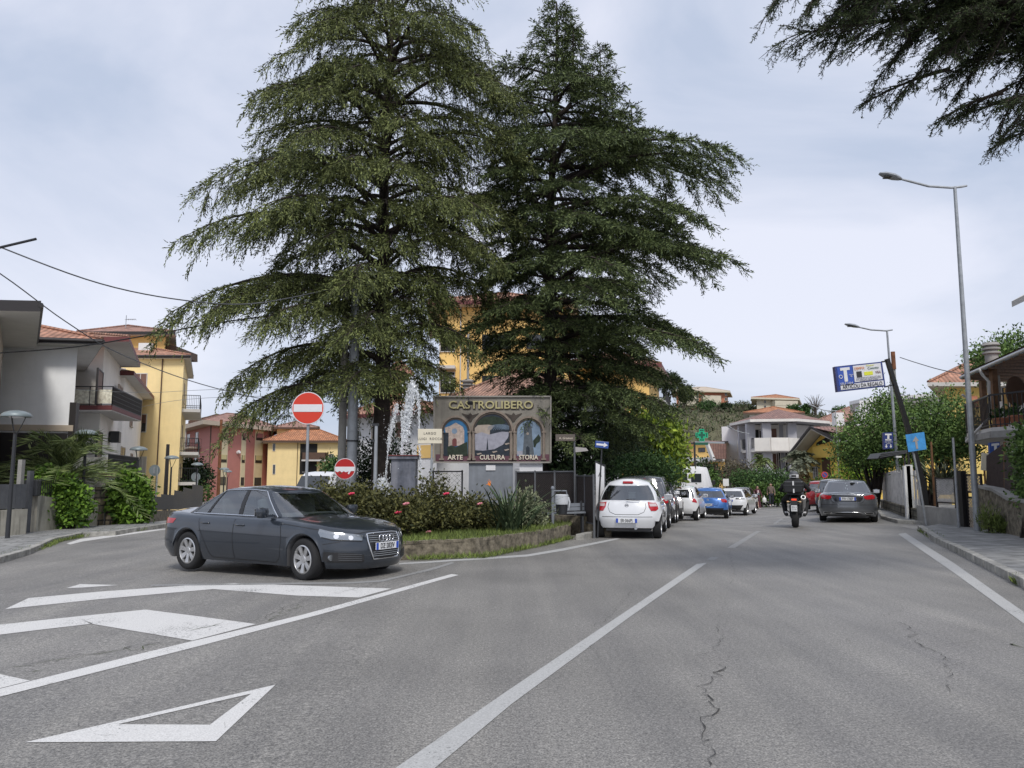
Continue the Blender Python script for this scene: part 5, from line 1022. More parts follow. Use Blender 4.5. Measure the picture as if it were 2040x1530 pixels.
rf = [Vector(GP(x, y)[:2]) for x, y in ((1458, 97), (1500, 90), (1596, 89), (1660, 93), (1664, 114), (1462, 114))]; Vg.roof(zv + .1, 0, 2.0, ('tile_brown', 'villa', 'villa_grey'), th=.3, c=rf)
for zc_, sol in ((zpx(894, 94), 1), (zpx(943, 94), 0)):
 pts = [GP(x, y) for x, y in ((1474, 98), (1482, 94.5), (1494, 92), (1508, 90.5), (1540, 89.5), (1575, 89.5), (1592, 90.5), (1605, 93))]
 mb = MB(); [mb.bar(Vector((a.x, a.y, zc_ + (.35 if sol else -.1))) - Vg.o, Vector((b.x, b.y, zc_ + (.35 if sol else -.1))) - Vg.o, .25, 1.5 if sol and not 2 < k < 3 else .5) for k, (a, b) in enumerate(zip(pts[:-1], pts[1:])) if not (sol and k in (1, 2))]
 mb.prism([Vector((p.x, p.y, zc_ - .5)) - Vg.o for p in pts + [GP(1605, 98), GP(1474, 101)]], (0, 0, .3)); bo = mb.build('balcony', 'villa' if sol else 'villa_grey', Vg.root)
 if sol: r_ = MB(); a, b = Vector((*pts[1][:2], zc_)) - Vg.o, Vector((*pts[3][:2], zc_)) - Vg.o; [r_.bar(a.lerp(b, k / 14), a.lerp(b, k / 14) + Vector((0, 0, 1.1)), .05, .05) for k in range(15)]; r_.bar(a + Vector((0, 0, 1.1)), b + Vector((0, 0, 1.1)), .08, .06); r_.build('railing', 'dark_metal', bo)
for x, Y in ((1500, 91.6), (1532, 90.5), (1583, 90.6), (1484, 95)):
 p = GP(x, Y); mb = MB(); mb.box(p.x - .5, p.y - .2, Vg.z0 + .2, p.x + .5, p.y + .4, zv + .02); mb.v = [(a - Vg.o.x, b - Vg.o.y, c_ - Vg.o.z) for a, b, c_ in mb.v]; mb.build('pillar', 'villa_grey', Vg.root)
for x0, x1, y0, y1, mt in ((1500, 1534, 898, 940, 'opening_shade'), (1548, 1592, 897, 940, 'opening_shade'), (1500, 1527, 856, 884, 'opening_shade'), (1537, 1547, 854, 873, 'shutter'), (1552, 1560, 845, 873, 'villa_grey'), (1513, 1520, 858, 880, 'brown'), (1540, 1551, 904, 938, 'shutter'), (1556, 1564, 900, 938, 'villa_grey'), (1571, 1580, 904, 936, 'brown'), (1508, 1520, 905, 925, 'brown')): Vg.win(1, x0, y0, x1, y1, 'villa', mt, mull=0, sill=0)  # near-black panes are flat sheets painted as the villa's shaded recesses
Vg.ac(1, 1515, 880, 1.6)
mb = MB(); q = [P(x, 850, 99) for x in (1470, 1474)]; mb.tube([P(1472, 862, 97) - Vg.o, P(1475, 940, 97) - Vg.o], .12, 6); mb.build('downpipe', 'steel', Vg.root)
Yh = Bld('house', 'mustard yellow gabled house with loggia beside the tall palm', [(1606, 74), (1735, 66), (1790, 78), (1620, 86)], 'house')
zL, zA_, zR = zpx(905, 72), zpx(853, 72), zpx(880, 70); mb = MB(); a, u, n_, Ln = Yh.e(0); xa = Yh.hit(0, 1640, 860)[0]
za = Yh.hit(0, 1640, 862)[1]; zl = Yh.hit(0, 1606, 905)[1]; zr = Yh.hit(0, 1700, 884)[1]
prof = [(0, Yh.z0 - .5), (Ln, Yh.z0 - .5), (Ln, zr), (xa + (Ln - xa) * .55, zr), (xa, za), (0, zl)]; mb.prism([Yh.W(0, t, z, 0) for t, z in prof], Vector((-n_.x, -n_.y, 0)) * 12); mb.build('wall', 'ochre', Yh.root)
mb = MB(); th = .22
for (t0, q0), (t1, q1) in (((-1.1, zl - .75), (xa, za + .25)), ((xa, za + .25), (xa + (Ln - xa) * .58, zr + .1)), ((xa + (Ln - xa) * .58, zr + .1), (Ln + .5, zr + .1))):
 q = [Yh.W(0, t0, q0, 1.3), Yh.W(0, t1, q1, 1.3), Yh.W(0, t1, q1 + th, 1.3), Yh.W(0, t0, q0 + th, 1.3)]; mb.prism(q, Vector((-n_.x, -n_.y, 0)) * 13.5, m=1)
top = [Yh.W(0, xa, za + .5, 1.35), Yh.W(0, Ln + .6, zr + .36, 1.35), Yh.W(0, Ln + .6, za + .8, -12), Yh.W(0, xa, za + .9, -12)]; mb.add(top + [Yh.W(0, -1.1, zl - .50, 1.35), Yh.W(0, -1.1, zl - .5, -12)], [(0, 1, 2, 3), (0, 4, 5, 3)], 0)
mb.build('roof', ['tile_brown', 'soffit'], Yh.root)
mb = MB(); mb.bar(Yh.W(0, -1.15, zl - .52, 1.36), Yh.W(0, xa, za + .5, 1.36), .12, .2); mb.bar(Yh.W(0, xa, za + .5, 1.36), Yh.W(0, xa + (Ln - xa) * .58, zr + .34, 1.36), .12, .2); mb.build('roof_edge', 'trim_dark', Yh.root)
s0, s1 = Yh.hit(0, 1624, 880)[0], Yh.hit(0, 1660, 880)[0]; mb = MB(); q = [Yh.W(0, t, z, .02) for t, z in ((s0 + .1, zpx(888, 72)), (s1, zpx(880, 72)), (s1, zpx(868, 72)), (xa + .6, za - .35), (s0 + .2, zpx(882, 72)))]; mb.prism(q, Vector((-n_.x, -n_.y, 0)) * .05); mb.build('loggia_opening', 'opening_shade', Yh.root)  # thin dark sheet, the shade inside the opening is its colour
mb = MB(); Yh.box(mb, 0, s0, Yh.hit(0, 1700, 880)[0], zpx(912, 72), zpx(890, 72), 0, .35); mb.build('parapet', 'ochre', Yh.root)
mb = MB(); Yh.box(mb, 0, Yh.hit(0, 1637, 900)[0], Yh.hit(0, 1653, 900)[0], Yh.z0, zpx(912, 72), -.02, .05); mb.build('entrance', 'brown', Yh.root)
Yh.win(0, 1621, 931, 1629, 952, 'sign_white', 'pane', grid=4)
for x in (1670, 1713): p = P(x, 845, 76) - Yh.o; mb = MB(); mb.cbox(p, (.9, .7, 2.2)); mb.build('chimney', 'white_paint', Yh.root)
R1 = Bld('house', 'low house with brown roofs showing above the mustard yellow house', [(1640, 96), (1760, 96), (1760, 110), (1640, 110)], 'house'); zr_ = zpx(848, 96); R1.walls(zr_, 'villa'); R1.roof(zr_, .8, 2.2, ('tile_far', 'soffit', 'soffit'), th=.4)
R2 = Bld('house', 'pale house with red roof on the slope above the villa', [(1498, 132), (1598, 132), (1598, 146), (1498, 146)], 'house', zb=5); zr_ = zpx(826, 132); R2.walls(zr_, 'villa', zb=0); R2.roof(zr_, 1, 1.4, ('tile_orange', 'brown', 'soffit'), th=.3); [R2.win(0, x, 829, x + 5, 834, 'soffit', 'pane', mull=0) for x in (1506, 1525, 1548, 1570)]
Wb = Bld('building', 'white flat roofed building above the trees on the right', [(1712, 84), (1748, 80), (1895, 76), (1895, 92), (1712, 94)]); zw = zpx(797, 79)
Wb.walls(zw, 'white_wall'); mb = MB(); mb.prism([(p.x - Wb.o.x, p.y - Wb.o.y, zw - Wb.z0) for p in Wb.off(.5)], (0, 0, .35)); mb.build('roof_slab', 'white_paint', Wb.root)
Wb.win(1, 1822, 808, 1838, 826, 'soffit', 'pane'); Wb.win(1, 1842, 808, 1848, 826, 'soffit', 'shutter'); Wb.win(1, 1836, 838, 1845, 850, 'soffit', 'pane'); mb = MB(); mb.prism([Wb.W(1, t, z, .8) for t, z in ((2.6, zpx(800, 78)), (6.5, zpx(800, 78)), (8.2, zpx(832, 78)), (7.8, zpx(832, 78)), (6.2, zpx(805, 78)), (2.6, zpx(805, 78)))], (0, .8, 0)); mb.build('canopy_frame', 'concrete', Wb.root)
Wt = Bld('building', 'small white rooftop block with wire fence beside the leaning advertising sign', [(1722, 78), (1758, 78), (1758, 84), (1722, 84)], zb=4); Wt.walls(zpx(798, 78), 'white_wall', zb=0); Wt.win(0, 1727, 803, 1732, 808, 'soffit', 'pane', mull=0)
Yr = Bld('house', 'yellow house with red tiled eave behind the terrace house on the right', [(1897, 42), (2080, 42), (2080, 54), (1925, 54)], 'house'); zy = zpx(772, 42); Yr.walls(zy, 'yellow_far'); Yr.roof(zy, .7, 2.0, ('tile', 'soffit', 'soffit'), th=.2)
mb = MB(); Yr.box(mb, 0, Yr.hit(0, 1929, 800)[0], Yr.hit(0, 1934, 800)[0] + .2, zpx(812, 42), zpx(790, 42), 0, .3); mb.build('chimney_stack', 'brick_far', Yr.root)
Tr = Bld('house', 'terrace house with brown timber roof and flower pots on the right', [(1995, 27.5), (2260, 20.5), (2330, 30), (2040, 36)], 'house', zb=0)
ztf = zpx(878, 26.5); Tr.walls(zpx(800, 27), 'cream_wall'); zf = zpx(862, 27)
mb = MB(); q = [P(1925, 838 + 20, 25.2), P(2075, 832, 20), P(2300, 840, 22), P(2040, 850, 33)]
qa = [Vector((p.x, p.y, ztf)) for p in (GP(1938, 27.5), GP(1990, 24.2), GP(2200, 21.0), GP(2300, 30), GP(2030, 36))]; mb.prism([p - Tr.o for p in qa], (0, 0, .3)); tf = mb.build('terrace', 'soffit', Tr.root)
zt_ = ztf + .3; r = MB()
for p, q in ((qa[0], qa[1]), (qa[1], qa[2])):
 p, q = Vector((p.x, p.y, zt_)) - Tr.o, Vector((q.x, q.y, zt_)) - Tr.o; n_ = int((q - p).length / .16); up = Vector((0, 0, 1)); r.bar(p + up, q + up, .06, .05); r.bar(p + up * .08, q + up * .08, .04, .03)
 for k in range(n_ + 1): c_ = p.lerp(q, k / n_); r.bar(c_, c_ + up, .022, .022)
r.build('railing', 'dark_metal', tf)
e = MB(); [e.bar(Vector((p.x, p.y, ztf + .08)) - Tr.o, Vector((q.x, q.y, ztf + .08)) - Tr.o, .12, .2) for p, q in zip(qa[:2], qa[1:3])]; e.build('terrace_edge', 'concrete', tf)
zr0 = 5.15; rr = [P(1915, 752, 27.6), P(2100, 672, 19.6), P(2420, 640, 23), P(2100, 735, 38)]; rr[2].z = rr[1].z + 1.2; rr[3].z = rr[0].z + 1.0
mb = MB(); mb.prism([p - Tr.o for p in rr], (0, 0, .09), m=0); mb.add([p - Tr.o + Vector((0, 0, .12)) for p in rr], [(0, 1, 2, 3)], 1); ro = mb.build('roof', ['wood_dark', 'tile_brown'], Tr.root)
e = MB(); e.tube([rr[0] - Tr.o + Vector((0, -.06, 0)), rr[1] - Tr.o + Vector((0, -.06, 0))], .07, 8); e.tube([rr[0] - Tr.o, rr[3] - Tr.o], .07, 8); e.build('gutter', 'steel', ro, smooth=50)
for k in range(12): t = (k + .5) / 12; mb = MB(); mb.bar(rr[0].lerp(rr[1], t) - Tr.o - Vector((0, 0, .06)), rr[3].lerp(rr[2], t) - Tr.o - Vector((0, 0, .06)), .07, .1); mb.build('rafter', 'wood', ro)
for px, py, Y in ((1978, 742, 25.4), (1957, 762, 29)): p = P(px, py, Y); mb = MB(); mb.box(p.x - .09, p.y - .09, zt_, p.x + .09, p.y + .09, p.z + .35); mb.v = [(a - Tr.o.x, b - Tr.o.y, c_ - Tr.o.z) for a, b, c_ in mb.v]; mb.build('timber_post', 'wood', Tr.root)
mb = MB(); mb.tube([P(1950, 735, 25.2) - Tr.o, P(1958, 748, 25.2) - Tr.o, P(1970, 760, 25.2) - Tr.o, P(1973, 830, 25.2) - Tr.o, P(1962, 842, 25.2) - Tr.o, P(1925, 880, 26.5) - Tr.o], .045, 8); mb.tube([P(1917, 786, 27) - Tr.o, P(1936, 800, 27) - Tr.o, P(1938, 870, 27) - Tr.o], .04, 8); mb.build('downpipe', 'soffit', Tr.root, smooth=50)
p = P(1975, 706, 28); mb = MB(); mb.lathe([(.22, -1.4), (.22, 0), (.30, .02), (.30, .08), (.2, .1), (.2, .15), (.30, .17), (.30, .23), (.2, .25), (.2, .3), (.30, .32), (.25, .42), (0, .46)], 16, p - Tr.o); mb.build('chimney', 'concrete', Tr.root, smooth=40)
Tr.win(0, 2000, 770, 2025, 830, 'soffit', 'pane'); mb = MB(); mb.lathe([(.45, -.03), (.48, .0), (.2, .1), (0, .12)], 24, P(2024, 780, 24.3) - Tr.o, axis='Y', sx=.7); mb.build('satellite_dish', 'brown', Tr.root, smooth=50)
for px, py, Y in ((1996, 822, 24.6), (2024, 820, 23.6)):
 p = P(px, py, Y); p.z = zt_; pt = MB(); pt.lathe([(.13, 0), (.2, .27), (.23, .27), (.23, .33), (.19, .33), (.16, .25)], 16, cap=False); po = pt.build('plant_pot', 'terracotta', smooth=40); po.location = p; tag(po, 'terracotta pot with green plant on the terrace, ' + ('nearer the timber post' if px < 2000 else 'nearer the photo edge'), 'plant pot', 'terracotta pots on the terrace')
 C_ = [(RNG.gauss(0, .12), RNG.gauss(0, .12), .32 + abs(RNG.gauss(0, .14))) for _ in range(160)]; leaves('foliage', C_, [(a, b, .1) for a, b, c_ in C_], .13, .06, 'bush_mid', po)
Er = Bld('house', 'nearest house on the right, only its grey eave corner showing', [(2120, 15.2), (2500, 13.2), (2600, 22), (2160, 24)], 'house'); Er.walls(zpx(620, 15.5), 'cream_wall'); q = [P(2016, 612, 15.6), P(2500, 380, 9.5), P(2700, 400, 16), P(2100, 560, 22)]
mb = MB(); mb.prism([p - Er.o for p in q], (0, 0, .12)); mb.build('roof', 'soffit', Er.root)
def hillb(label, px0, px1, Y, ytop, ybot, wall, roofm, rise, rows, band, dep=12, rx=None):
 zb_ = zpx(ybot, Y); H = Bld('apartment_block', label, [(px0, Y), (px1, Y + 2), (px1 + (rx or 4), Y + dep), (px0, Y + dep)], zb=zb_); zt_ = zpx(ytop, Y); H.walls(zt_, wall, zb=zb_ - 4); H.roof(zt_, 1.1, rise, (roofm, 'beige_far', 'beige_far'), th=.35)
 return H
H1 = hillb('brick red apartment block with cream balconies on the hilltop', 1352, 1452, 190, 781, 812, 'brick_far', 'tan', 1.6, 0, 0); 
for y_ in (796, 806):
 for a, b in ((1352, 1383), (1396, 1432)): s0, s1 = H1.hit(0, a, y_)[0], H1.hit(0, b, y_)[0]; H1.balcony(0, s0, s1, zpx(y_ + 1, 190), 1.5, 'beige_far', h=1.1, solid='beige_far'); [H1.winm(0, s0 + t, s0 + t + 1.1, zpx(y_ - 2.5, 190), zpx(y_ - 9, 190), 'beige_far', 'pane', mull=0) for t in (.6, 2.4, 3.9)]
for x in (1388, 1444): [H1.win(0, x, y_, x + 4, y_ + 5, 'beige_far', 'pane', mull=0) for y_ in (783, 793, 804)]
H2 = hillb('cream apartment block with open loggias on the slope', 1514, 1590, 165, 796, 822, 'beige_far', 'tile_orange', 1.3, 0, 0)
for y_ in (806, 816): s0, s1 = H2.hit(0, 1536, y_)[0], H2.hit(0, 1582, y_)[0]; H2.balcony(0, s0, s1, zpx(y_, 165), 1.5, 'beige_far', h=.8, solid='beige_far'); mb = MB(); H2.box(mb, 0, s0, s1, zpx(y_ - 3, 165), zpx(y_ - 8.5, 165), 0, .05); mb.build('loggia', 'opening_shade', H2.root); [H2.win(0, x, y_ - 8, x + 4, y_ - 3, 'beige_far', 'pane', mull=0) for x in (1522,)]  # loggia shade is a dark sheet laid on the wall
# == TREES AND PLANTS
def bez(p0, p1, p2, n):
 t = np.linspace(0, 1, n)[:, None]; return (1 - t) ** 2 * p0 + 2 * t * (1 - t) * p1 + t ** 2 * p2
def tubes(paths, radii, n=5):
 V_, F_, o = [], [], 0
 for P_, R_ in zip(paths, radii):
  P_ = np.asarray(P_, float); K = len(P_); T = np.gradient(P_, axis=0); T /= np.linalg.norm(T, axis=1, keepdims=True) + 1e-9
  U = np.tile([0, 0, 1.0], (K, 1)); U[np.abs(T[:, 2]) > .9] = [1, 0, 0]; A_ = np.cross(T, U); A_ /= np.linalg.norm(A_, axis=1, keepdims=True) + 1e-9; B_ = np.cross(T, A_)
  th = np.linspace(0, 2 * pi, n, endpoint=False); R_ = np.asarray(R_, float)[:, None, None]
  V_.append((P_[:, None] + R_ * (A_[:, None] * np.cos(th)[None, :, None] + B_[:, None] * np.sin(th)[None, :, None])).reshape(-1, 3))
  i = np.arange(K - 1)[:, None] * n; k = np.arange(n)[None]; k2 = (k + 1) % n
  F_.append((np.stack([i + k, i + k2, i + n + k2, i + n + k], -1)).reshape(-1, 4) + o); o += K * n
 return np.concatenate(V_), np.concatenate(F_)
def cedar(name, label, base, H, prof, mt, limbs=110, z_lo=2.6, r0=.3, leaders=(), droop=.40, hang=.6, lift=.16, leaf=(.115, .030), dens=1.0, seed=1, extra=None, bare=.14, lean=(0, 0), group=None, explicit=None):
 rs = np.random.RandomState(seed); root = thing(name, label, 'tree', base, group=group)
 zs = np.linspace(0, H, 14); ph = rs.uniform(0, 6, 2); tr = np.stack([lean[0] * (zs / H) ** 1.5 + .10 * np.sin(zs * .5 + ph[0]) * zs / H, lean[1] * (zs / H) + .10 * np.sin(zs * .6 + ph[1]) * zs / H, zs], 1)
 rad = r0 * np.clip(1 - zs / H * .93, .03, 1) ** .85; rad[0] *= 1.35
 paths = [tr]; radii = [rad]
 def trunk_at(z): return np.array([np.interp(z, zs, tr[:, 0]), np.interp(z, zs, tr[:, 1]), z])
 if not explicit: prof = [(a, max(.25, b - .70), max(.25, c - .35)) for a, b, c in prof]
 L_ = []
 def env(z, az):
  rr, rl = np.interp(z, [p[0] for p in prof], [p[2] for p in prof]), np.interp(z, [p[0] for p in prof], [p[1] for p in prof]); c = cos(az)
  side = rr if c > 0 else rl; mid = (rr + rl) / 2 * .85; return mid + (side - mid) * abs(c) ** .7
 for i in range(limbs if not explicit else 0):
  u = (i + rs.uniform(0, 1)) / limbs; z = z_lo + (H - .25 - z_lo) * u ** 1.12; az = i * 2.39996 + rs.uniform(-.3, .3)
  R = env(z - 1.25 * min(1, (H - z) / 5), az) * min(1.02, rs.uniform(.62, 1.16) * (1 + .22 * sin(z * 2.3 + 2.1 * cos(az + ph[0])) * sin(az * 2 + ph[1] + z * .7)) * (.72 if rs.rand() < .22 else 1)); L_.append((trunk_at(z), az, max(.25, R), 1.0))
 for (lx, ly, lz, lh, lr) in leaders:
  b = np.array([lx, ly, lz]); t0 = trunk_at(lz - .6); paths.append(bez(t0, b * np.array([1, 1, 1]) - [0, 0, .5], b + [0, 0, .2], 8)); radii.append(np.linspace(.10, .07, 8)); paths.append(bez(b, b + [0, 0, lh / 2], b + [0.03, 0, lh], 6)); radii.append(np.linspace(.07, .012, 6))
  n_ = int(lh * 9)
  for i in range(n_): u = (i + .5) / n_; L_.append((b + [0, 0, lh * u], i * 2.4, lr * (1 - u) ** .8 * rs.uniform(.7, 1.1) + .12, .6))
 for p0, p1, sc_ in (explicit or ()): d = np.array(p1) - np.array(p0); L_.append((np.array(p0), atan2(d[1], d[0]), float(np.hypot(d[0], d[1])), (sc_, d[2])))
 C_, D_ = [], []; tw = []
 for p0, az, R, sc_ in L_:
  out = np.array([cos(az), sin(az), 0]); dz = None
  if isinstance(sc_, tuple): sc_, dz = sc_
  young = R < 1.2
  lf = lift + rs.normal() * .09; e = p0 + out * R + np.array([0, 0, (R * (lf - droop * .5) if not young else R * .45) if dz is None else dz]) + np.append(rs.normal(size=2) * .04 * R, 0)
  c = p0 + out * R * .5 + np.array([0, 0, (R * (lf + .10) if not young else R * .15) if dz is None else dz * .2 + R * .05]); n_ = max(6, int(R * 4)); path = bez(p0, c, e, n_); paths.append(path); radii.append(np.linspace(.018 * R + .012, .006, n_))
  nb = max(6, int(R * (9 if explicit else 5.2) * dens * (.6 + .4 / max(sc_, .3))))
  for j in range(nb):
   t = bare + (1 - bare) * ((j + rs.uniform(0, 1)) / nb) ** .8; q = path[0] * 0; f = t * (n_ - 1); k = min(n_ - 2, int(f)); q = path[k] + (path[k + 1] - path[k]) * (f - k)
   tan_ = path[k + 1] - path[k]; tan_ = tan_ / np.linalg.norm(tan_); lat = np.cross(tan_, [0, 0, 1.0]); lat /= np.linalg.norm(lat) + 1e-9; sd = 1 if j % 2 else -1
   bl = min(1.9, (.35 + .46 * R) * (1.08 - .78 * t)) * rs.uniform(.45, 1.25) * (sc_ if sc_ < 1 else 1); dirn = tan_ * rs.uniform(.45, 1.0) + lat * sd * rs.uniform(.5, 1.0) + np.array([0, 0, rs.uniform(-.05, .22)]); dirn /= np.linalg.norm(dirn)
   m = max(4, int(bl * 7)); s_ = np.linspace(0, 1, m)[:, None]; bp = q + dirn * bl * s_ + np.array([0, 0, -1.0]) * (droop * bl * (s_ ** 2)); paths.append(bp); radii.append(np.linspace(.009, .003, m))
   nt_ = max(3, int(bl * (15 if explicit else 27) * dens)); ntw = len(C_)
   tt = rs.uniform(.08, 1, nt_); bq = np.stack([np.interp(tt, np.linspace(0, 1, m), bp[:, a]) for a in range(3)], 1)
   l2 = np.cross(dirn, [0, 0, 1.0]); td = dirn[None] * rs.uniform(.3, 1, (nt_, 1)) + l2[None] * rs.uniform(-.9, .9, (nt_, 1)) * (1 if explicit else .8) + np.array([[0, 0, -1.0]]) * rs.uniform(-.25, hang * 1.5, (nt_, 1)); td /= np.linalg.norm(td, axis=1, keepdims=True)
   tl = (.45 if explicit else .85) * rs.uniform(.14, .45, nt_) * (.75 + .5 * hang) * (1 if sc_ >= 1 else .8); nl = 14 if explicit else 7; a_ = (np.arange(nl) + .2) / nl
   pos = bq[:, None] + td[:, None] * (tl[:, None] * a_[None])[..., None] + np.array([0, 0, -1.0]) * (hang * .35 * (tl[:, None] * a_[None]) ** 1.0)[..., None]
   if explicit: [(paths.append(np.stack([pos[a2, 0] - td[a2] * .03, pos[a2, 6], pos[a2, 13]])), radii.append([.0022, .002, .0015])) for a2 in range(nt_)]
   dd = td[:, None] + rs.normal(size=(nt_, nl, 3)) * (.75 if explicit else .38) + np.array([0, 0, -.15 * hang]); C_.append(pos.reshape(-1, 3)); D_.append(dd.reshape(-1, 3))
 V_, F_ = tubes(paths[:1], radii[:1], 12); fast_mesh('trunk', V_, F_, 'bark', root, smooth=True)
 V_, F_ = tubes(paths[1:], radii[1:], 4); fast_mesh('branches', V_, F_, 'bark', root, smooth=True)
 C_ = np.concatenate(C_); D_ = np.concatenate(D_); leaves('crown', C_, D_, leaf[0], leaf[1], mt, root); print('cedar leaves', len(C_)); return root
def prof_px(px0, Y, rows):
 b = g(*GP(px0, Y)[:2]); return sorted([(zpx(y, Y) - b, (px0 - l) * Y / F, (r - px0) * Y / F) for y, l, r in rows])
YL = 24.0; bl_ = GP(755, YL)
cedar('cedar_tree', 'taller soft drooping cedar on the left of the pair, its top leaving the photo', tuple(bl_), zpx(-55, YL) - bl_.z, prof_px(755, YL, [(-50, 735, 790), (0, 640, 900), (60, 600, 1000), (130, 475, 1050), (200, 470, 1080), (270, 440, 1060), (350, 430, 1060), (420, 345, 1060), (500, 350, 1060), (580, 345, 1060), (690, 330, 1000), (780, 335, 950), (840, 380, 900)]), 'cedar_l', limbs=136, z_lo=3.7, r0=.30, droop=.60, hang=.95, lift=.30, seed=4, dens=.95)
YR = 26.0; br_ = GP(1094, YR)
def ldr(px, py_t, py_b, r, dy=0): z0, z1 = zpx(py_b, YR), zpx(py_t, YR); return ((px - 1094) * YR / F, dy, z0 - br_.z, z1 - z0, r)
cedar('cedar_tree', 'stiffer layered cedar on the right of the pair, spiky top and side leaders', tuple(br_), zpx(0, YR) - br_.z, prof_px(1094, YR, [(0, 1085, 1112), (60, 1020, 1150), (90, 990, 1155), (130, 940, 1118), (200, 900, 1112), (235, 890, 1190), (262, 880, 1370), (290, 880, 1410), (335, 880, 1400), (362, 880, 1260), (400, 880, 1400), (430, 860, 1510), (480, 860, 1470), (540, 860, 1450), (590, 860, 1475), (660, 860, 1470), (720, 870, 1460), (790, 900, 1440), (850, 930, 1410), (920, 960, 1350)]), 'cedar_r', limbs=162, z_lo=2.9, r0=.26, droop=.34, hang=.55, lift=.10, leaders=[ldr(1206, 96, 330, 1.55), ldr(1338, 372, 460, .65), ldr(1275, 200, 300, .6, .5), ldr(1148, 60, 200, .7, -.3)], seed=9, lean=(.35, 0), dens=1.05)
ex = []
for px, py, Y, sx, sy in ((1500, -15, 9.2, 2300, -500), (1570, 0, 8.6, 2300, -480), (1640, 40, 9.0, 2350, -420), (1700, 10, 8.2, 2350, -420), (1765, 130, 9.2, 2400, -350), (1850, 175, 9.0, 2400, -280), (1790, 60, 8.4, 2400, -380), (1950, 230, 8.8, 2450, -200), (1900, 110, 8.4, 2400, -300), (2030, 250, 8.6, 2450, -150), (2060, 200, 8.2, 2450, -250), (1860, 60, 9.5, 2400, -400), (1980, 90, 8.2, 2400, -350), (1760, -20, 8.6, 2400, -500), (2100, 280, 8.8, 2450, -100), (1950, 10, 9.0, 2400, -420), (2050, 60, 9.4, 2420, -380), (1900, 185, 9.6, 2420, -260), (1680, 0, 9.5, 2350, -480)):
 a, b = P(sx, sy, 9.0), P(px + (60 if px < 1650 else 15), py + 6, Y); ex.append((a, b))
bN = Vector((8.6, 9.0, 0)); e3 = []
for a, b in ex:
 e3.append((a, b)); L0 = (b - a)
 for k in range(10): t = RNG.uniform(.3, .95); q = a.lerp(b, t) + Vector((0, 0, .12)); l_ = RNG.uniform(.5, 1.1); an = RNG.uniform(.35, 1.0) * (1 if k % 2 else -1); d_ = Matrix.Rotation(an, 3, 'Z') @ Vector((L0.x, L0.y, 0)).normalized(); e3.append((q, q + d_ * l_ - Vector((0, 0, l_ * RNG.uniform(.0, .35)))))
ex2 = [(tuple((Vector((8.7, 9.0, a.z)) - bN)) if i % 7 == 0 else tuple(a - bN), tuple(b - bN), .55) for i, (a, b) in enumerate(e3)]
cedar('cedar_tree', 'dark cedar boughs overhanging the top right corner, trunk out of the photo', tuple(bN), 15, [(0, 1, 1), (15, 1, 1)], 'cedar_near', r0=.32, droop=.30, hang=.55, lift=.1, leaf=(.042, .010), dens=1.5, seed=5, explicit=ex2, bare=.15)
# ---- leafy bushes and broadleaf trees
def foliage(name, els, nclump, per, ln, wd, mt, parent, spread=.22, seed=None, up=.2, shell=.55):
 rs = np.random.RandomState(seed or RNG.randint(1, 9999)); vol = np.array([e[3] * e[4] * e[5] for e in els]) ** (2 / 3); k = rs.choice(len(els), nclump, p=vol / vol.sum()); E = np.array(els)[k]
 d = rs.normal(size=(nclump, 3)); d /= np.linalg.norm(d, axis=1, keepdims=True); rr = rs.uniform(shell, 1.0, (nclump, 1)) ** .6; C0 = E[:, :3] + d * rr * E[:, 3:6]
 n = nclump * per; C_ = np.repeat(C0, per, 0) + rs.normal(size=(n, 3)) * spread; D_ = np.repeat(d, per, 0) * .7 + rs.normal(size=(n, 3)) * .8 + np.array([0, 0, up]); return leaves(name, C_, D_, ln, wd, mt, parent)
def bush(name, label, cat, px, py_b, Y, els_px, nclump, per, ln, wd, mt, spread=.2, trunk=0, group=None, up=.2, zb=None, shell=.55, barkm='bark'):
 """els_px: (px, py, half width px, half height px, depth m)"""
 b = GP(px, Y); b.z = (g(b.x, b.y) if zb is None else zb); root = thing(name, label, cat, tuple(b), group=group); s = Y / F; els = []
 for ex_, ey, hw, hh, dp in els_px: p = P(ex_, ey, Y) - b; els.append((p.x, p.y, p.z, hw * s, dp, hh * s))
 o = foliage('crown' if trunk else 'foliage', els, nclump, per, ln, wd, mt, root, spread, up=up, shell=shell)
 paths, rad = [], []
 for e in els:
  for _ in range(3 if trunk else 4):
   q = np.array(e[:3]) + np.array([RNG.uniform(-.5, .5) * e[3], RNG.uniform(-.5, .5) * e[4], RNG.uniform(0, .6) * e[5]]); st = np.array([RNG.uniform(-.1, .1), 0, 0]) if trunk else np.array([e[0] + RNG.uniform(-.2, .2) * e[3], e[1], max(0, min(0, e[2] - e[5]))])
   mid = (st + q) / 2 + np.array([0, 0, .15 * e[5]]); paths.append(bez(st, mid, q, 7)); rad.append(np.linspace(trunk * .6 or .022, .008, 7))
 V_, F_ = tubes(paths, rad, 5); fast_mesh('trunk' if trunk else 'stems', V_, F_, barkm, root, smooth=True); return root
bush('ivy', 'lush green ivy mass spilling over the stained wall next to the mailbox', 'ivy', 130, 1055, 26.2, [(94, 968, 20, 14, .4), (114, 985, 34, 24, .45), (142, 1000, 24, 30, .4), (150, 1022, 18, 18, .35), (90, 950, 10, 5, .25), (110, 1005, 24, 12, .3)], 760, 8, .17, .12, 'ivy', .16, up=-.1)
bush('ivy', 'lush green ivy block between the stone gatepost and the black slatted fence', 'ivy', 250, 1048, 29.2, [(262, 1000, 26, 36, .4), (254, 985, 22, 22, .4), (266, 975, 22, 16, .4), (268, 1018, 20, 22, .4), (253, 955, 7, 9, .25)], 900, 8, .18, .13, 'ivy', .17, up=-.1)
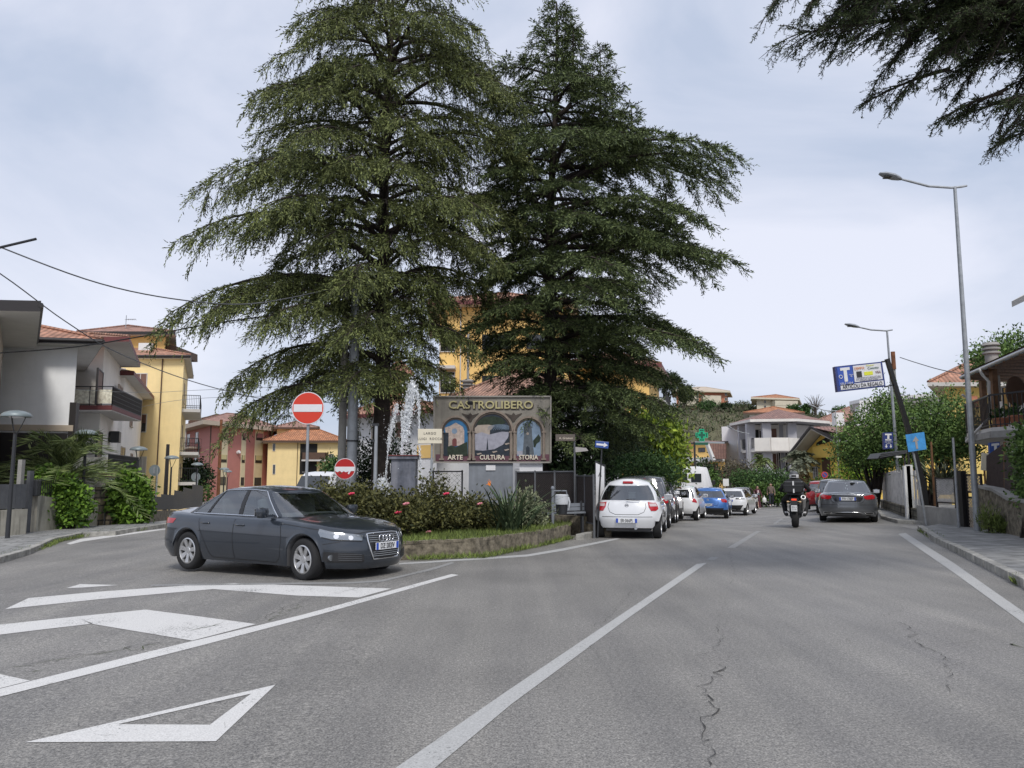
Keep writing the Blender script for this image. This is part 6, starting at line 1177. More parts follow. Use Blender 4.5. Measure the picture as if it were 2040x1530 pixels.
RB = [('low rose bush with a red bud at the left tip of the island', 690, 16.9, [(665, 1005, 40, 18, .7), (700, 993, 34, 15, .7), (650, 985, 20, 14, .5), (720, 1008, 40, 26, .7)], [(699, 984, 'rose')]),
 ('rose bush with deep pink blooms behind the dark grey saloon', 790, 16.6, [(790, 1014, 42, 24, .8), (765, 1006, 30, 16, .7), (815, 1022, 36, 22, .8), (780, 1030, 55, 20, .8)], [(792, 1021, 'rose'), (808, 1004, 'rose_pink')]),
 ('rose bush with one red bloom below the cream street name sign', 878, 17.6, [(870, 1000, 38, 24, .8), (850, 1020, 40, 24, .9), (895, 1024, 36, 20, .8), (868, 970, 18, 14, .4), (880, 1035, 50, 18, .7)], [(888, 984, 'rose'), (852, 1060, 'rose_pink')]),
 ('rose bush with small pink bloom beside the strap leaved plant', 950, 18.2, [(940, 1018, 36, 18, .8), (965, 1030, 36, 18, .8), (925, 1032, 30, 20, .7), (990, 1035, 25, 18, .5)], [(955, 1004, 'rose_pink')])]
for lab, px, Y, els, fl in RB:
 b_ = bush('rose_bush', lab, 'rose bush', px, 1060, Y, els, 400, 13, .085, .042, 'rose_leaf', .13, group='rose bushes on the island', zb=g(*GP(px, Y)[:2]) + .3)
 for fx, fy, fm in fl:
  p = P(fx, fy, Y - .75) - b_.location; mb = MB()
  for k in range(9): a = k * 2.4; r_ = .018 + .005 * k; c_ = p + Vector((r_ * cos(a), r_ * .6 * sin(a), .012 * sin(a * 1.7))); mb.lathe([(0, -.022), (.02, -.008), (.023, .008), (.009, .022), (0, .022)], 7, c_)
  mb.build('rose_bloom', fm, b_, smooth=60)
def straps(name, label, px, Y, n, ln, wd, zb, mt='strap_leaf', flower=None, tilt=.55, group=None):
 b = GP(px, Y); b.z = zb; root = thing(name, label, 'plant', tuple(b), group=group); V_, F_ = [], []
 for i in range(n):
  az = RNG.uniform(0, 2 * pi); ti = RNG.uniform(.08, tilt); L_ = ln * RNG.uniform(.6, 1.1); u = Vector((cos(az) * sin(ti), sin(az) * sin(ti), cos(ti))); s = Vector((-sin(az), cos(az), 0)); o = Vector((RNG.gauss(0, .15), RNG.gauss(0, .12), 0)); K = 7; k0 = len(V_); tw = RNG.uniform(-.5, .5)
  for k in range(K + 1):
   t = k / K; p = o + u * L_ * t + Vector((cos(az), sin(az), 0)) * (.22 * L_ * t * t) - Vector((0, 0, 1)) * (.18 * L_ * t ** 3); w_ = wd * (.35 + 1.6 * t - 1.9 * t * t) if t < .98 else .002; w_ = max(.002, w_)
   q = (s * cos(tw) + Vector((0, 0, sin(tw)))) * w_ / 2; V_ += [tuple(p - q), tuple(p + q)]
  F_ += [(k0 + 2 * k, k0 + 2 * k + 1, k0 + 2 * k + 3, k0 + 2 * k + 2) for k in range(K)]
 fast_mesh('leaves', V_, F_, mt, root)
 if flower:
  p = P(*flower, Y - .3) - b; mb = MB(); mb.tube([(0, 0, 0), p * .6 + Vector((0, 0, .1)), p - Vector((0, 0, .05))], [.012, .01, .012], 6); mb.build('flower_stem', 'strap_leaf', root)
  mb = MB(); [mb.tube([p, p + Vector((a * .5, 0, .04)), p + Vector((a, 0, h))], [.008, .012, .002], 5) for a, h in ((-.05, .12), (-.02, .15), (.02, .12), (-.09, .02))]; mb.build('flower', 'orange_flower', root)
 return root
straps('bird_of_paradise', 'strap leaved plant with one orange flower in front of the grey pedestal', 1018, 17.5, 95, 1.35, .06, g(0, 18) + .28, flower=(976, 968), tilt=.8)
straps('bird_of_paradise', 'smaller strap leaved clump beside the green bench', 1045, 19.3, 40, .95, .06, g(0, 18) + .28, tilt=.9)
bush('shrub', 'low brownish green shrub between the orange flowered plant and the bench', 'shrub', 1060, 1050, 19.2, [(1045, 1010, 26, 24, .5), (1068, 1025, 22, 18, .4), (1020, 1035, 26, 16, .5)], 200, 12, .10, .05, 'variegated', .12, zb=.25)
bush('shrub', 'dark loquat shrub with glossy leaves behind the mesh fence, right of the town sign', 'shrub', 1150, 1000, 25.5, [(1130, 900, 18, 40, .6), (1155, 870, 26, 32, .7), (1172, 900, 24, 48, .8), (1140, 940, 34, 26, .8), (1165, 845, 10, 18, .3), (1150, 960, 40, 20, .7)], 330, 10, .22, .07, 'bush_dark', .18, trunk=.04)
bush('shrub', 'dark twiggy shrub left of the fountain below the drooping cedar', 'shrub', 735, 1000, 25, [(728, 915, 34, 30, .8), (715, 950, 36, 28, .8), (752, 940, 20, 30, .6), (730, 975, 45, 18, .8)], 330, 9, .14, .05, 'bush_dark', .2, trunk=.03)
bush('shrub', 'small dark climber behind the fountain pedestal', 'shrub', 800, 990, 26.5, [(790, 890, 24, 22, .5), (780, 860, 14, 18, .3), (800, 905, 16, 12, .3)], 70, 8, .16, .05, 'bush_mid', .2)
bush('bush', 'bright lime green leafy tree rising above the parked dark cars', 'tree', 1300, 1000, 36, [(1285, 870, 46, 30, 1.5), (1312, 882, 34, 32, 1.5), (1340, 872, 11, 14, .6), (1318, 915, 30, 28, 1.4), (1265, 860, 22, 20, .9), (1290, 842, 26, 10, .9), (1335, 935, 16, 16, 1)], 800, 10, .26, .13, 'bush_lime', .32, trunk=.09)
bush('bush', 'grey green rounded shrub just above the white rounded hatchback', 'shrub', 1270, 1000, 31, [(1275, 930, 42, 24, 1.1), (1300, 938, 40, 22, 1.1), (1250, 940, 24, 20, .9), (1330, 945, 25, 18, .8)], 500, 10, .13, .06, 'bush_mid', .22)
bush('bush', 'dark green shrub behind the blue arrow sign', 'shrub', 1225, 1000, 33, [(1222, 900, 26, 44, 1.3), (1240, 880, 26, 34, 1.2), (1210, 930, 20, 28, 1)], 420, 9, .20, .09, 'bush_dark', .28, trunk=.05)
bush('bush', 'dark bushes beside the pharmacy sign post', 'shrub', 1400, 975, 58, [(1378, 945, 14, 12, 1.2), (1408, 938, 14, 13, 1.2), (1395, 955, 30, 9, 1.2)], 260, 8, .2, .14, 'bush_dark', .4)
bush('bush', 'mid green clipped shrub right of the small parking sign', 'shrub', 1412, 975, 56, [(1412, 955, 14, 11, 1)], 120, 9, .2, .1, 'hedge_leaf', .25)
bush('bush', 'pale green shrub in front of the white block of the villa', 'shrub', 1455, 975, 70, [(1440, 947, 18, 12, 1.6), (1462, 940, 20, 14, 1.6), (1485, 940, 14, 13, 1.6)], 320, 8, .25, .09, 'scrub', .3)
bush('bush', 'long dark green hedge below the curved villa balconies', 'hedge', 1500, 985, 66, [(1480, 955, 22, 12, 1.2), (1515, 952, 24, 11, 1.4), (1550, 955, 20, 11, 1.2), (1500, 964, 40, 8, 1.2), (1560, 962, 22, 8, 1.2)], 620, 9, .2, .10, 'bush_mid', .25)
bush('hedge', 'bright green hedge behind the two walking people', 'hedge', 1530, 1000, 60, [(1515, 982, 20, 9, 1), (1545, 980, 22, 10, 1.2), (1500, 980, 12, 7, .8), (1565, 984, 16, 10, 1), (1530, 990, 32, 8, 1)], 520, 9, .2, .11, 'hedge_leaf', .25)
bush('hedge', 'tall green hedge between the motorcycle and the red car', 'hedge', 1625, 1000, 55, [(1612, 982, 16, 14, 1), (1638, 975, 18, 15, 1.2), (1660, 970, 16, 14, 1.2), (1620, 994, 22, 10, 1)], 480, 9, .2, .11, 'hedge_leaf', .25)
bush('tree', 'dark green garden tree beyond the black slatted fence on the left', 'tree', 385, 985, 66, [(378, 940, 20, 16, 1.8), (392, 950, 18, 20, 1.8), (365, 955, 14, 16, 1.4)], 330, 9, .32, .16, 'bush_dark', .35, trunk=.1)
bush('shrub', 'light green shrub at the far end of the left fence', 'shrub', 370, 990, 60, [(372, 972, 18, 8, 1), (400, 985, 16, 8, 1)], 130, 8, .25, .12, 'hedge_leaf', .3)
bush('tree', 'small green tree right of the white van', 'tree', 660, 985, 60, [(662, 935, 16, 18, 1.4), (672, 950, 18, 20, 1.5), (650, 962, 14, 14, 1)], 260, 9, .28, .13, 'bush_mid', .35, trunk=.07)
bush('tree', 'green leafy street tree behind the small hanging sign, left one of two', 'tree', 1745, 1005, 36, [(1745, 860, 48, 44, 2.0), (1715, 880, 40, 34, 1.8), (1770, 830, 30, 32, 1.5), (1735, 905, 46, 26, 1.8), (1765, 895, 36, 36, 1.8), (1765, 800, 14, 22, .8), (1700, 905, 26, 20, 1.2)], 1300, 12, .15, .065, 'tree_green', .28, trunk=.13)
bush('tree', 'green leafy street tree right of the leaning sign post, over the lattice fence', 'tree', 1850, 1005, 33, [(1830, 850, 36, 34, 1.6), (1870, 820, 44, 26, 1.7), (1885, 870, 36, 34, 1.7), (1850, 890, 44, 30, 1.7), (1915, 860, 24, 30, 1.2), (1905, 895, 36, 20, 1.2), (1810, 905, 20, 30, 1)], 1300, 12, .15, .065, 'tree_green', .28, trunk=.11)
bush('shrub', 'yellow flowering shrub at the foot of the mustard yellow house', 'shrub', 1720, 1000, 50, [(1700, 935, 26, 14, 1.2), (1735, 930, 28, 20, 1.4), (1725, 955, 34, 14, 1.2)], 260, 9, .22, .1, 'ivy_lime', .35)
straps('yucca', 'pale variegated spiky shrub behind the lattice fence', 1884, 27, 120, 1.5, .09, zpx(985, 27), 'variegated', tilt=.9)
bush('bush', 'green garden shrub over the brown screen fence at the right photo edge', 'shrub', 2040, 1050, 18.5, [(2062, 900, 24, 40, .6), (2070, 950, 26, 40, .6), (2068, 990, 16, 24, .4), (2064, 866, 20, 14, .5)], 560, 10, .12, .06, 'tree_green', .14, trunk=.04)
bush('bush', 'tangle of weeds and grass at the foot of the stone wall on the right', 'weeds', 1990, 1050, 20.2, [(1975, 1045, 14, 9, .2), (2000, 1050, 18, 8, .2), (2030, 1052, 20, 10, .2), (1968, 1030, 6, 10, .1)], 300, 9, .16, .02, 'grass_leaf', .09, up=1.2)
bush('tree', 'bright green treetop behind the terrace house roof', 'tree', 2010, 900, 37, [(1985, 705, 34, 20, 1.6), (2025, 690, 28, 20, 1.6), (2000, 735, 40, 20, 1.6), (1960, 722, 14, 12, .8)], 420, 9, .2, .09, 'tree_green', .28, trunk=.12)
# ---- palms
def palm(name, label, px, Y, zb, Ht, nf, fl, mt='palm_leaf', skirt=0, r=.18, fan=False, elev=(-.35, 1.25), group=None, lw=.035):
 b = GP(px, Y); b.z = zb; root = thing(name, label, 'palm', tuple(b), group=group)
 mb = MB(); mb.tube([(0, 0, -.1), (.02, 0, Ht * .5), (0, 0, Ht)], [r * 1.2, r, r * 1.1], 12); mb.build('trunk', 'bark_pale', root, smooth=60)
 def fronds(n, lo, hi, name_, mt_, down=0):
  C_, D_, pth = [], [], []
  for i in range(n):
   az = i * 2.39996 + RNG.uniform(-.3, .3); el = lo + (hi - lo) * RNG.random(); L_ = fl * RNG.uniform(.75, 1.1); u = np.array([cos(az) * cos(el), sin(az) * cos(el), sin(el)]); t = np.linspace(0, 1, 46)[:, None]
   p = np.array([0, 0, Ht]) + u * L_ * t + np.array([0, 0, -1]) * L_ * (.55 if not down else .35) * t ** 2.2; pth.append(p[::3]); sd = np.array([-sin(az), cos(az), 0]); T = np.gradient(p, axis=0); T /= np.linalg.norm(T, axis=1, keepdims=True)
   if fan:
    h = p[18]
    for k in range(26): a = (k / 25 - .5) * 3.6; d_ = T[18] * cos(a) + sd * sin(a) + np.array([0, 0, -.25 * abs(sin(a))]); C_.append(h); D_.append(d_)
   else:
    for s in (-1, 1):
     for k in range(4, 46): q = p[k] + (p[min(45, k + 1)] - p[k]) * RNG.random(); C_.append(q); D_.append(T[k] * .75 + sd * s * .9 + np.array([0, 0, RNG.uniform(-.1, .45)]))
  V_, F_ = tubes(pth, [np.linspace(.014, .004, len(q)) for q in pth], 4); c_ = leaves(name_, C_, D_, fl * (.55 if fan else .17), lw, mt_, root); fo = fast_mesh('frond_stalks', V_, F_, mt_, c_)
 fronds(nf, elev[0], elev[1], 'crown', mt)
 if skirt: fronds(skirt, -1.45, -.9, 'dead_fronds', 'palm_dead', 1)
 return root
palm('date_palm', 'date palm with arching fronds behind the left garden wall', 122, 27.5, zpx(985, 27.5), .6, 44, 3.1, elev=(.1, 1.4), r=.25, lw=.032)
palm('fan_palm', 'tall fan palm with pale hanging dead fronds beside the mustard yellow house', 1598, 72, g(28, 72), 3.7, 46, 1.9, 'palm_pale', skirt=40, r=.3, elev=(-.5, 1.4), lw=.10, fan=False)
palm('fan_palm', 'short young palm in front of the villa balconies', 1520, 84, g(24, 80), zpx(918, 84) - g(24, 80), 22, 1.6, elev=(-.5, 1.3), r=.16, lw=.09)
# ---- the hill behind
def hz(x, y):
 t = cl((y - 118) / 74, 0, 1); t = t * t * (3 - 2 * t); lat = cl((x + 5) / 35, 0, 1) * (1 - .62 * cl((x - 62) / 50, 0, 1)); return -1.2 + 19.4 * t * lat + 1.2 * sin(x * .09) * sin(y * .07) * t * lat + (-.02 * (y - 192) if y > 192 else 0)
hx = np.arange(-30, 222, 4.0); hy = np.arange(112, 330, 4.0); V_ = [(x, y, hz(x, y)) for y in hy for x in hx]; nx_ = len(hx)
F_ = [(j * nx_ + i, j * nx_ + i + 1, (j + 1) * nx_ + i + 1, (j + 1) * nx_ + i) for j in range(len(hy) - 1) for i in range(nx_ - 1)]
mm('hill_ground', (.13, .125, .07), .95, var=.5, vs=.25); struct(fast_mesh('hill', V_, F_, 'hill_ground', smooth=True))
C_, D_ = [], []
rs = np.random.RandomState(3)
for i in range(5200):
 x, y = rs.uniform(5, 150), rs.uniform(124, 205); s_ = rs.uniform(.5, 1.6)
 for k in range(9): C_.append((x + rs.normal() * s_, y + rs.normal() * s_, hz(x, y) + abs(rs.normal()) * s_ * .55)); D_.append((rs.normal(), rs.normal(), rs.uniform(.0, 2.5)))
n2 = len(C_) // 2; tag(leaves('scrub', C_[:n2], D_[:n2], 1.0, .34, 'hill_leaf'), 'olive green scrub covering the hillside', 'scrub', kind='stuff'); tag(leaves('dry_scrub', C_[n2:], D_[n2:], 1.1, .14, 'scrub'), 'dry grey brown brushwood mixed over the hillside', 'scrub', kind='stuff')
def far_tree(label, px, Y, ytop, ybot, hw, mt, trunkp=.3, n=360, name='tree', leafs=.42):
 h = (ybot - ytop) / 2 * (1 - trunkp); cy = ytop + h; bush(name, label, 'tree', px, ybot, Y, [(px, cy, hw, h, hw * Y / F), (px - hw * .4, cy + h * .2, hw * .6, h * .7, hw * Y / F * .6), (px + hw * .4, cy + h * .15, hw * .6, h * .7, hw * Y / F * .6)], n, 9, leafs, leafs * .4, mt, hw * Y / F * .16, trunk=.25, zb=zpx(ybot, Y), group='trees on the hilltop')
far_tree('umbrella pine with bare tall trunk left of the brick red hill block', 1335, 178, 745, 812, 20, 'pine_leaf', .62, 600); far_tree('dark pine in front of the brick red hill block', 1366, 180, 770, 812, 13, 'pine_leaf', .3, 420); far_tree('round green tree at the right foot of the brick red hill block', 1408, 178, 799, 826, 17, 'bush_mid', .1, 420); far_tree('green tree further right of the brick red hill block', 1446, 178, 803, 828, 15, 'bush_dark', .1, 420)
far_tree('olive green tree on the ridge between the two hill blocks', 1482, 180, 803, 832, 20, 'hill_leaf', .1, 420); far_tree('green tree at the right foot of the cream hill block', 1582, 160, 808, 832, 13, 'bush_mid', .15, 320); far_tree('small round tree just right of the cream hill block', 1606, 160, 806, 826, 7, 'bush_mid', .2, 200)
far_tree('green ridge tree right of the bare tree', 1675, 160, 812, 835, 16, 'bush_mid', .15, 320)
b = GP(1632, 160); b.z = zpx(835, 160); root = thing('bare_tree', 'leafless pale tree on the ridge right of the cream hill block', 'tree', tuple(b)); pth, rd = [], []
for i in range(60): a = RNG.uniform(0, 6.28); r_ = RNG.uniform(.5, 2.2); h = RNG.uniform(2.5, 5.2); st = np.array([0, 0, RNG.uniform(.5, 2.4)]); pth.append(bez(st, st + np.array([cos(a) * r_ * .4, sin(a) * r_ * .4, (h - st[2]) * .6]), np.array([cos(a) * r_, sin(a) * r_, h]), 5)); rd.append(np.linspace(.06, .02, 5))
V_, F_ = tubes([np.array([[0, 0, -.3], [0, 0, 1.5], [.1, 0, 3]])] + pth, [[.18, .14, .08]] + rd, 4); fast_mesh('branches', V_, F_, 'bark_pale', root)
# == STREET FURNITURE, SIGNS, FENCES
def up(o, v): return Vector(v) - Vector(o)
# ---- town sign board
YB = 24.0; bB = GP(981, YB); T = thing('town_sign', 'grey town sign with three painted arches reading arte, cultura, storia', 'sign', tuple(bB))
def LB(px, py, dy=0): p = P(px, py, YB); return Vector((p.x - bB.x, dy, p.z - bB.z))
def flat(name, poly, dy, th, mt, parent=T, L=LB): mb = MB(); mb.prism([L(x, y, dy) for x, y in poly], (0, th, 0)); return mb.build(name, mt, parent)
panel = flat('panel', [(865, 790), (1097, 790), (1097, 921), (865, 921)], 0, .16, 'board')
mb = MB()
for a, b in (((865, 790), (1097, 790)), ((1097, 790), (1097, 921)), ((1097, 921), (865, 921)), ((865, 921), (865, 790))): mb.bar(LB(*a, -.03), LB(*b, -.03), .05, .045)
mb.build('panel_frame', 'board_frame', T)
flat('plum_band', [(868, 905), (1094, 905), (1094, 919), (868, 919)], -.010, .012, 'plum')
def arcp(cx, hw, top, spring, n=20, a0=0, a1=pi): return [(cx + hw * cos(a0 + (a1 - a0) * k / n), spring - (spring - top) * sin(a0 + (a1 - a0) * k / n)) for k in range(n + 1)]
for cx, hi, ho, ti, to, nm in ((908, 24, 31.5, 836, 828, 'church'), (980.7, 35.5, 42.5, 825, 817, 'theatre'), (1053.5, 23.5, 32, 837, 829, 'tower')):
 pic = arcp(cx, hi, ti, 861) + [(cx - hi, 908), (cx + hi, 908)]; pc = flat('arch_picture', pic, -.014, .016, {'church': 'mural_blue', 'theatre': 'mural_dark', 'tower': 'mural_pale'}[nm])
 rg = MB(); A_, B_ = arcp(cx, ho, to, 861), arcp(cx, hi, ti, 861); C2_, D2_ = arcp(cx, (ho + hi) / 2, (to + ti) / 2, 861), None
 for k in range(20):
  rg.prism([LB(*A_[k], -.05), LB(*A_[k + 1], -.05), LB(*C2_[k + 1], -.05), LB(*C2_[k], -.05)], (0, .07, 0), 0); rg.prism([LB(*C2_[k], -.03), LB(*C2_[k + 1], -.03), LB(*B_[k + 1], -.03), LB(*B_[k], -.03)], (0, .05, 0), 1)
 rg.build('arch_moulding', ['arch_a', 'arch_b'], T)
 if nm == 'church':
  flat('facade', [(889, 868), (886, 852), (896, 849), (908, 842), (922, 850), (925, 858), (925, 888), (890, 888)], -.020, .008, 'mural_stone', pc); flat('dark_wall', [(884, 862), (894, 862), (893, 908), (884, 908)], -.022, .01, 'mural_dark', pc)
  flat('rose_window', [(905.5 + 5.5 * cos(t), 859 + 5.5 * sin(t)) for t in [pi * k / 8 for k in range(16)]], -.026, .006, 'mural_pale', pc); flat('door', [(901, 889), (901, 877), (903, 874), (906, 873), (909, 874), (910, 877), (910, 889)], -.026, .006, 'trim_red', pc); flat('shrubs', [(892, 908), (891, 891), (899, 887), (908, 891), (918, 886), (931, 880), (932, 908)], -.028, .01, 'mural_tree', pc)
  flat('white_base', [(893, 889), (895, 878), (901, 876), (901, 889)], -.0235, .003, 'mural_cream', pc)
 if nm == 'theatre':
  flat('trees', [(950, 846), (953, 838), (966, 831), (982, 829), (1000, 833), (1008, 842), (1000, 846), (980, 848)], -.018, .004, 'mural_tree', pc); flat('stage', [(946, 863), (946, 853), (952, 847), (972, 846), (986, 848), (976, 858), (976, 866)], -.022, .006, 'mural_cream', pc)
  flat('plaza', [(946, 865), (960, 861), (974, 866), (1000, 860), (1015, 861), (1012, 872), (1002, 886), (985, 895), (962, 898), (947, 897)], -.024, .006, 'mural_grey', pc)
  tr = MB()
  for j in range(9): ph = [(1003 + (4 + j * 2.4) * cos(t) * 1.2 - j * .9, 857 - (2 + j * 1.15) * sin(t)) for t in [pi * k / 14 for k in range(15)]]; ph = [(min(1014, max(972, x)), y) for x, y in ph]; [tr.bar(LB(*a, -.027), LB(*b, -.027), .006, .009) for a, b in zip(ph[:-1], ph[1:]) if abs(a[0] - b[0]) > .3]
  tr.build('steps', 'mural_pale', pc); flat('cypress', [(969, 896), (971, 872), (973, 896)], -.030, .004, 'mural_dark', pc); [flat('white_block', [(x, y), (x + 9, y - 2), (x + 11, y), (x + 3, y + 2.5)], -.030, .003, 'mural_cream', pc) for x, y in ((980, 900), (1005, 884), (1004, 896), (949, 904))]
 if nm == 'tower':
  flat('tower', [(1041, 906), (1044, 868), (1044, 852), (1042, 850), (1046, 849), (1058, 849), (1061, 851), (1059, 853), (1060, 868), (1064, 906)], -.020, .006, 'mural_tower', pc); flat('belfry', [(1047, 849), (1048, 845), (1050, 845), (1050, 841), (1052, 841), (1052, 845), (1056, 845), (1057, 849)], -.020, .006, 'mural_tower', pc)
  flat('clock', [(1051 + 2.6 * cos(t), 864 + 2.6 * sin(t)) for t in [pi * k / 6 for k in range(12)]], -.024, .004, 'mural_cream', pc); flat('doorway', [(1048, 906), (1048, 892), (1051, 888), (1055, 892), (1055, 906)], -.024, .004, 'mural_dark', pc); flat('tree', [(1063, 890), (1062, 878), (1067, 872), (1073, 865), (1077, 872), (1075, 880), (1069, 884), (1066, 892)], -.022, .004, 'mural_tree', pc); flat('haze_band', [(1030, 906), (1030, 899), (1041, 898), (1041, 906)], -.018, .003, 'mural_grey', pc)
for x in (886, 936, 943, 1018, 1025, 1082): 
 x = {886: 880, 1082: 1083}.get(x, x); mb = MB(); mb.tube([LB(x, 862, -.03), LB(x, 914, -.03)], .045, 10); mb.cbox(LB(x, 861, -.03), (.13, .11, .04)); mb.cbox(LB(x, 915, -.03), (.15, .12, .05)); mb.build('column', 'arch_a', T, smooth=50)
for x in (937, 1023): mb = MB(); mb.prism([LB(a, b, -.03) for a, b in ((x - 17, 823), (x - 4, 827), (x, 822), (x + 4, 827), (x + 17, 823), (x + 5, 834), (x + 2, 840), (x - 2, 840), (x - 5, 834))], (0, .03, 0)); mb.build('eagle_ornament', 'arch_b', T)
def txt(body, px, py, hpx, wpx, mt, dy=-.03, Y=YB, parent=T, L=LB, depth=.01, bold=.0, base=None):
 o = text_mesh(body, 1.0, mt, parent, depth=depth, bold=bold); vs = [v.co for v in o.data.vertices]; w_ = max(v.x for v in vs) - min(v.x for v in vs); h_ = max(v.y for v in vs) - min(v.y for v in vs); cx = (max(v.x for v in vs) + min(v.x for v in vs)) / 2; cy = (max(v.y for v in vs) + min(v.y for v in vs)) / 2
 sx, sy = wpx * Y / F / w_, hpx * Y / F / h_
 for v in o.data.vertices: v.co = ((v.co.x - cx) * sx, (v.co.y - cy) * sy, v.co.z)
 o.location = L(px, py, dy); return o
txt('CASTROLIBERO', 979.5, 808.5, 16, 169, 'arch_b', -.012, bold=.03); txt('CASTROLIBERO', 978, 806.5, 16, 168, 'gold', -.035, bold=.012)  # dark offset copy painted as the gold letters' shadow
for b_, x, w_ in (('ARTE', 907, 30), ('CULTURA', 981, 50), ('STORIA', 1053, 38)): txt(b_, x + 1, 911.5, 9.5, w_, 'mural_dark', -.018, bold=.035); txt(b_, x, 911, 9.5, w_, 'letter_cream', -.034, bold=.02)
ped = MB(); a, b = LB(934, 922, .02), LB(1022, 922, .02); ped.box(a.x, .02, -.3, b.x, .45, a.z - .005); ped.build('pedestal', 'pedestal', T); flat('plaque', [(968, 927), (987, 927), (987, 937), (968, 937)], -.01, .03, 'sign_white'); 
lm = MB(); lm.tube([LB(933, 790, -.02), LB(934, 797, -.25), LB(937, 803, -.35)], .012, 6); lm.cbox(LB(938, 805, -.36), (.14, .1, .09), rx=.5); lm.build('spotlight', 'dark_metal', T)
flat('mesh_banner', [(1035, 923), (1081, 923), (1081, 943), (1035, 943)], .05, .02, 'sign_white')
# ---- round no-entry signs, street name sign, posts
def disc(mb, c, r, y0, y1, m=0, n=32): mb.lathe([(r, y0), (r, y1)], n, c, m, axis='Y')
def noentry(label, px, py, rpx, Y, post_px, mt, pole_mat='galv', tears=False, top=None):
 r = rpx * Y / F; b = GP(px, Y); b.z += .25; p = P(px, py, Y); t = thing('no_entry_sign', label, 'road sign', tuple(b)); c = p - b
 mb = MB(); mb.lathe([(r, -.0), (r, .018), (r - .006, .03)], 40, c, axis='Y'); d = mb.build('sign_disc', 'sign_white', t); mb = MB(); mb.lathe([(r * .95, -.004), (r * .95, .01)], 40, c, axis='Y'); mb.build('red_face', mt, d)
 mb = MB()
 if not tears: mb.cbox(c + Vector((0, -.007, 0)), (r * 1.76, .006, r * .46))
 else: w_, h_ = r * .93, r * .2; pl = [(-w_, h_), (w_, h_), (w_ * 1.0, -h_), (.62 * w_, -h_ * 1.1), (.45 * w_, -h_ * 2.6), (.3 * w_, -h_ * 2.3), (.42 * w_, -h_ * 1.2), (.1 * w_, -h_ * 1.6), (-.1 * w_, -h_ * 1.1), (-.3 * w_, -h_ * 1.7), (-.5 * w_, -h_ * 1.0), (-.75 * w_, -h_ * 1.6), (-.97 * w_, -h_ * 1.0)]; mb.prism([c + Vector((x, -.010, z)) for x, z in pl], (0, .006, 0))
 mb.build('white_bar', 'sign_white', d); mb = MB(); mb.tube([(c.x + .0, .06, -.4), (c.x, .06, c.z + (r * .6 if not top else top))], .032, 12); mb.build('pole', pole_mat, t, smooth=50); return t
noentry('large bright red no entry sign on a grey pole behind the dark grey saloon', 613.5, 813, 32.5, 16.6, 615, 'sign_red')
noentry('small dull red no entry sign with torn white bar, left of the fountain', 687, 934, 20.8, 20.6, 690, 'sign_red2', tears=True)
def pole_thing(name, label, cat, px, Y, ztop, r, mt, base=None, lean=(0, 0), n=12, z0=None, group=None, parts=None):
 b = GP(px, Y); 
 if z0 is not None: b.z = z0
 t = thing(name, label, cat, tuple(b), group=group); h = ztop - b.z; mb = MB(); mb.tube([(0, 0, -.3), (lean[0] * .5, lean[1] * .5, h * .5), (lean[0], lean[1], h)], [r * 1.1, r, r * .85], n); mb.build('pole', mt, t, smooth=50); return t
t = pole_thing('street_name_sign', 'cream street name sign on a grey post by the rose bushes', 'sign', 858, 18.6, zpx(870, 18.6), .028, 'galv')
q = P(856.5, 869, 18.55) - Vector(t.location); mb = MB(); mb.cbox(q, (.57, .03, .345)); pl = mb.build('name_plate', 'cream_sign', t, bevel=.006)
for s_, z, w_ in (('LARGO', .065, .26), ('LUIGI  ROCCA', -.065, .48)): o = text_mesh(s_, .082, 'ink', pl, loc=(q.x, q.y - .017, q.z + z), wide=.95 if s_ == 'LARGO' else .9, space=1.25)
t = pole_thing('metal_post', 'plain grey metal post in the shrubs left of the fountain', 'post', 745, 19.6, zpx(848, 19.6), .05, 'steel'); [MB().cbox((x, 0, zpx(y, 19.6) - t.location.z), (w_, .1, .06)).build('bracket', 'dark_metal', t) for x, y, w_ in ((-.02, 846, .16), (-.09, 878, .08))]
t = pole_thing('utility_pole', 'thick white concrete pole under the drooping branches left of the fountain', 'pole', 677, 23.5, 7.5, .12, 'concrete'); 
t = pole_thing('utility_pole', 'grey steel pole just right of the white concrete pole, cables on it', 'pole', 697, 23, 7.8, .15, 'galv'); mb = MB(); mb.tube([(0, 0, zpx(877, 23) - t.location.z), (0, 0, zpx(880, 23) - t.location.z)], .17, 12); mb.build('band', 'dark_metal', t)
# ---- fountain
YF = 21.5; bf = GP(805, YF); Fo = thing('fountain', 'fountain with a dark stone pedestal and tall white water jets', 'fountain', tuple(bf))
mm('fountain_stone', (.12, .13, .16), .5, var=.5, vs=5, streak=.5, sc=(.3, .3, .33))
mb = MB(); mb.lathe([(1.5, 0), (1.5, .55), (1.35, .6), (1.3, .5), (1.25, .2), (0, .2)], 32); mb.build('basin', 'concrete', Fo, smooth=40)
a, b = P(783, 915, YF) - bf, P(830, 915, YF) - bf; mb = MB(); mb.box(a.x, -.3, 0, b.x, .3, a.z); mb.box(a.x - .06, -.36, a.z, b.x + .06, .36, a.z + .08); mb.build('pedestal', 'fountain_stone', Fo); mb = MB(); mb.box(a.x - .08, -.38, a.z + .08, b.x + .08, .38, a.z + .11); mb.build('pedestal_edge', 'trim_red', Fo)
wm = bpy.data.materials.new('water_spray'); wm.use_nodes = True; b_ = wm.node_tree.nodes['Principled BSDF']; b_.inputs['Base Color'].default_value = (.92, .95, .98, 1); b_.inputs['Roughness'].default_value = .15; b_.inputs['Alpha'].default_value = .85; b_.inputs['Transmission Weight'].default_value = .25; M['water_spray'] = wm
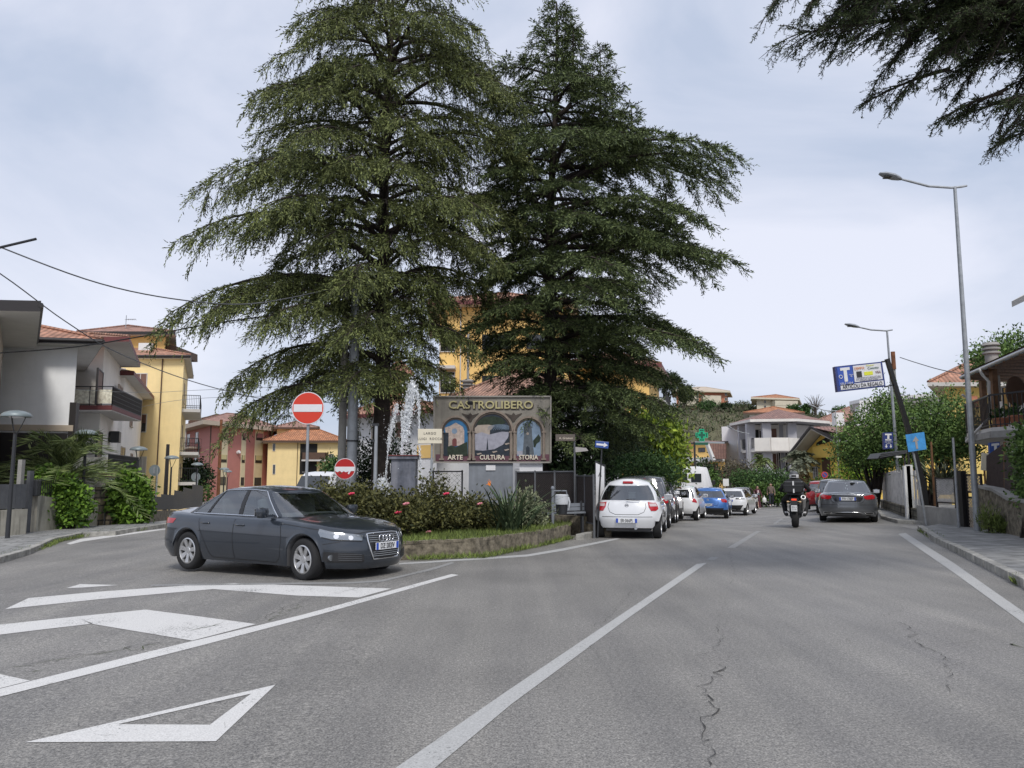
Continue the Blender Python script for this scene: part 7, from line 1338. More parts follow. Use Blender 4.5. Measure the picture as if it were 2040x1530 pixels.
def jet(name, pts, w0, n, sz=.035, burst=.0):
 C_, D_ = [], []
 ws = [P(x, y, YF) - bf for x, y in pts]; 
 for i in range(n):
  t = RNG.random() * (len(ws) - 1); k = int(t); p = ws[k].lerp(ws[k + 1], t - k); s = w0 * (.35 + RNG.random() * .65) * (1 + burst * (1 - t / (len(ws) - 1))); C_.append(tuple(p + Vector((RNG.gauss(0, s), RNG.gauss(0, s), RNG.gauss(0, s * 1.3))))); D_.append((RNG.gauss(0, .35), RNG.gauss(0, .35), RNG.choice([-1, 1])))
 o = leaves(name, C_, D_, sz, sz * .55, 'water_spray', Fo); o['kind'] = 'stuff'; return o
jet('water_jet', [(822, 764), (820, 790), (816, 815), (812, 840), (808, 880)], .045, 2400, .06, 1.2); jet('water_jet', [(829, 775), (834, 800), (835, 840), (836, 890), (839, 960)], .018, 900, .05, .8); jet('water_jet', [(811, 790), (808, 815), (803, 850), (801, 900), (806, 970)], .02, 1100, .05, .8)
jet('water_jet', [(792, 808), (786, 830), (778, 860), (774, 890)], .03, 1000, .045, .7); jet('water_jet', [(775, 880), (770, 930), (768, 960), (769, 985)], .015, 400, .05); jet('water_jet', [(800, 820), (802, 860), (800, 915)], .02, 500, .05); jet('water_splash', [(755, 965), (765, 960), (770, 985)], .08, 900, .06); jet('water_splash', [(780, 975), (784, 968), (784, 1000)], .06, 700, .06); jet('water_drops', [(770, 850), (800, 900), (840, 930), (790, 960)], .20, 500, .03)
# ---- fences round the island, bench and bin
M['wire_mesh'] = mat('wire_mesh', (.05, .052, .055), .7)
def net(mb, A, B, z0, z1, sp=.09, r=.006):
 A, B = Vector(A), Vector(B); L_ = (B - A).length; h = z1 - z0; u = (B - A) / L_; n = int((L_ + h) / sp)
 for k in range(n + 1):
  for sgn in (1, -1):
   s = k * sp; a = (s, 0) if s <= L_ else (L_, s - L_); b = (s - h, h) if s - h >= 0 else (0, s)
   if sgn < 0: a, b = (a[0], h - a[1]), (b[0], h - b[1])
   if math.dist(a, b) > .05: mb.bar(A + u * a[0] + Vector((0, 0, z0 + a[1])), A + u * b[0] + Vector((0, 0, z0 + b[1])), r, r)
def mesh_fence(label, pa, pb, z0, z1, posts, sp=.09, name='mesh_fence', frame='fence_grey', wire='wire_mesh', r=.006, panel=None):
 a, b = Vector(pa), Vector(pb); t = thing(name, label, 'fence', tuple(a)); o = Vector(t.location); [MB().bar(a + Vector((0, 0, z)) - o, b + Vector((0, 0, z)) - o, .04, .04).build('rail', frame, t) for z in (z1, z0)]
 for k in range(posts + 1): p = a.lerp(b, k / posts) - o; m = MB(); m.bar(p - Vector((0, 0, .3)), p + Vector((0, 0, z1 + .04)), .05, .05); m.build('post', frame, t)
 m = MB(); net(m, a - o, b - o, z0, z1, sp, r)
 if panel: m.bar((a + Vector((0, .02, (z0 + z1) / 2))) - o, (b + Vector((0, .02, (z0 + z1) / 2))) - o, .01, z1 - z0, 1)
 m.build('wire_netting', [wire, panel or wire], t); return t
def gpt(px, Y): return GP(px, Y)
mesh_fence('dark mesh fence right of the town sign behind the bench', gpt(1028, 23.2), gpt(1146, 22.2), .25, zpx(939, 22.8), 3, .06, panel='screen_brown')
mesh_fence('tilted grey mesh panel between the street sign post and the white hatchback', gpt(1150, 22), gpt(1184, 19.9), .35, zpx(948, 21) , 2, .06, panel='screen_brown')
for lab, x0, x1 in (('thin framed wire gate left of the fountain', 716, 770), ('thin framed wire gate between the fountain and the town sign', 862, 920)): mesh_fence(lab, gpt(x0, 25), gpt(x1, 25), .2, zpx(937, 25), 1, .16, name='wire_gate', r=.005)
mb = MB(); b = GP(1150, 20.4); ws = [Vector((*p, 0)) for p in ((1.25, 21.6), (2.0, 20.9), (2.45, 20.3))]; lw = MB()
for p, q in zip(ws[:-1], ws[1:]): lw.bar(p + Vector((0, 0, .22)), q + Vector((0, 0, .22)), .25, .55)
tag(lw.build('low_wall', 'rough_wall'), 'low rough wall under the tilted mesh panel', 'wall')
bn = thing('bench', 'dark green street bench on the island edge with a bin hung beside it', 'bench', tuple(GP(1130, 20.6)))
def LN(px, py, Y=20.6): return P(px, py, Y) - Vector(bn.location)
s0, s1 = LN(1068, 1026), LN(1166, 1022)
for k in range(3): mb = MB(); mb.bar(s0 + Vector((0, .14 * k - .1, .02)), s1 + Vector((0, .14 * k - .1, .02)), .11, .035); mb.build('seat_slat', 'pedestal', bn)
for k, (y0, y1) in enumerate(((1008, 1006), (1016, 1014))): mb = MB(); mb.bar(LN(1100, y0) + Vector((0, .32, 0)), LN(1166, y1) + Vector((0, .32, 0)), .035, .09); mb.build('back_slat', 'pedestal', bn)
for px in (1080, 1160): mb = MB(); q = LN(px, 1028); mb.bar((q.x, -.15, -.1), (q.x, -.15, q.z), .05, .05); mb.bar((q.x, .25, -.1), (q.x, .3, q.z + .38), .05, .05); mb.bar((q.x, -.15, q.z - .02), (q.x, .28, q.z - .02), .04, .04); mb.build('leg', 'dark_metal', bn)
bi = thing('litter_bin', 'litter bin with clear plastic bag hanging from a green frame by the bench', 'bin', tuple(GP(1115, 20.0))); LI = lambda x, y: P(x, y, 20.0) - Vector(bi.location)
mb = MB(); mb.tube([(LI(1101, 1050).x, 0, -.1), LI(1101, 975)], .035, 10); mb.lathe([(0, -.05), (.045, -.03), (.05, 0), (.03, .04), (0, .05)], 12, LI(1101, 972)); mb.tube([LI(1101, 978), LI(1128, 978), LI(1130, 990)], .02, 8); mb.build('frame', 'pedestal', bi, smooth=50)
mb = MB(); q = LI(1119, 1024); mb.lathe([(.13, 0), (.165, .38), (.17, .40), (.16, .40), (.125, .04), (0, .04)], 20, q); mb.build('basket', 'dark_metal', bi, smooth=50); mb = MB(); mb.lathe([(.172, .24), (.185, .30), (.17, .42), (.178, .47), (.15, .49), (.13, .44)], 18, q, cap=False); mb.tube([q + Vector((.16, -.05, .42)), q + Vector((.2, -.08, .3)), q + Vector((.17, -.08, .1))], [.03, .018, .008], 6); mb.build('plastic_bag', 'plastic_bag', bi, smooth=50)
# ---- blue arrow sign, brown street sign, paper board
t = pole_thing('arrow_sign', 'blue one way sign with white arrow on a leaning post by the white hatchback', 'road sign', 1189, 19.9, zpx(878, 19.9), .022, 'dark_metal', lean=(.17, 0)); q = P(1199, 886, 19.85) - Vector(t.location)
mb = MB(); mb.cbox(q, (.34, .02, .17), ry=.10); pl = mb.build('sign_plate', 'sign_blue', t, bevel=.01); mb = MB(); R_ = Matrix.Rotation(.10, 3, 'Y'); mb.prism([q + R_ @ Vector((x, -.016, z)) for x, z in ((-.14, .025), (.05, .025), (.05, .06), (.15, 0), (.05, -.06), (.05, -.025), (-.14, -.025))], (0, .006, 0)); mb.build('arrow', 'sign_white', pl)
t = pole_thing('street_name_sign', 'dark brown street name sign on a post in front of the loquat shrub', 'sign', 1146, 21.9, zpx(866, 21.9), .03, 'fence_grey'); q = P(1126, 872, 21.85) - Vector(t.location); mb = MB(); mb.cbox(q, (.54, .025, .19)); pl = mb.build('name_plate', 'sign_brown', t, bevel=.005); text_mesh('A. Gramsci', .085, 'letter_cream', pl, loc=(q.x + .02, q.y - .014, q.z - .015), wide=1.0)
mb = MB(); q = P(1158, 896, 21.9) - Vector(t.location); mb.prism([q + Vector((x, 0, z)) for x, z in ((-.17, .08), (.14, .05), (.2, -.03), (-.17, -.07))], (0, .02, 0)); mb.build('small_arrow_plate', 'sign_grey', t)
t = thing('notice_board', 'tall white paper notice board beside the white rounded hatchback', 'notice board', tuple(GP(1195, 21))); LQ = lambda x, y: P(x, y, 21) - Vector(t.location); mb = MB(); mb.prism([LQ(1187, 922), LQ(1204, 930), LQ(1204, 996), LQ(1187, 1018)], (0, .04, 0)); mb.build('paper', 'sign_white', t); mb = MB(); [mb.tube([(LQ(x, 900).x, .05, -.1), LQ(x, 918 + (x - 1187) * .4) + Vector((0, .05, 0))], .022, 8) for x in (1187, 1205)]; mb.bar(LQ(1187, 919) + Vector((0, .05, 0)), LQ(1205, 928) + Vector((0, .05, 0)), .03, .03); mb.build('frame', 'dark_metal', t); txt('A', 1195, 945, 8, 7, 'ink', -.01, 21, t, lambda x, y, d: LQ(x, y) + Vector((0, d, 0)), .003)
# ---- pharmacy cross, parking sign, white panel
t = pole_thing('pharmacy_sign', 'green lit pharmacy cross on a dark post above the parked cars', 'sign', 1387, 52, zpx(880, 52), .08, 'dark_metal'); q = P(1398, 867, 52) - Vector(t.location); mb = MB(); s = .42
mb.prism([q + Vector((x * s, 0, z * s)) for x, z in ((-.4, 1), (.4, 1), (.4, .4), (1, .4), (1, -.4), (.4, -.4), (.4, -1), (-.4, -1), (-.4, -.4), (-1, -.4), (-1, .4), (-.4, .4))], (0, .15, 0)); cr = mb.build('cross', 'green_dark', t); mb = MB(); [mb.prism([q + Vector((x * s * k, -.012, z * s * k)) for x, z in ((-.4, 1), (.4, 1), (.4, .4), (1, .4), (1, -.4), (.4, -.4), (.4, -1), (-.4, -1), (-.4, -.4), (-1, -.4), (-1, .4), (-.4, .4))], (0, .01 + .002 * i, 0)) if 0 else [mb.bar(q + Vector((a * s * k, -.01, b * s * k)), q + Vector((c_ * s * k, -.01, d_ * s * k)), .02, .035) for (a, b), (c_, d_) in zip(PL, PL[1:] + PL[:1])] for i, k in enumerate((.92, .6)) for PL in [[(-.4, 1), (.4, 1), (.4, .4), (1, .4), (1, -.4), (.4, -.4), (.4, -1), (-.4, -1), (-.4, -.4), (-1, -.4), (-1, .4), (-.4, .4)]]]; mb.build('light_tubes', 'green_led', cr)
mb = MB(); mb.bar(P(1384, 881, 52) - Vector(t.location), P(1443, 882, 52) - Vector(t.location), .15, .12); mb.build('sign_arm', 'steel', t); mb = MB(); mb.cbox(P(1398, 884, 51.9) - Vector(t.location), (.85, .08, .16)); mb.build('lettered_panel', 'green_dark', t); 
def roundel(label, px, py, rp, Y, rect=None, name='parking_sign'):
 t = pole_thing(name, label, 'road sign', px, Y, zpx(py - rp, Y), .03, 'galv'); q = P(px, py, Y - .06) - Vector(t.location); r = rp * Y / F
 if rect: mb = MB(); mb.cbox(P(px, rect[0], Y - .03) - Vector(t.location), (rect[1] * Y / F, .02, rect[2] * Y / F)); mb.build('backing_plate', 'sign_white', t)
 mb = MB(); disc(mb, q, r, 0, .02); d = mb.build('rim', 'sign_red', t); mb = MB(); disc(mb, q, r * .78, -.006, .01); mb.build('blue_face', 'sign_blue', d); mb = MB(); mb.bar(q + Vector((-r * .5, -.012, r * .5)), q + Vector((r * .5, -.012, -r * .5)), .01, r * .22); mb.build('red_stroke', 'sign_red', d); return t
roundel('small no parking sign on a white plate between the pharmacy post and the hedge', 1401, 941, 4.5, 50, (947, 9.5, 16)); roundel('round no parking sign beside the entrance of the mustard yellow house', 1643, 946, 6.5, 48)
t = thing('white_panel', 'small blank white panel above the last white hatchback', 'panel', tuple(GP(1446, 55))); mb = MB(); q = P(1446, 961, 55) - Vector(t.location); mb.cbox(q, (.4, .05, .5)); mb.build('board', 'white_paint', t); mb = MB(); mb.tube([(0, .05, -.1), (0, .05, q.z)], .03, 8); mb.build('post', 'galv', t)
# ---- street lamps
def park_lamp(label, px, Y, h=3.6, grp='park lamps along the left street', z=None):
 b = GP(px, Y); t = thing('street_lamp', label, 'street lamp', (b.x, b.y, b.z if z is None else z), group=grp)
 mb = MB(); mb.tube([(0, 0, -.2), (0, 0, .1), (0, 0, .12), (0, 0, h - .62)], [.09, .09, .06, .045], 12); mb.build('post', 'dark_metal', t, smooth=50)
 for k in range(3): a = k * 2.094 + .5; mb = MB(); mb.tube([(.03 * cos(a), .03 * sin(a), h - .66), (.14 * cos(a), .14 * sin(a), h - .4), (.23 * cos(a), .23 * sin(a), h - .14)], .012, 6); mb.build('arm', 'dark_metal', t)
 mb = MB(); mb.lathe([(.38, h - .16), (.385, h - .13), (.34, h - .06), (.2, h), (.06, h + .02), (0, h + .03)], 28); mb.build('hood', 'lamp_grey', t, smooth=50); mb = MB(); mb.lathe([(0, h - .2), (.16, h - .19), (.2, h - .155), (.2, h - .14)], 16); mb.build('lens', 'sign_white', t, smooth=50); return t
zt = lambda py, Y, h: zpx(py, Y) - h
park_lamp('nearest hooded park lamp on a dark post at the left photo edge', 14, 21.8, z=zt(819, 21.8, 3.6)); park_lamp('hooded park lamp rising out of the date palm', 160, 27.6, z=zt(857, 27.6, 3.6)); park_lamp('hooded park lamp standing behind the second ivy block', 268, 36.5, z=zt(890, 36.5, 3.6)); park_lamp('hooded park lamp in front of the black slatted fence', 336, 43.5, z=zt(908, 43.5, 3.6))
park_lamp('distant hooded lamp in front of the pink apartment block, left of a pair', 388, 52, z=zt(922, 52, 3.6)); park_lamp('distant hooded lamp in front of the pink apartment block, taller of the pair', 443, 62, z=zt(932, 62, 3.6)); park_lamp('farthest small hooded lamp, right beside the taller one of the pair', 450, 70, z=zt(937, 70, 3.6))
def road_lamp(label, px_b, Y, px_t, py_t, arm_px, r=.085, grp='tall grey road lamps on the right', py_head=None):
 b = GP(px_b, Y); tp = P(px_t, py_t, Y) - b; t = thing('road_lamp', label, 'street lamp', tuple(b), group=grp); s = Y / F
 mb = MB(); mb.tube([(0, 0, -.2), tp * .5, tp], [r, r * .75, r * .5], 14); mb.build('pole', 'galv', t, smooth=50)
 ends = [(arm_px[i], arm_px[i + 1]) for i in range(0, len(arm_px), 2)]; mb = MB(); ps = [P(x, y, Y) - b for x, y in ends]; mb.tube(ps, [.03] + [.035] * (len(ps) - 2) + [.03], 8); mb.build('arm', 'galv', t, smooth=50)
 h0 = ps[-1]; d = (ps[-1] - ps[-2]).normalized(); mb = MB(); L_ = .62; secs = []
 for f, w_, th in ((0, .05, .04), (.12, .10, .06), (.35, .15, .085), (.75, .15, .07), (1, .07, .03)):
  c = h0 + d * L_ * f; secs.append([c + Vector((0, y_ * w_, z_ * th)) for y_, z_ in ((-1, 0), (-.7, .8), (0, 1), (.7, .8), (1, 0), (.8, -.45), (-.8, -.45))])
 n = 7; vs = [v for s_ in secs for v in s_]; fs = [(i * n + k, i * n + (k + 1) % n, (i + 1) * n + (k + 1) % n, (i + 1) * n + k) for i in range(4) for k in range(n)] + [tuple(range(n)), tuple(range(4 * n, 5 * n))[::-1]]; mb.add(vs, fs); hd = mb.build('lamp_head', 'galv', t, smooth=50); mb = MB(); c = h0 + d * L_ * .55; mb.cbox(c - Vector((0, 0, .035)), (.3, .2, .02)); mb.build('lens', 'dark_metal', hd); return t
road_lamp('nearest tall grey road lamp, pole beside the stone wall on the right', 1948, 20.9, 1902, 372, (1926, 370, 1915, 372, 1895, 374, 1850, 371, 1812, 361, 1796, 357))
road_lamp('second grey road lamp, pole behind the leaning advertising sign', 1796, 33, 1767, 658, (1778, 657, 1765, 659, 1735, 657, 1712, 652), r=.08)
road_lamp('thin grey road lamp in front of the mustard yellow house', 1675, 56, 1664, 818, (1668, 818, 1655, 819, 1640, 817, 1626, 812), r=.07); road_lamp('farthest thin road lamp in front of the curved balcony villa', 1497, 70, 1490, 864, (1493, 864, 1480, 862, 1465, 858, 1460, 855), r=.08)
# ---- leaning advertising sign on the right
YS = 26.0; bs = GP(1840, YS); S_ = thing('advertising_sign', 'blue and white advertising sign for gifts on a leaning black mast', 'sign', tuple(bs)); LS = lambda x, y, d=0: P(x, y, YS) - bs + Vector((0, d, 0))
m_ = MB(); c0, c1, c2_ = LS(1838, 960), LS(1803, 833), LS(1767, 715)
for a, b, w_ in ((c0, c1, .14), (c1, c2_, .12)): m_.bar(a, b, .14, w_)
m_.bar(Vector((c0.x + .05, 0, -.2)), c0, .16, .18); m_.build('mast', 'black_plastic', S_)
for x, y, x2, y2 in ((1756, 721, 1770, 719), (1762, 771, 1779, 767)): mb = MB(); mb.bar(LS(x, y), LS(x2, y2), .05, .05); mb.build('bracket', 'dark_metal', S_)
C4 = [(1661, 731), (1755, 721), (1762, 770), (1667, 781)]
def bil(u, v): a = [C4[0][i] + (C4[1][i] - C4[0][i]) * u for i in (0, 1)]; b = [C4[3][i] + (C4[2][i] - C4[3][i]) * u for i in (0, 1)]; return (a[0] + (b[0] - a[0]) * v, a[1] + (b[1] - a[1]) * v)
bx = MB(); bx.prism([LS(*p, -.08) for p in C4], (0, .2, 0)); bxo = bx.build('sign_box', 'navy', S_)
def sq(u0, v0, u1, v1, mt, d=-.09, name='face'): mb = MB(); mb.prism([LS(*bil(u, v), d) for u, v in ((u0, v0), (u1, v0), (u1, v1), (u0, v1))], (0, .015, 0)); return mb.build(name, mt, bxo)
mm('sign_indigo', (.045, .10, .42), .4); mm('sign_yellow', (.70, .72, .05), .5); mm('sign_orange', (.75, .30, .10), .5); mm('ink_soft', (.22, .22, .28), .6)
sq(.04, .05, .36, .78, 'sign_indigo', name='blue_face'); sq(.375, .05, .96, .70, 'sign_white', name='white_face'); sq(.07, .75, .97, .95, 'sign_white', name='lower_strip')
sq(.10, .08, .30, .19, 'white_paint', -.10, 'letter_t_bar'); sq(.165, .19, .235, .64, 'white_paint', -.10, 'letter_t_stem'); sq(.43, .29, .54, .53, 'ink', -.10, 'black_logo'); sq(.59, .34, .77, .48, 'sign_yellow', -.10, 'yellow_logo')
ang = -atan2(10, 94)
def stx(body, u, v, hp, wp, mt): o = txt(body, *bil(u, v), hp, wp, mt, -.105, YS, bxo, LS, .002); o.rotation_euler = (pi / 2, ang, 0); return o
stx('SELF H24', .20, .71, 4.2, 25, 'white_paint'); stx('ARTICOLI DA REGALO', .52, .85, 7.5, 80, 'ink'); stx('DEMMA', .505, .17, 5.5, 20, 'sign_orange'); stx('Super', .74, .10, 4.2, 16, 'sign_yellow'); stx('Costotto', .79, .21, 4.5, 22, 'green_dark'); stx('PAGAMENTO BOLLETTINI', .67, .56, 2.6, 48, 'ink_soft'); stx('RICARICHE TELEFONICHE', .67, .62, 2.6, 50, 'ink_soft'); stx('MONEYGRAM E ALTRO', .67, .675, 2.4, 36, 'ink_soft'); stx('Servizi', .315, .38, 2.6, 9, 'sign_white'); stx('8', .315, .45, 3, 3, 'sign_white'); stx('VISA', .88, .40, 5, 11, 'trim_red')
mb = MB(); c = LS(*bil(.095, .43), -.1); mb.tube([c + Vector((.055 * cos(t), 0, .055 * sin(t))) for t in [2 * pi * k / 16 for k in range(17)]], .012, 6); mb.build('round_emblem', 'sign_white', bxo)
t = thing('tobacconist_sign', 'small navy sign with white T and two arrows on the second lamp pole', 'sign', tuple(GP(1772, 32.6))); LT = lambda x, y, d=0: P(x, y, 32.6) - Vector(t.location) + Vector((0, d, 0))
mb = MB(); mb.prism([LT(1759.5, 862), LT(1779, 861), LT(1780, 893), LT(1761, 895)], (0, .12, 0)); pb = mb.build('sign_box', 'navy', t)
def fb(name, poly, mt, d=-.012, th=.014): mb = MB(); mb.prism([LT(x, y, d) for x, y in poly], (0, th, 0)); return mb.build(name, mt, pb)
fb('letter_t_bar', [(1763, 864), (1776, 864), (1776, 867), (1763, 867)], 'white_paint'); fb('letter_t_stem', [(1767.5, 867), (1771.5, 867), (1771.5, 876), (1767.5, 876)], 'white_paint'); fb('letter_t_foot', [(1763.5, 875), (1775.5, 875), (1775.5, 877.5), (1763.5, 877.5)], 'white_paint')
for x in (1765.5, 1774.5): fb('arrow', [(x - 1, 885), (x + 1, 885), (x + 1, 889), (x + 2.6, 889), (x, 892.5), (x - 2.6, 889), (x - 1, 889)], 'white_paint')
txt('SELF SERVICE', 1770, 880.5, 2, 15, 'white_paint', -.012, 32.6, pb, LT, .003); txt('H24', 1770, 883.5, 1.8, 7, 'white_paint', -.012, 32.6, pb, LT, .003)
mb = MB(); mb.bar(LT(1779, 861), LT(1786, 861), .05, .03); mb.build('bracket', 'dark_metal', t)
t = thing('awning', 'small black metal canopy below the hanging T sign', 'canopy', tuple(GP(1790, 29))); LW = lambda x, y, d=0: P(x, y, 29) - Vector(t.location) + Vector((0, d, 0)); mb = MB(); mb.prism([LW(1749, 913), LW(1756, 903), LW(1808, 897), LW(1810, 902), LW(1758, 914)], (0, .9, 0)); mb.build('canopy_sheet', 'black_plastic', t); mb = MB(); [mb.bar(LW(1752, 911 - k * 3, -.03), LW(1806, 902 - k * 2.2, -.03), .03, .025) for k in range(3)]; mb.build('slats', 'fence_grey', t)
for x in (1804, 1812): mb = MB(); mb.bar((LW(x, 900).x, .1, -.2), LW(x, 900, .1), .05, .05); mb.build('post', 'dark_metal', t)
mb = MB(); mb.cbox(LW(1789, 910), (.2, .14, .06)); mb.build('spotlight', 'white_paint', t)
t = pole_thing('arrow_sign', 'light blue square sign with a faded grey upward arrow on a leaning pole', 'road sign', 1848, 24.8, zpx(866, 24.8), .035, 'galv', lean=(-.38, 0)); LA = lambda x, y, d=0: P(x, y, 24.7) - Vector(t.location) + Vector((0, d, 0)); mb = MB(); mb.prism([LA(1804, 866), LA(1841, 860.5), LA(1846, 895), LA(1810, 900.5)], (0, .02, 0)); pb = mb.build('sign_plate', 'sign_cyan', t)
mb = MB(); mb.prism([LA(x, y, -.01) for x, y in ((1823.5, 869), (1830.5, 878), (1827, 878.5), (1829, 894), (1825, 894.5), (1822.5, 879), (1817.5, 880.5))], (0, .006, 0)); mb.build('arrow', 'sign_grey', pb)
t = pole_thing('utility_pole', 'slim pale utility pole with brown top cap behind the leaning sign', 'pole', 1800, 40, zpx(703, 40), .10, 'concrete', lean=(-.1, 0)); mb = MB(); mb.tube([(-.09, -.04, zpx(736, 40) - t.location.z), (-.1, -.04, zpx(701, 40) - t.location.z)], .11, 8); mb.build('cap', 'rust', t)
pole_thing('metal_post', 'tall thin grey post beside the black gate on the right', 'post', 1911, 22.3, zpx(872, 22.3), .035, 'galv'); pole_thing('metal_post', 'old wooden stake rising from the spiky shrub', 'post', 1865, 26.5, zpx(880, 26.5), .04, 'wood')
pole_thing('steel_column', 'dark square steel column beside the black slatted fence on the left', 'post', 327, 46, zpx(885, 46), .12, 'trim_dark', n=4); pole_thing('rusty_pole', 'rust brown pole in front of the pink apartment block', 'pole', 433, 70, zpx(836, 70), .14, 'rust')
for lab, x, y, r_, Y, dy in (('grey back of a round road sign beside the yellow apartment block', 308, 937, 11, 37, 1052), ('grey back of a round road sign farther down the left street', 390, 950, 9, 52, 0)):
 t = pole_thing('road_sign', lab, 'road sign', x, Y, zpx(y - 6, Y), .035, 'galv'); q = P(x, y, Y + .06) - Vector(t.location); mb = MB(); mb.lathe([(r_ * Y / F, -.01), (r_ * Y / F, .01)], 28, q, axis='Y'); mb.build('sign_disc', 'lamp_grey', t); mb = MB(); mb.cbox(q - Vector((0, .03, 0)), (.1, .03, .3)); mb.build('clamp', 'galv', t)
# ---- left walls, gates and fences
def wallrun(name, label, cat, pts, h, th, mt, z0=0, cap=None, top=None):
 o = Vector(pts[0]); t = thing(name, label, cat, tuple(o)); mb = MB()
 for i, (a, b) in enumerate(zip(pts[:-1], pts[1:])):
  u = (b - a).normalized(); s = Vector((u.y, -u.x, 0)) * th / 2; ha, hb = (h[i], h[i + 1]) if isinstance(h, (list, tuple)) else (h, h)
  mb.add([p - o for p in (a - s - Vector((0, 0, .3)), b - s - Vector((0, 0, .3)), b + s - Vector((0, 0, .3)), a + s - Vector((0, 0, .3)), a - s + Vector((0, 0, ha)), b - s + Vector((0, 0, hb)), b + s + Vector((0, 0, hb)), a + s + Vector((0, 0, ha)))], [(0, 3, 2, 1), (4, 5, 6, 7), (0, 1, 5, 4), (1, 2, 6, 5), (2, 3, 7, 6), (3, 0, 4, 7)])
 mb.build('wall', mt, t); return t
def slats(parent, o, a, b, z0, z1, w_=.10, gap=.02, mt='fence_grey', name='slats'):
 L_ = (b - a).length; n = max(1, int(L_ / (w_ + gap))); mb = MB(); u = (b - a) / n
 for k in range(n): p = a + u * k; q = p + u * (w_ / (w_ + gap)); p, q = p - o, q - o; mb.prism([p + Vector((0, 0, z0)), q + Vector((0, 0, z0)), q + Vector((0, 0, z1)), p + Vector((0, 0, z1))], (0, .03, 0))
 return mb.build(name, mt, parent)
w1 = [GP(-60, 21.9), GP(45, 23.6)]; t = wallrun('garden_wall', 'stained low wall carrying grey fence panels at the left photo edge', 'wall', w1, .85, .22, 'stained'); slats(t, w1[0], w1[0], w1[1], .88, zpx(965, 23) - w1[0].z, .16, .012, 'fence_grey', 'fence_panel')
mb = MB(); [mb.bar(GP(x, 23.6) - w1[0], GP(x, 23.6) - w1[0] + Vector((0, 0, zpx(y, 23.6) - w1[0].z)), w_, .12) for x, y, w_ in ((32, 916, .16),)]; mb.build('gatepost', 'concrete', t); mb = MB(); mb.bar(GP(52, 24.3) - w1[0], GP(52, 24.3) - w1[0] + Vector((0, 0, zpx(938, 24.3) - w1[0].z)), .2, .1); mb.build('gate_panel', 'fence_grey', t)
w2 = [GP(62, 24.7), GP(120, 26.4), GP(186, 28.3)]; t = wallrun('garden_wall', 'heavily stained white wall under the first ivy mass', 'wall', w2, [1.25, 1.05, .9], .25, 'stained'); mb = MB(); q = P(64, 972, 24.5) - w2[0]; mb.cbox(q, (.42, .2, .5)); mb.build('mailbox', 'dark_metal', t, bevel=.02); mb = MB(); [mb.bar(w2[0].lerp(w2[1], k / 14) - w2[0] + Vector((0, 0, 1.2)), w2[0].lerp(w2[1], k / 14) - w2[0] + Vector((0, 0, 1.75)), .02, .02) for k in range(15)]; mb.bar(Vector((0, 0, 1.7)), w2[1] - w2[0] + Vector((0, 0, 1.65)), .03, .03); mb.build('railings', 'dark_metal', t)
for lab, x0, x1, Y, y_ in (('rubble stone gatepost between the two ivy masses, left one', 184, 197, 28.6, 970), ('rubble stone gatepost with a plaque, right one of the pair', 207, 222, 29.1, 975)):
 a, b = GP(x0, Y), GP(x1, Y); t = thing('gatepost', lab, 'gatepost', tuple(a), group='rubble stone gateposts'); mb = MB(); mb.box(0, 0, -.3, b.x - a.x, .4, zpx(y_, Y) - a.z); mb.build('stonework', 'stone', t); mb = MB(); mb.box(-.03, -.03, zpx(y_, Y) - a.z, b.x - a.x + .03, .43, zpx(y_, Y) - a.z + .06); mb.build('cap', 'concrete', t)
 if x0 > 200: mb = MB(); mb.cbox((.14, -.01, zpx(999, Y) - a.z), (.1, .02, .12)); mb.build('plaque', 'sign_white', t)
a, b = GP(197, 28.9), GP(207, 28.9); t = thing('gate', 'small grey gate between the rubble stone gateposts', 'gate', tuple(a)); mb = MB(); mb.box(0, 0, 0, b.x - a.x, .05, zpx(1018, 28.9) - a.z); mb.build('gate_leaf', 'fence_grey', t)
w3 = [GP(222, 29.4), GP(291, 31)]; wallrun('garden_wall', 'stained wall under the second ivy block', 'wall', w3, .8, .25, 'stained')
ps = [GP(291, 31.2), GP(318, 34.5), GP(344, 38), GP(362, 42), GP(380, 47), GP(402, 53)]
for k, (a, b) in enumerate(zip(ps[:-1], ps[1:])):
 t = wallrun('fence_section', ['nearest', 'second', 'third', 'fourth', 'farthest'][k] + ' stepped section of black slatted fence on a dark wall, left street', 'fence', [a, b], .55, .22, 'rough_wall'); t['group'] = 'stepped fence sections'; zt2 = [zpx(988, 31.5), zpx(984, 35), zpx(976, 39), zpx(970, 44), zpx(964, 50)][k]; slats(t, a, a, b, .58, zt2 - a.z, .09, .06, 'dark_metal', 'slats')
# ---- right hand fences, from far to near
pk = [GP(1762, 37), GP(1778, 34), GP(1800, 30), GP(1822, 27.6), GP(1842, 26)]; t = thing('picket_fence', 'white slatted fence on a low stone wall behind the blue square arrow sign', 'fence', tuple(pk[0])); o_ = pk[0]; mb = MB()
for a, b in zip(pk[:-1], pk[1:]): mb.bar(a - o_ + Vector((0, 0, .2)), b - o_ + Vector((0, 0, .2)), .3, .55)
mb.build('base_wall', 'stone_wall', t)
for j, (a, b) in enumerate(zip(pk[:-1], pk[1:])):
 n = int((b - a).length / .44)
 for k in range(n):
  p = a.lerp(b, k / n) - o_; h = 1.75 + RNG.uniform(-.05, .05); mb = MB(); mb.bar(p + Vector((0, 0, .4)), p + Vector((0, 0, h)), .13, .03); mb.build('picket', 'picket', t)
for x, y in ((1812, 928), (1817, 926)): mb = MB(); q = GP(x, 27.4) - o_; mb.bar(q, q + Vector((.0, 0, zpx(y, 27.4) - o_.z)), .10, .22); mb.build('tall_white_board', 'white_paint', t)
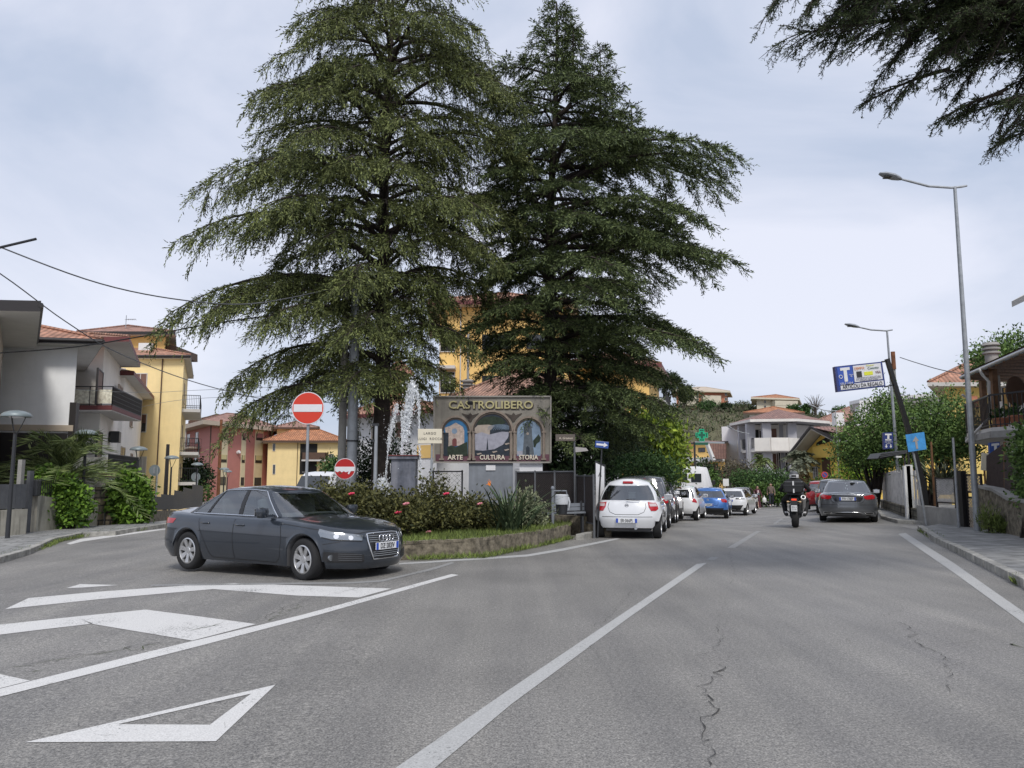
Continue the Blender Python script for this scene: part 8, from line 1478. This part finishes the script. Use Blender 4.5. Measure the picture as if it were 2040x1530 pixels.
mesh_fence('white lattice fence panel on a low wall, right of the blue square sign', GP(1870, 24.6) + Vector((0, 0, .0)), GP(1908, 23.6), .75, zpx(953, 24.2), 1, .075, name='lattice_fence', frame='trim_dark', wire='picket', r=.014)
lw = MB(); ws = [GP(1838, 26.2), GP(1858, 25), GP(1878, 24.2), GP(1922, 22.9)]
for p, q in zip(ws[:-1], ws[1:]): lw.bar(p + Vector((0, 0, .2)), q + Vector((0, 0, .2)), .3, .8)
tag(lw.build('low_wall', 'concrete'), 'low concrete wall carrying the white lattice fence', 'wall')
t = thing('gate', 'black metal gate with beige lattice beside the nearest road lamp', 'gate', tuple(GP(1920, 22.7))); o_ = Vector(t.location); mb = MB(); a = GP(1921, 22.7) - o_; mb.bar(a, a + Vector((0, 0, zpx(938, 22.7))), .3, .16); mb.build('gate_panel', 'black_plastic', t); mb = MB(); a, b = GP(1932, 22.5) - o_, GP(1962, 21.9) - o_; 
for z in (.08, .95, 1.1, zpx(946, 22.2)): mb.bar(a + Vector((0, 0, z)), b + Vector((0, 0, z)), .05, .05)
for p in (a, b): mb.bar(p, p + Vector((0, 0, zpx(944, 22.2))), .05, .05)
mb.build('gate_frame', 'trim_dark', t); mb = MB(); net(mb, a, b, .1, .95, .09, .018); net(mb, a, b, 1.1, zpx(946, 22.2), .09, .018); mb.build('lattice', 'tan', t)
ws = [GP(1958, 22.3), GP(2000, 20.9), GP(2030, 19.6), GP(2100, 17.0)]; t = wallrun('stone_wall', 'rough stone garden wall with coping right of the nearest road lamp', 'wall', ws, [1.25, 1.15, .95, .9], .35, 'rough_wall'); mb = MB()
for (p, q), (h0, h1) in zip(zip(ws[:-1], ws[1:]), ((1.25, 1.15), (1.15, .95), (.95, .9))): mb.bar(p - ws[0] + Vector((0, 0, h0 + .04)), q - ws[0] + Vector((0, 0, h1 + .04)), .42, .08)
mb.build('coping', 'concrete', t)
t = thing('screen_fence', 'dark brown reed screen on the stone wall, two stepped panels', 'fence', tuple(GP(1966, 22.0))); o_ = Vector(t.location)
for x0, x1, Ya, Yb, ya0, ya1, yb in ((1967, 2001, 21.9, 20.9, 908, 884, 998), (2003, 2034, 20.8, 19.6, 905, 898, 1004)):
 a, b, c, d = P(x0, 992, Ya), P(x1, yb - 5, Yb), P(x1, ya1, Yb), P(x0, ya0, Ya); mb = MB(); mb.prism([p - o_ for p in (a, b, c, d)], (0, .05, 0)); mb.build('reed_panel', 'screen_brown', t); mb = MB(); mb.bar(b - o_ + Vector((0, -.02, -.3)), c - o_ + Vector((0, -.02, .05)), .05, .05); mb.build('post', 'wood', t)
t = thing('tobacconist_sign', 'blue sign with white letter T behind the brown reed screen', 'sign', tuple(GP(1982, 23.5))); LZ = lambda x, y, d=0: P(x, y, 23.5) - Vector(t.location) + Vector((0, d, 0)); mb = MB(); mb.prism([LZ(1972, 882), LZ(1992, 880), LZ(1993, 908), LZ(1973, 912)], (0, .1, 0)); pb = mb.build('sign_box', 'sign_blue', t); mb = MB(); mb.prism([LZ(x, y, -.015) for x, y in ((1975, 884), (1990, 882.5), (1990, 887), (1985, 887.5), (1985.5, 900), (1980.5, 900.5), (1980, 888), (1975, 888.5))], (0, .012, 0)); mb.build('letter_t', 'white_paint', pb); mb = MB(); mb.bar((LZ(1973, 900).x, .05, -.1), LZ(1973, 905, .05), .06, .06); mb.build('post', 'galv', t)
t = thing('small_board', 'small leaning cream board on the wall beside the nearest road lamp', 'board', tuple(GP(1962, 22.6))); q = P(1962, 920, 22.6) - Vector(t.location); mb = MB(); mb.cbox(q, (.2, .03, .5), ry=.12); mb.build('board', 'cream_sign', t); mb = MB(); mb.bar((q.x, .05, -.1), (q.x, .05, q.z), .04, .04); mb.build('post', 'wood', t)
# == PEOPLE, MOTORCYCLE, VANS, CABLES
def skin(name, chains, mt, parent=None, sub=2):
 vs, ix, es, rs = [], {}, [], []
 for ch in chains:
  pr = None
  for x, y, z, r in ch:
   k = (round(x, 3), round(y, 3), round(z, 3))
   if k not in ix: ix[k] = len(vs); vs.append((x, y, z)); rs.append(r)
   if pr is not None and pr != ix[k]: es.append((pr, ix[k]))
   pr = ix[k]
 me = bpy.data.meshes.new(name); me.from_pydata(vs, es, []); o = bpy.data.objects.new(name, me); col.objects.link(o); sk = o.modifiers.new('skin', 'SKIN'); sk.use_smooth_shade = True
 for v, r in zip(me.skin_vertices[0].data, rs): v.radius = (r, r)
 me.skin_vertices[0].data[0].use_root = True; o.modifiers.new('sub', 'SUBSURF').levels = sub; o.modifiers['sub'].render_levels = sub
 dg = bpy.context.evaluated_depsgraph_get(); m2 = bpy.data.meshes.new_from_object(o.evaluated_get(dg)); bpy.data.objects.remove(o); m2.materials.clear(); m2.materials.append(M[mt]); m2.name = name; o = bpy.data.objects.new(name, m2); col.objects.link(o)
 if parent: o.parent = parent
 return o
def hand(x, y, z, s, d=(0, .02, -.09)):
 out = []
 for k in range(4): f = (k - 1.5) * .018; L_ = (.075, .085, .08, .062)[k]; out.append([(x, y, z, .026), (x + f * .2, y + f, z - .045, .011), (x - s * .008, y + f * 1.1, z - .045 - L_ * .6, .009), (x - s * .022, y + f, z - .045 - L_, .007)])
 out.append([(x, y, z, .026), (x - s * .02, y + .03, z - .02, .011), (x - s * .03, y + .045, z - .055, .009)]); return out
def person(label, loc, rz, h, top, low, hair='hair_dark', stride=.22, bag=False, long=False, arms=.12, shoe='shoe_white', open_=None):
 t = thing('person', label, 'person', tuple(loc), rz); t.scale = (h / 1.72,) * 3; st = stride
 P0 = (0, 0, .94, .13); C0 = (0, .01, 1.28, .13); N0 = (0, .01, 1.47, .055); ch = [[P0, (0, 0, 1.1, .115), C0, N0, (0, .015, 1.56, .085), (0, .01, 1.65, .082)], [(0, .015, 1.56, .085), (0, .115, 1.565, .014)]]; sl, tr = [], []
 for s in (-1, 1):
  f = s * st; a = -s * arms; k = (s * .11, f * .55 + .05, .50, .058); an = (s * .1, f, .09 + (.05 if f < 0 else 0), .040); ch += [[P0, (s * .09, 0, .88, .085), k, an, (s * .11, f + .16, .045, .032)]]; tr += [[(0, 0, .95, .145), (s * .095, 0, .87, .10), (k[0], k[1], k[2], .078), (an[0], an[1], .13, .062)]]
  e = (s * .24, a * .7, 1.12, .04); w_ = (s * .25, a + .06, .90, .03); ch += [[C0, (s * .16, 0, 1.39, .055), e, w_]] + [c for c in hand(w_[0], w_[1], w_[2], s)]; ch[-6:] = ch[-6:]; sl += [[(0, .01, 1.28, .15), (s * .17, 0, 1.39, .075), (e[0], e[1], e[2], .06), (w_[0], w_[1], w_[2] + .03, .047)]]
 skin('body', ch, 'skin', t); skin('jacket', [[(0, 0, .86, .15), (0, 0, 1.08, .14), (0, .01, 1.28, .15), (0, 0, 1.44, .075)]] + sl, top, t); 
 if long: mb = MB(); mb.lathe([(.27, .1), (.22, .5), (.17, .95), (.12, 1.0)], 16, sx=1, sy=.8); mb.build('skirt', low, t, smooth=60)
 else: skin('trousers', tr, low, t)
 skin('hair', [[(0, -.02, 1.69, .085), (0, -.035, 1.6, .085)] + ([(0, -.05, 1.45, .07)] if long else [])], hair, t, 1)
 for s in (-1, 1):
  f = s * st; mb = MB(); mb.cbox((s * .11, f + .07, .05 + (.04 if f < 0 else 0)), (.10, .27, .09)); mb.build('shoe', shoe, t, bevel=.03); mb = MB(); mb.lathe([(0, -.012), (.012, 0), (0, .012)], 8, (s * .03, .092, 1.60)); mb.build('eye', 'ink', t)
  mb = MB(); mb.lathe([(0, -.03), (.015, 0), (0, .03)], 8, (s * .088, .0, 1.585)); mb.build('ear', 'skin', t)
 mb = MB(); mb.cbox((0, .098, 1.525), (.04, .008, .01)); mb.build('mouth', 'trim_red', t)
 if open_: skin('shirt', [[(0, .06, 1.0, .10), (0, .075, 1.2, .10), (0, .06, 1.38, .06)]], open_, t, 1)
 return t
def pz(px, py, Y): p = P(px, py, Y); return Vector((p.x, p.y, p.z))
w_ = person('woman walking in a long dark maroon skirt and open jacket, carrying white bags', pz(1510, 1014, 56), pi + .3, 1.66, 'cloth_maroon', 'cloth_maroon', long=True, open_='cloth_pink')
for s in (-1, 1): mb = MB(); mb.lathe([(.10, 0), (.16, .12), (.13, .3), (.03, .38), (.02, .5)], 12, sy=.6); o = mb.build('shopping_bag', 'white_paint', smooth=60); o.location = pz(1510 + s * 10 + 3, 1001, 56.9); tag(o, 'white shopping bag held by the walking woman, ' + ('left one' if s < 0 else 'right one'), 'bag', 'white shopping bags')
person('man in a brown checked jacket and dark trousers walking by the bright hedge', pz(1537, 1009, 57), pi - .2, 1.70, 'cloth_taupe', 'cloth_navy', stride=.2)
person('grey haired person in a dark jacket leaning over beyond the metallic grey saloon', pz(1734, 1006, 49), pi * .6, 1.66, 'cloth_navy', 'denim', 'hair_grey', .1); person('person in a black jacket and jeans standing by the foot of the street tree', pz(1750, 1007, 47.5), .3, 1.64, 'cloth_black', 'denim', 'hair_dark', .08, shoe='cloth_black')
bm_ = G(1584, 1052); HD = -atan(.40); mt_ = thing('motorcycle', 'black motorcycle with large top case and red tail light, seen from behind', 'motorcycle', tuple(bm_), HD)
for nm, y, r_, w_ in (('rear_wheel', .31, .315, .10), ('front_wheel', 1.78, .315, .06)):
 e = bpy.data.objects.new(nm, None); col.objects.link(e); e.parent = mt_; e.location = (0, y, r_); mb = MB(); mb.lathe([(.22, -w_ * .8), (.27, -w_), (.30, -w_ * .75), (r_, -w_ * .35), (r_, w_ * .35), (.30, w_ * .75), (.27, w_), (.22, w_ * .8)], 36, axis='X', cap=False); mb.build('tyre', 'rubber', e, smooth=50)
 mb = MB(); mb.lathe([(.225, -w_ * .7), (.2, -w_ * .5), (.2, w_ * .5), (.225, w_ * .7)], 30, axis='X', cap=False); [mb.bar((0, 0, 0), (0, .21 * cos(a), .21 * sin(a)), .03, .03) for a in [k * 1.257 for k in range(5)]]; mb.lathe([(0, -.06), (.05, -.06), (.05, .06), (0, .06)], 14, axis='X'); mb.build('rim', 'hub_dark', e)
def mpart(nm, m, f, sm=50, bev=0, par=None): mb = MB(); f(mb); return mb.build(nm, m, par or mt_, smooth=sm, bevel=bev)
mpart('swingarm', 'dark_metal', lambda b: (b.bar((-.11, .31, .31), (-.11, .85, .42), .04, .07), b.bar((.11, .31, .31), (.11, .85, .42), .04, .07), b.bar((-.13, .31, .31), (.13, .31, .31), .04, .04), b.bar((-.13, .85, .42), (.13, .85, .42), .1, .1)), 0)
mpart('engine', 'dark_metal', lambda b: b.cbox((0, 1.05, .48), (.36, .5, .42)), 0, .05); mpart('tail', 'black_plastic', lambda b: b.xz([(-.13, .78), (.13, .78), (.10, .92), (-.10, .92)], .05, .6), 0, .03)
mpart('seat', 'cloth_black', lambda b: b.cbox((0, .72, .86), (.28, .65, .12)), 0, .05); mpart('tank', 'paint_black', lambda b: b.cbox((0, 1.2, .95), (.34, .45, .26)), 0, .09); mpart('fairing', 'paint_black', lambda b: b.prism([(-.3, 1.45, .7), (.3, 1.45, .7), (.24, 1.62, 1.12), (-.24, 1.62, 1.12)], (0, .18, 0)), 0, .04)
mpart('fork', 'steel', lambda b: [b.tube([(s * .09, 1.78, .31), (s * .09, 1.52, 1.05)], .025, 8) for s in (-1, 1)] + [b.bar((-.12, 1.52, 1.05), (.12, 1.52, 1.05), .06, .05)]); hb = mpart('handlebar', 'dark_metal', lambda b: b.tube([(-.40, 1.30, 1.08), (-.2, 1.42, 1.10), (.2, 1.42, 1.10), (.40, 1.30, 1.08)], .016, 8))
for s in (-1, 1): mpart('mirror', 'black_plastic', lambda b: (b.tube([(s * .26, 1.40, 1.1), (s * .36, 1.40, 1.26)], .008, 6), b.cbox((s * .38, 1.40, 1.29), (.13, .03, .08))), 0, .01)
tcs = mpart('top_case', 'black_plastic', lambda b: b.prism([(-.26, 1.07), (.26, 1.07), (.30, 1.20), (.28, 1.42), (-.28, 1.42), (-.30, 1.20)][0:0] or [(-.26, -.08, 1.07), (.26, -.08, 1.07), (.295, -.08, 1.2), (.28, -.08, 1.42), (-.28, -.08, 1.42), (-.295, -.08, 1.2)], (0, .42, 0)), 0, .035)
mpart('lid_seam', 'fence_grey', lambda b: b.bar((-.292, -.088, 1.30), (.292, -.088, 1.30), .012, .012), 0, 0, tcs); mpart('reflective_strip', 'sign_white', lambda b: b.cbox((.0, -.09, 1.36), (.045, .012, .13)), 0, 0, tcs); mpart('latch', 'sign_white', lambda b: b.cbox((0.01, -.09, 1.13), (.04, .014, .12)), 0, 0, tcs)
mpart('rack', 'dark_metal', lambda b: (b.bar((-.2, .15, 1.03), (.2, .15, 1.03), .3, .03), b.bar((-.12, .1, .86), (-.12, .2, 1.03), .03, .03), b.bar((.12, .1, .86), (.12, .2, 1.03), .03, .03), b.bar((-.13, .1, .86), (.13, .1, .86), .03, .03)), 0)
mm('tail_lit', (.85, .06, .02), .3, emit=.5); mpart('tail_light', 'tail_lit', lambda b: b.cbox((0, .02, .86), (.15, .05, .055)), 0, .012); mpart('rear_mudguard', 'black_plastic', lambda b: b.prism([(-.11, .0, .84), (.11, .0, .84), (.08, -.06, .48), (-.08, -.06, .48)], (0, .05, 0)), 0, .01)
pl = mpart('number_plate', 'plate_white', lambda b: b.cbox((0.0, -.075, .60), (.175, .012, .18)), 0); [text_mesh(s, .07, 'ink', pl, loc=(0, -.083, z), depth=.002) for s, z in (('EN 4', .635), ('2735', .565))]
for s in (-1, 1): mpart('indicator', 'lamp_amber', lambda b: (b.cbox((s * .18, .02, .80), (.06, .04, .04)), b.bar((0, .03, .80), (s * .16, .03, .80), .015, .015)), 0, .01)
ex_ = mpart('silencer', 'alloy', lambda b: b.tube([(.22, .75, .5), (.25, .45, .66), (.27, .05, .90), (.275, -.02, .94)], [.03, .07, .085, .07], 16)); mpart('silencer_end', 'black_plastic', lambda b: b.lathe([(0, -.045), (.045, -.045), (.05, .02), (0, .02)], 14, (.275, .0, .94), axis='Y'), 50, 0, ex_)
mpart('crash_bars', 'dark_metal', lambda b: [b.tube([(s * .12, 1.1, .35), (s * .27, 1.15, .5), (s * .27, 1.15, .75), (s * .12, 1.2, .85)], .016, 6) for s in (-1, 1)] + [b.bar((-.13, 1.1, .35), (.13, 1.1, .35), .03, .03)])
for s in (-1, 1): mpart('foot_peg', 'dark_metal', lambda b: b.bar((s * .1, .78, .33), (s * .30, .78, .33), .035, .02), 0)
rd_ = thing('person', 'motorcycle rider in black with white banded helmet sitting behind the handlebar', 'person', tuple(bm_), HD); pel = (0, .58, 1.0, .15); chs = (0, .70, 1.30, .165)
body = [[pel, (0, .62, 1.14, .15), chs, (0, .76, 1.48, .06), (0, .79, 1.58, .09)]]
for s in (-1, 1):
 body += [[pel, (s * .14, .62, .95, .12), (s * .36, 1.02, .80, .09), (s * .30, .78, .46, .07), (s * .29, .82, .36, .055)], [chs, (s * .2, .72, 1.41, .085), (s * .44, .90, 1.14, .062), (s * .38, 1.24, 1.09, .042)]]; wx, wy, wz = s * .38, 1.27, 1.10
 for k in range(4): f = (k - 1.5) * .02 * s; body.append([(s * .38, 1.24, 1.09, .042), (wx + f, wy + .03, wz + .02, .014), (wx + f, wy + .075, wz + .005, .012), (wx + f, wy + .07, wz - .035, .010)])
 body.append([(s * .38, 1.24, 1.09, .042), (wx - s * .045, wy + .01, wz - .02, .013), (wx - s * .03, wy + .05, wz - .04, .011)])
skin('body', body, 'cloth_black', rd_)
for s in (-1, 1): mb = MB(); mb.prism([(s * .29 - .05, .72, .36), (s * .29 + .05, .72, .36), (s * .29 + .05, .72, .48), (s * .29 - .05, .72, .48)], (0, .12, 0)); mb.cbox((s * .27, .84, .375), (.10, .28, .08)); mb.build('boot', 'black_plastic', rd_, bevel=.025); mb = MB(); mb.cbox((s * .275, .716, .45), (.09, .01, .05)); mb.build('boot_band', 'sign_white', rd_)
mb = MB(); mb.lathe([(.09, -.14), (.125, -.10), (.138, -.02), (.135, .05), (.10, .115), (.05, .138), (0, .142)], 28, (0, .80, 1.60), sy=1.12); hl = mb.build('helmet', 'fence_grey', rd_, smooth=60); mb = MB()
mb.lathe([(.128, -.095), (.1425, -.06), (.144, .0), (.1415, .03)], 28, (0, .80, 1.60), sy=1.115, cap=False); mb.build('helmet_band', 'sign_white', hl, smooth=60); mb = MB(); mb.lathe([(.1, -.13), (.131, -.095), (.132, -.06), (.11, -.06)], 28, (0, .795, 1.598), sy=1.14, cap=False); mb.build('helmet_lining', 'black_plastic', hl, smooth=60)
mb = MB(); mb.cbox((0, .645, 1.585), (.14, .02, .06)); mb.build('helmet_back', 'black_plastic', hl, bevel=.008)
def van(label, px, Y, ztop, rz, wd=1.95, L_=4.2, mt='paint_white', front=True):
 b = GP(px, Y); z0 = ztop - 2.45; t = thing('van', label, 'van', (b.x, b.y, z0), rz); w2 = wd / 2; secs = []
 prof = [(0, .35, 1.15, .93), (.12, .3, 1.25, .98), (.7, .28, 1.42, 1.0), (1.45, .28, 2.25, .97), (1.9, .28, 2.42, 1.0), (L_ - .1, .28, 2.42, 1.0), (L_, .3, 2.35, .97)] if front else [(0, .3, 2.2, .94), (.12, .28, 2.4, 1.0), (L_ - 1.9, .28, 2.42, 1.0), (L_ - 1.3, .28, 2.2, 1), (L_ - .5, .28, 1.4, 1), (L_, .3, 1.1, .95)]
 mb = MB(); n = 12
 for y, zb, zt, wf in prof:
  w_ = w2 * wf; tp = w_ * (.84 if zt > 1.6 else .92); r = .10; mb.v += [(-w_, y, zb), (-w_, y, zb + .5), (-w_ * .99, y, min(zt - .15, 1.2)), (-tp, y, zt - r), (-tp + r * .6, y, zt - .02), (-tp * .3, y, zt + .03), (tp * .3, y, zt + .03), (tp - r * .6, y, zt - .02), (tp, y, zt - r), (w_ * .99, y, min(zt - .15, 1.2)), (w_, y, zb + .5), (w_, y, zb)]
 for i in range(len(prof) - 1): mb.f += [(i * n + k, i * n + (k + 1) % n, (i + 1) * n + (k + 1) % n, (i + 1) * n + k) for k in range(n)]
 mb.f += [tuple(range(n)), tuple(range((len(prof) - 1) * n, len(prof) * n))[::-1]]; mb.m = [0] * len(mb.f); mb.build('body', mt, t, smooth=35)
 if front: mb = MB(); mb.prism([(-w2 * .84, .70, 1.50), (w2 * .84, .70, 1.50), (w2 * .76, 1.36, 2.20), (-w2 * .76, 1.36, 2.20)], (0, -.03, .03)); mb.build('windscreen', 'pane', t)
 else: [(lambda m_: (m_.cbox((s * w2 * .42, -.01, 1.75), (.6, .03, .5)), m_.build('rear_window', 'pane', t)))(MB()) for s in (-1, 1)]
 for s in (-1, 1):
  mb = MB(); mb.cbox((s * (w2 + .12), .95 if front else L_ - 1, 1.45), (.18, .1, .3)); mb.build('wing_mirror', 'black_plastic', t, bevel=.03); mb = MB(); mb.cbox((s * w2 * .8, -.01, .85), (.3, .06, .22)); mb.build('headlight' if front else 'tail_light', 'head_lamp' if front else 'tail_red', t, bevel=.02)
  for y in (.85, L_ - .8): make_wheel(t, s * (w2 - .1), y, .33, .2, .2, 5).rotation_euler = (0, 0, pi / 2 * s)
 return t
van('white high roofed van behind the dark grey saloon', 606, 38.5, zpx(939, 39), -.12); van('cream white van with high rounded roof below the pharmacy sign', 1375, 47, zpx(929, 48), -.35, mt='white_wall', front=False)
def cable(label, pts, Y0, Y1, r=.012, mt='cloth_black', name='cable'):
 n = len(pts); ws = [P(x, y, Y0 + (Y1 - Y0) * i / (n - 1)) for i, (x, y) in enumerate(pts)]; sp = []
 for i in range(n - 1):
  a, b, c, d = ws[max(0, i - 1)], ws[i], ws[i + 1], ws[min(n - 1, i + 2)]
  for k in range(6): t = k / 6; sp.append(.5 * ((2 * b) + (c - a) * t + (2 * a - 5 * b + 4 * c - d) * t * t + (3 * b - a - 3 * c + d) * t ** 3))
 sp.append(ws[-1]); mb = MB(); mb.tube(sp, r, 6); return tag(mb.build(name, mt, smooth=60), label, 'cable')
cable('upper grey cable sagging from the left photo edge into the left cedar', [(-200, 405), (0, 492), (200, 565), (365, 598), (500, 605), (640, 580), (700, 560)], 15, 23, .016, 'fence_grey'); cable('long cable falling steeply from the left edge past the yellow apartment block', [(-200, 420), (0, 545), (130, 640), (240, 705), (400, 765), (560, 800), (690, 800)], 12, 23, .011, 'fence_grey'); cable('black cable rising from the leftmost house to the drooping cedar boughs', [(-60, 706), (0, 703), (150, 691), (300, 667), (455, 640), (690, 610)], 23, 23, .020)
cable('thin pale cable in front of the yellow apartment block, upper one', [(131, 775), (280, 782), (400, 777), (690, 765)], 32, 23, .007, 'steel'); cable('thin pale cable in front of the yellow apartment block, lower one', [(262, 815), (350, 798), (480, 790), (690, 790)], 45, 23, .009, 'steel')
cable('cable running from the slim pale pole to the yellow house, upper one', [(1793, 712), (1830, 724), (1880, 738), (1960, 752)], 39.8, 33, .02, 'fence_grey'); cable('cable running from the slim pale pole behind the trees, lower one', [(1795, 785), (1830, 797), (1880, 806), (1960, 812)], 39.8, 36, .02, 'fence_grey')
mb = MB(); mb.tube([P(-60, 505, 15.4), P(0, 493, 15.4), P(72, 476, 15.4)], .028, 8); o = tag(mb.build('cable_bracket', 'dark_metal', smooth=50), 'dark metal rod entering the photo at its left edge above the houses', 'bracket')
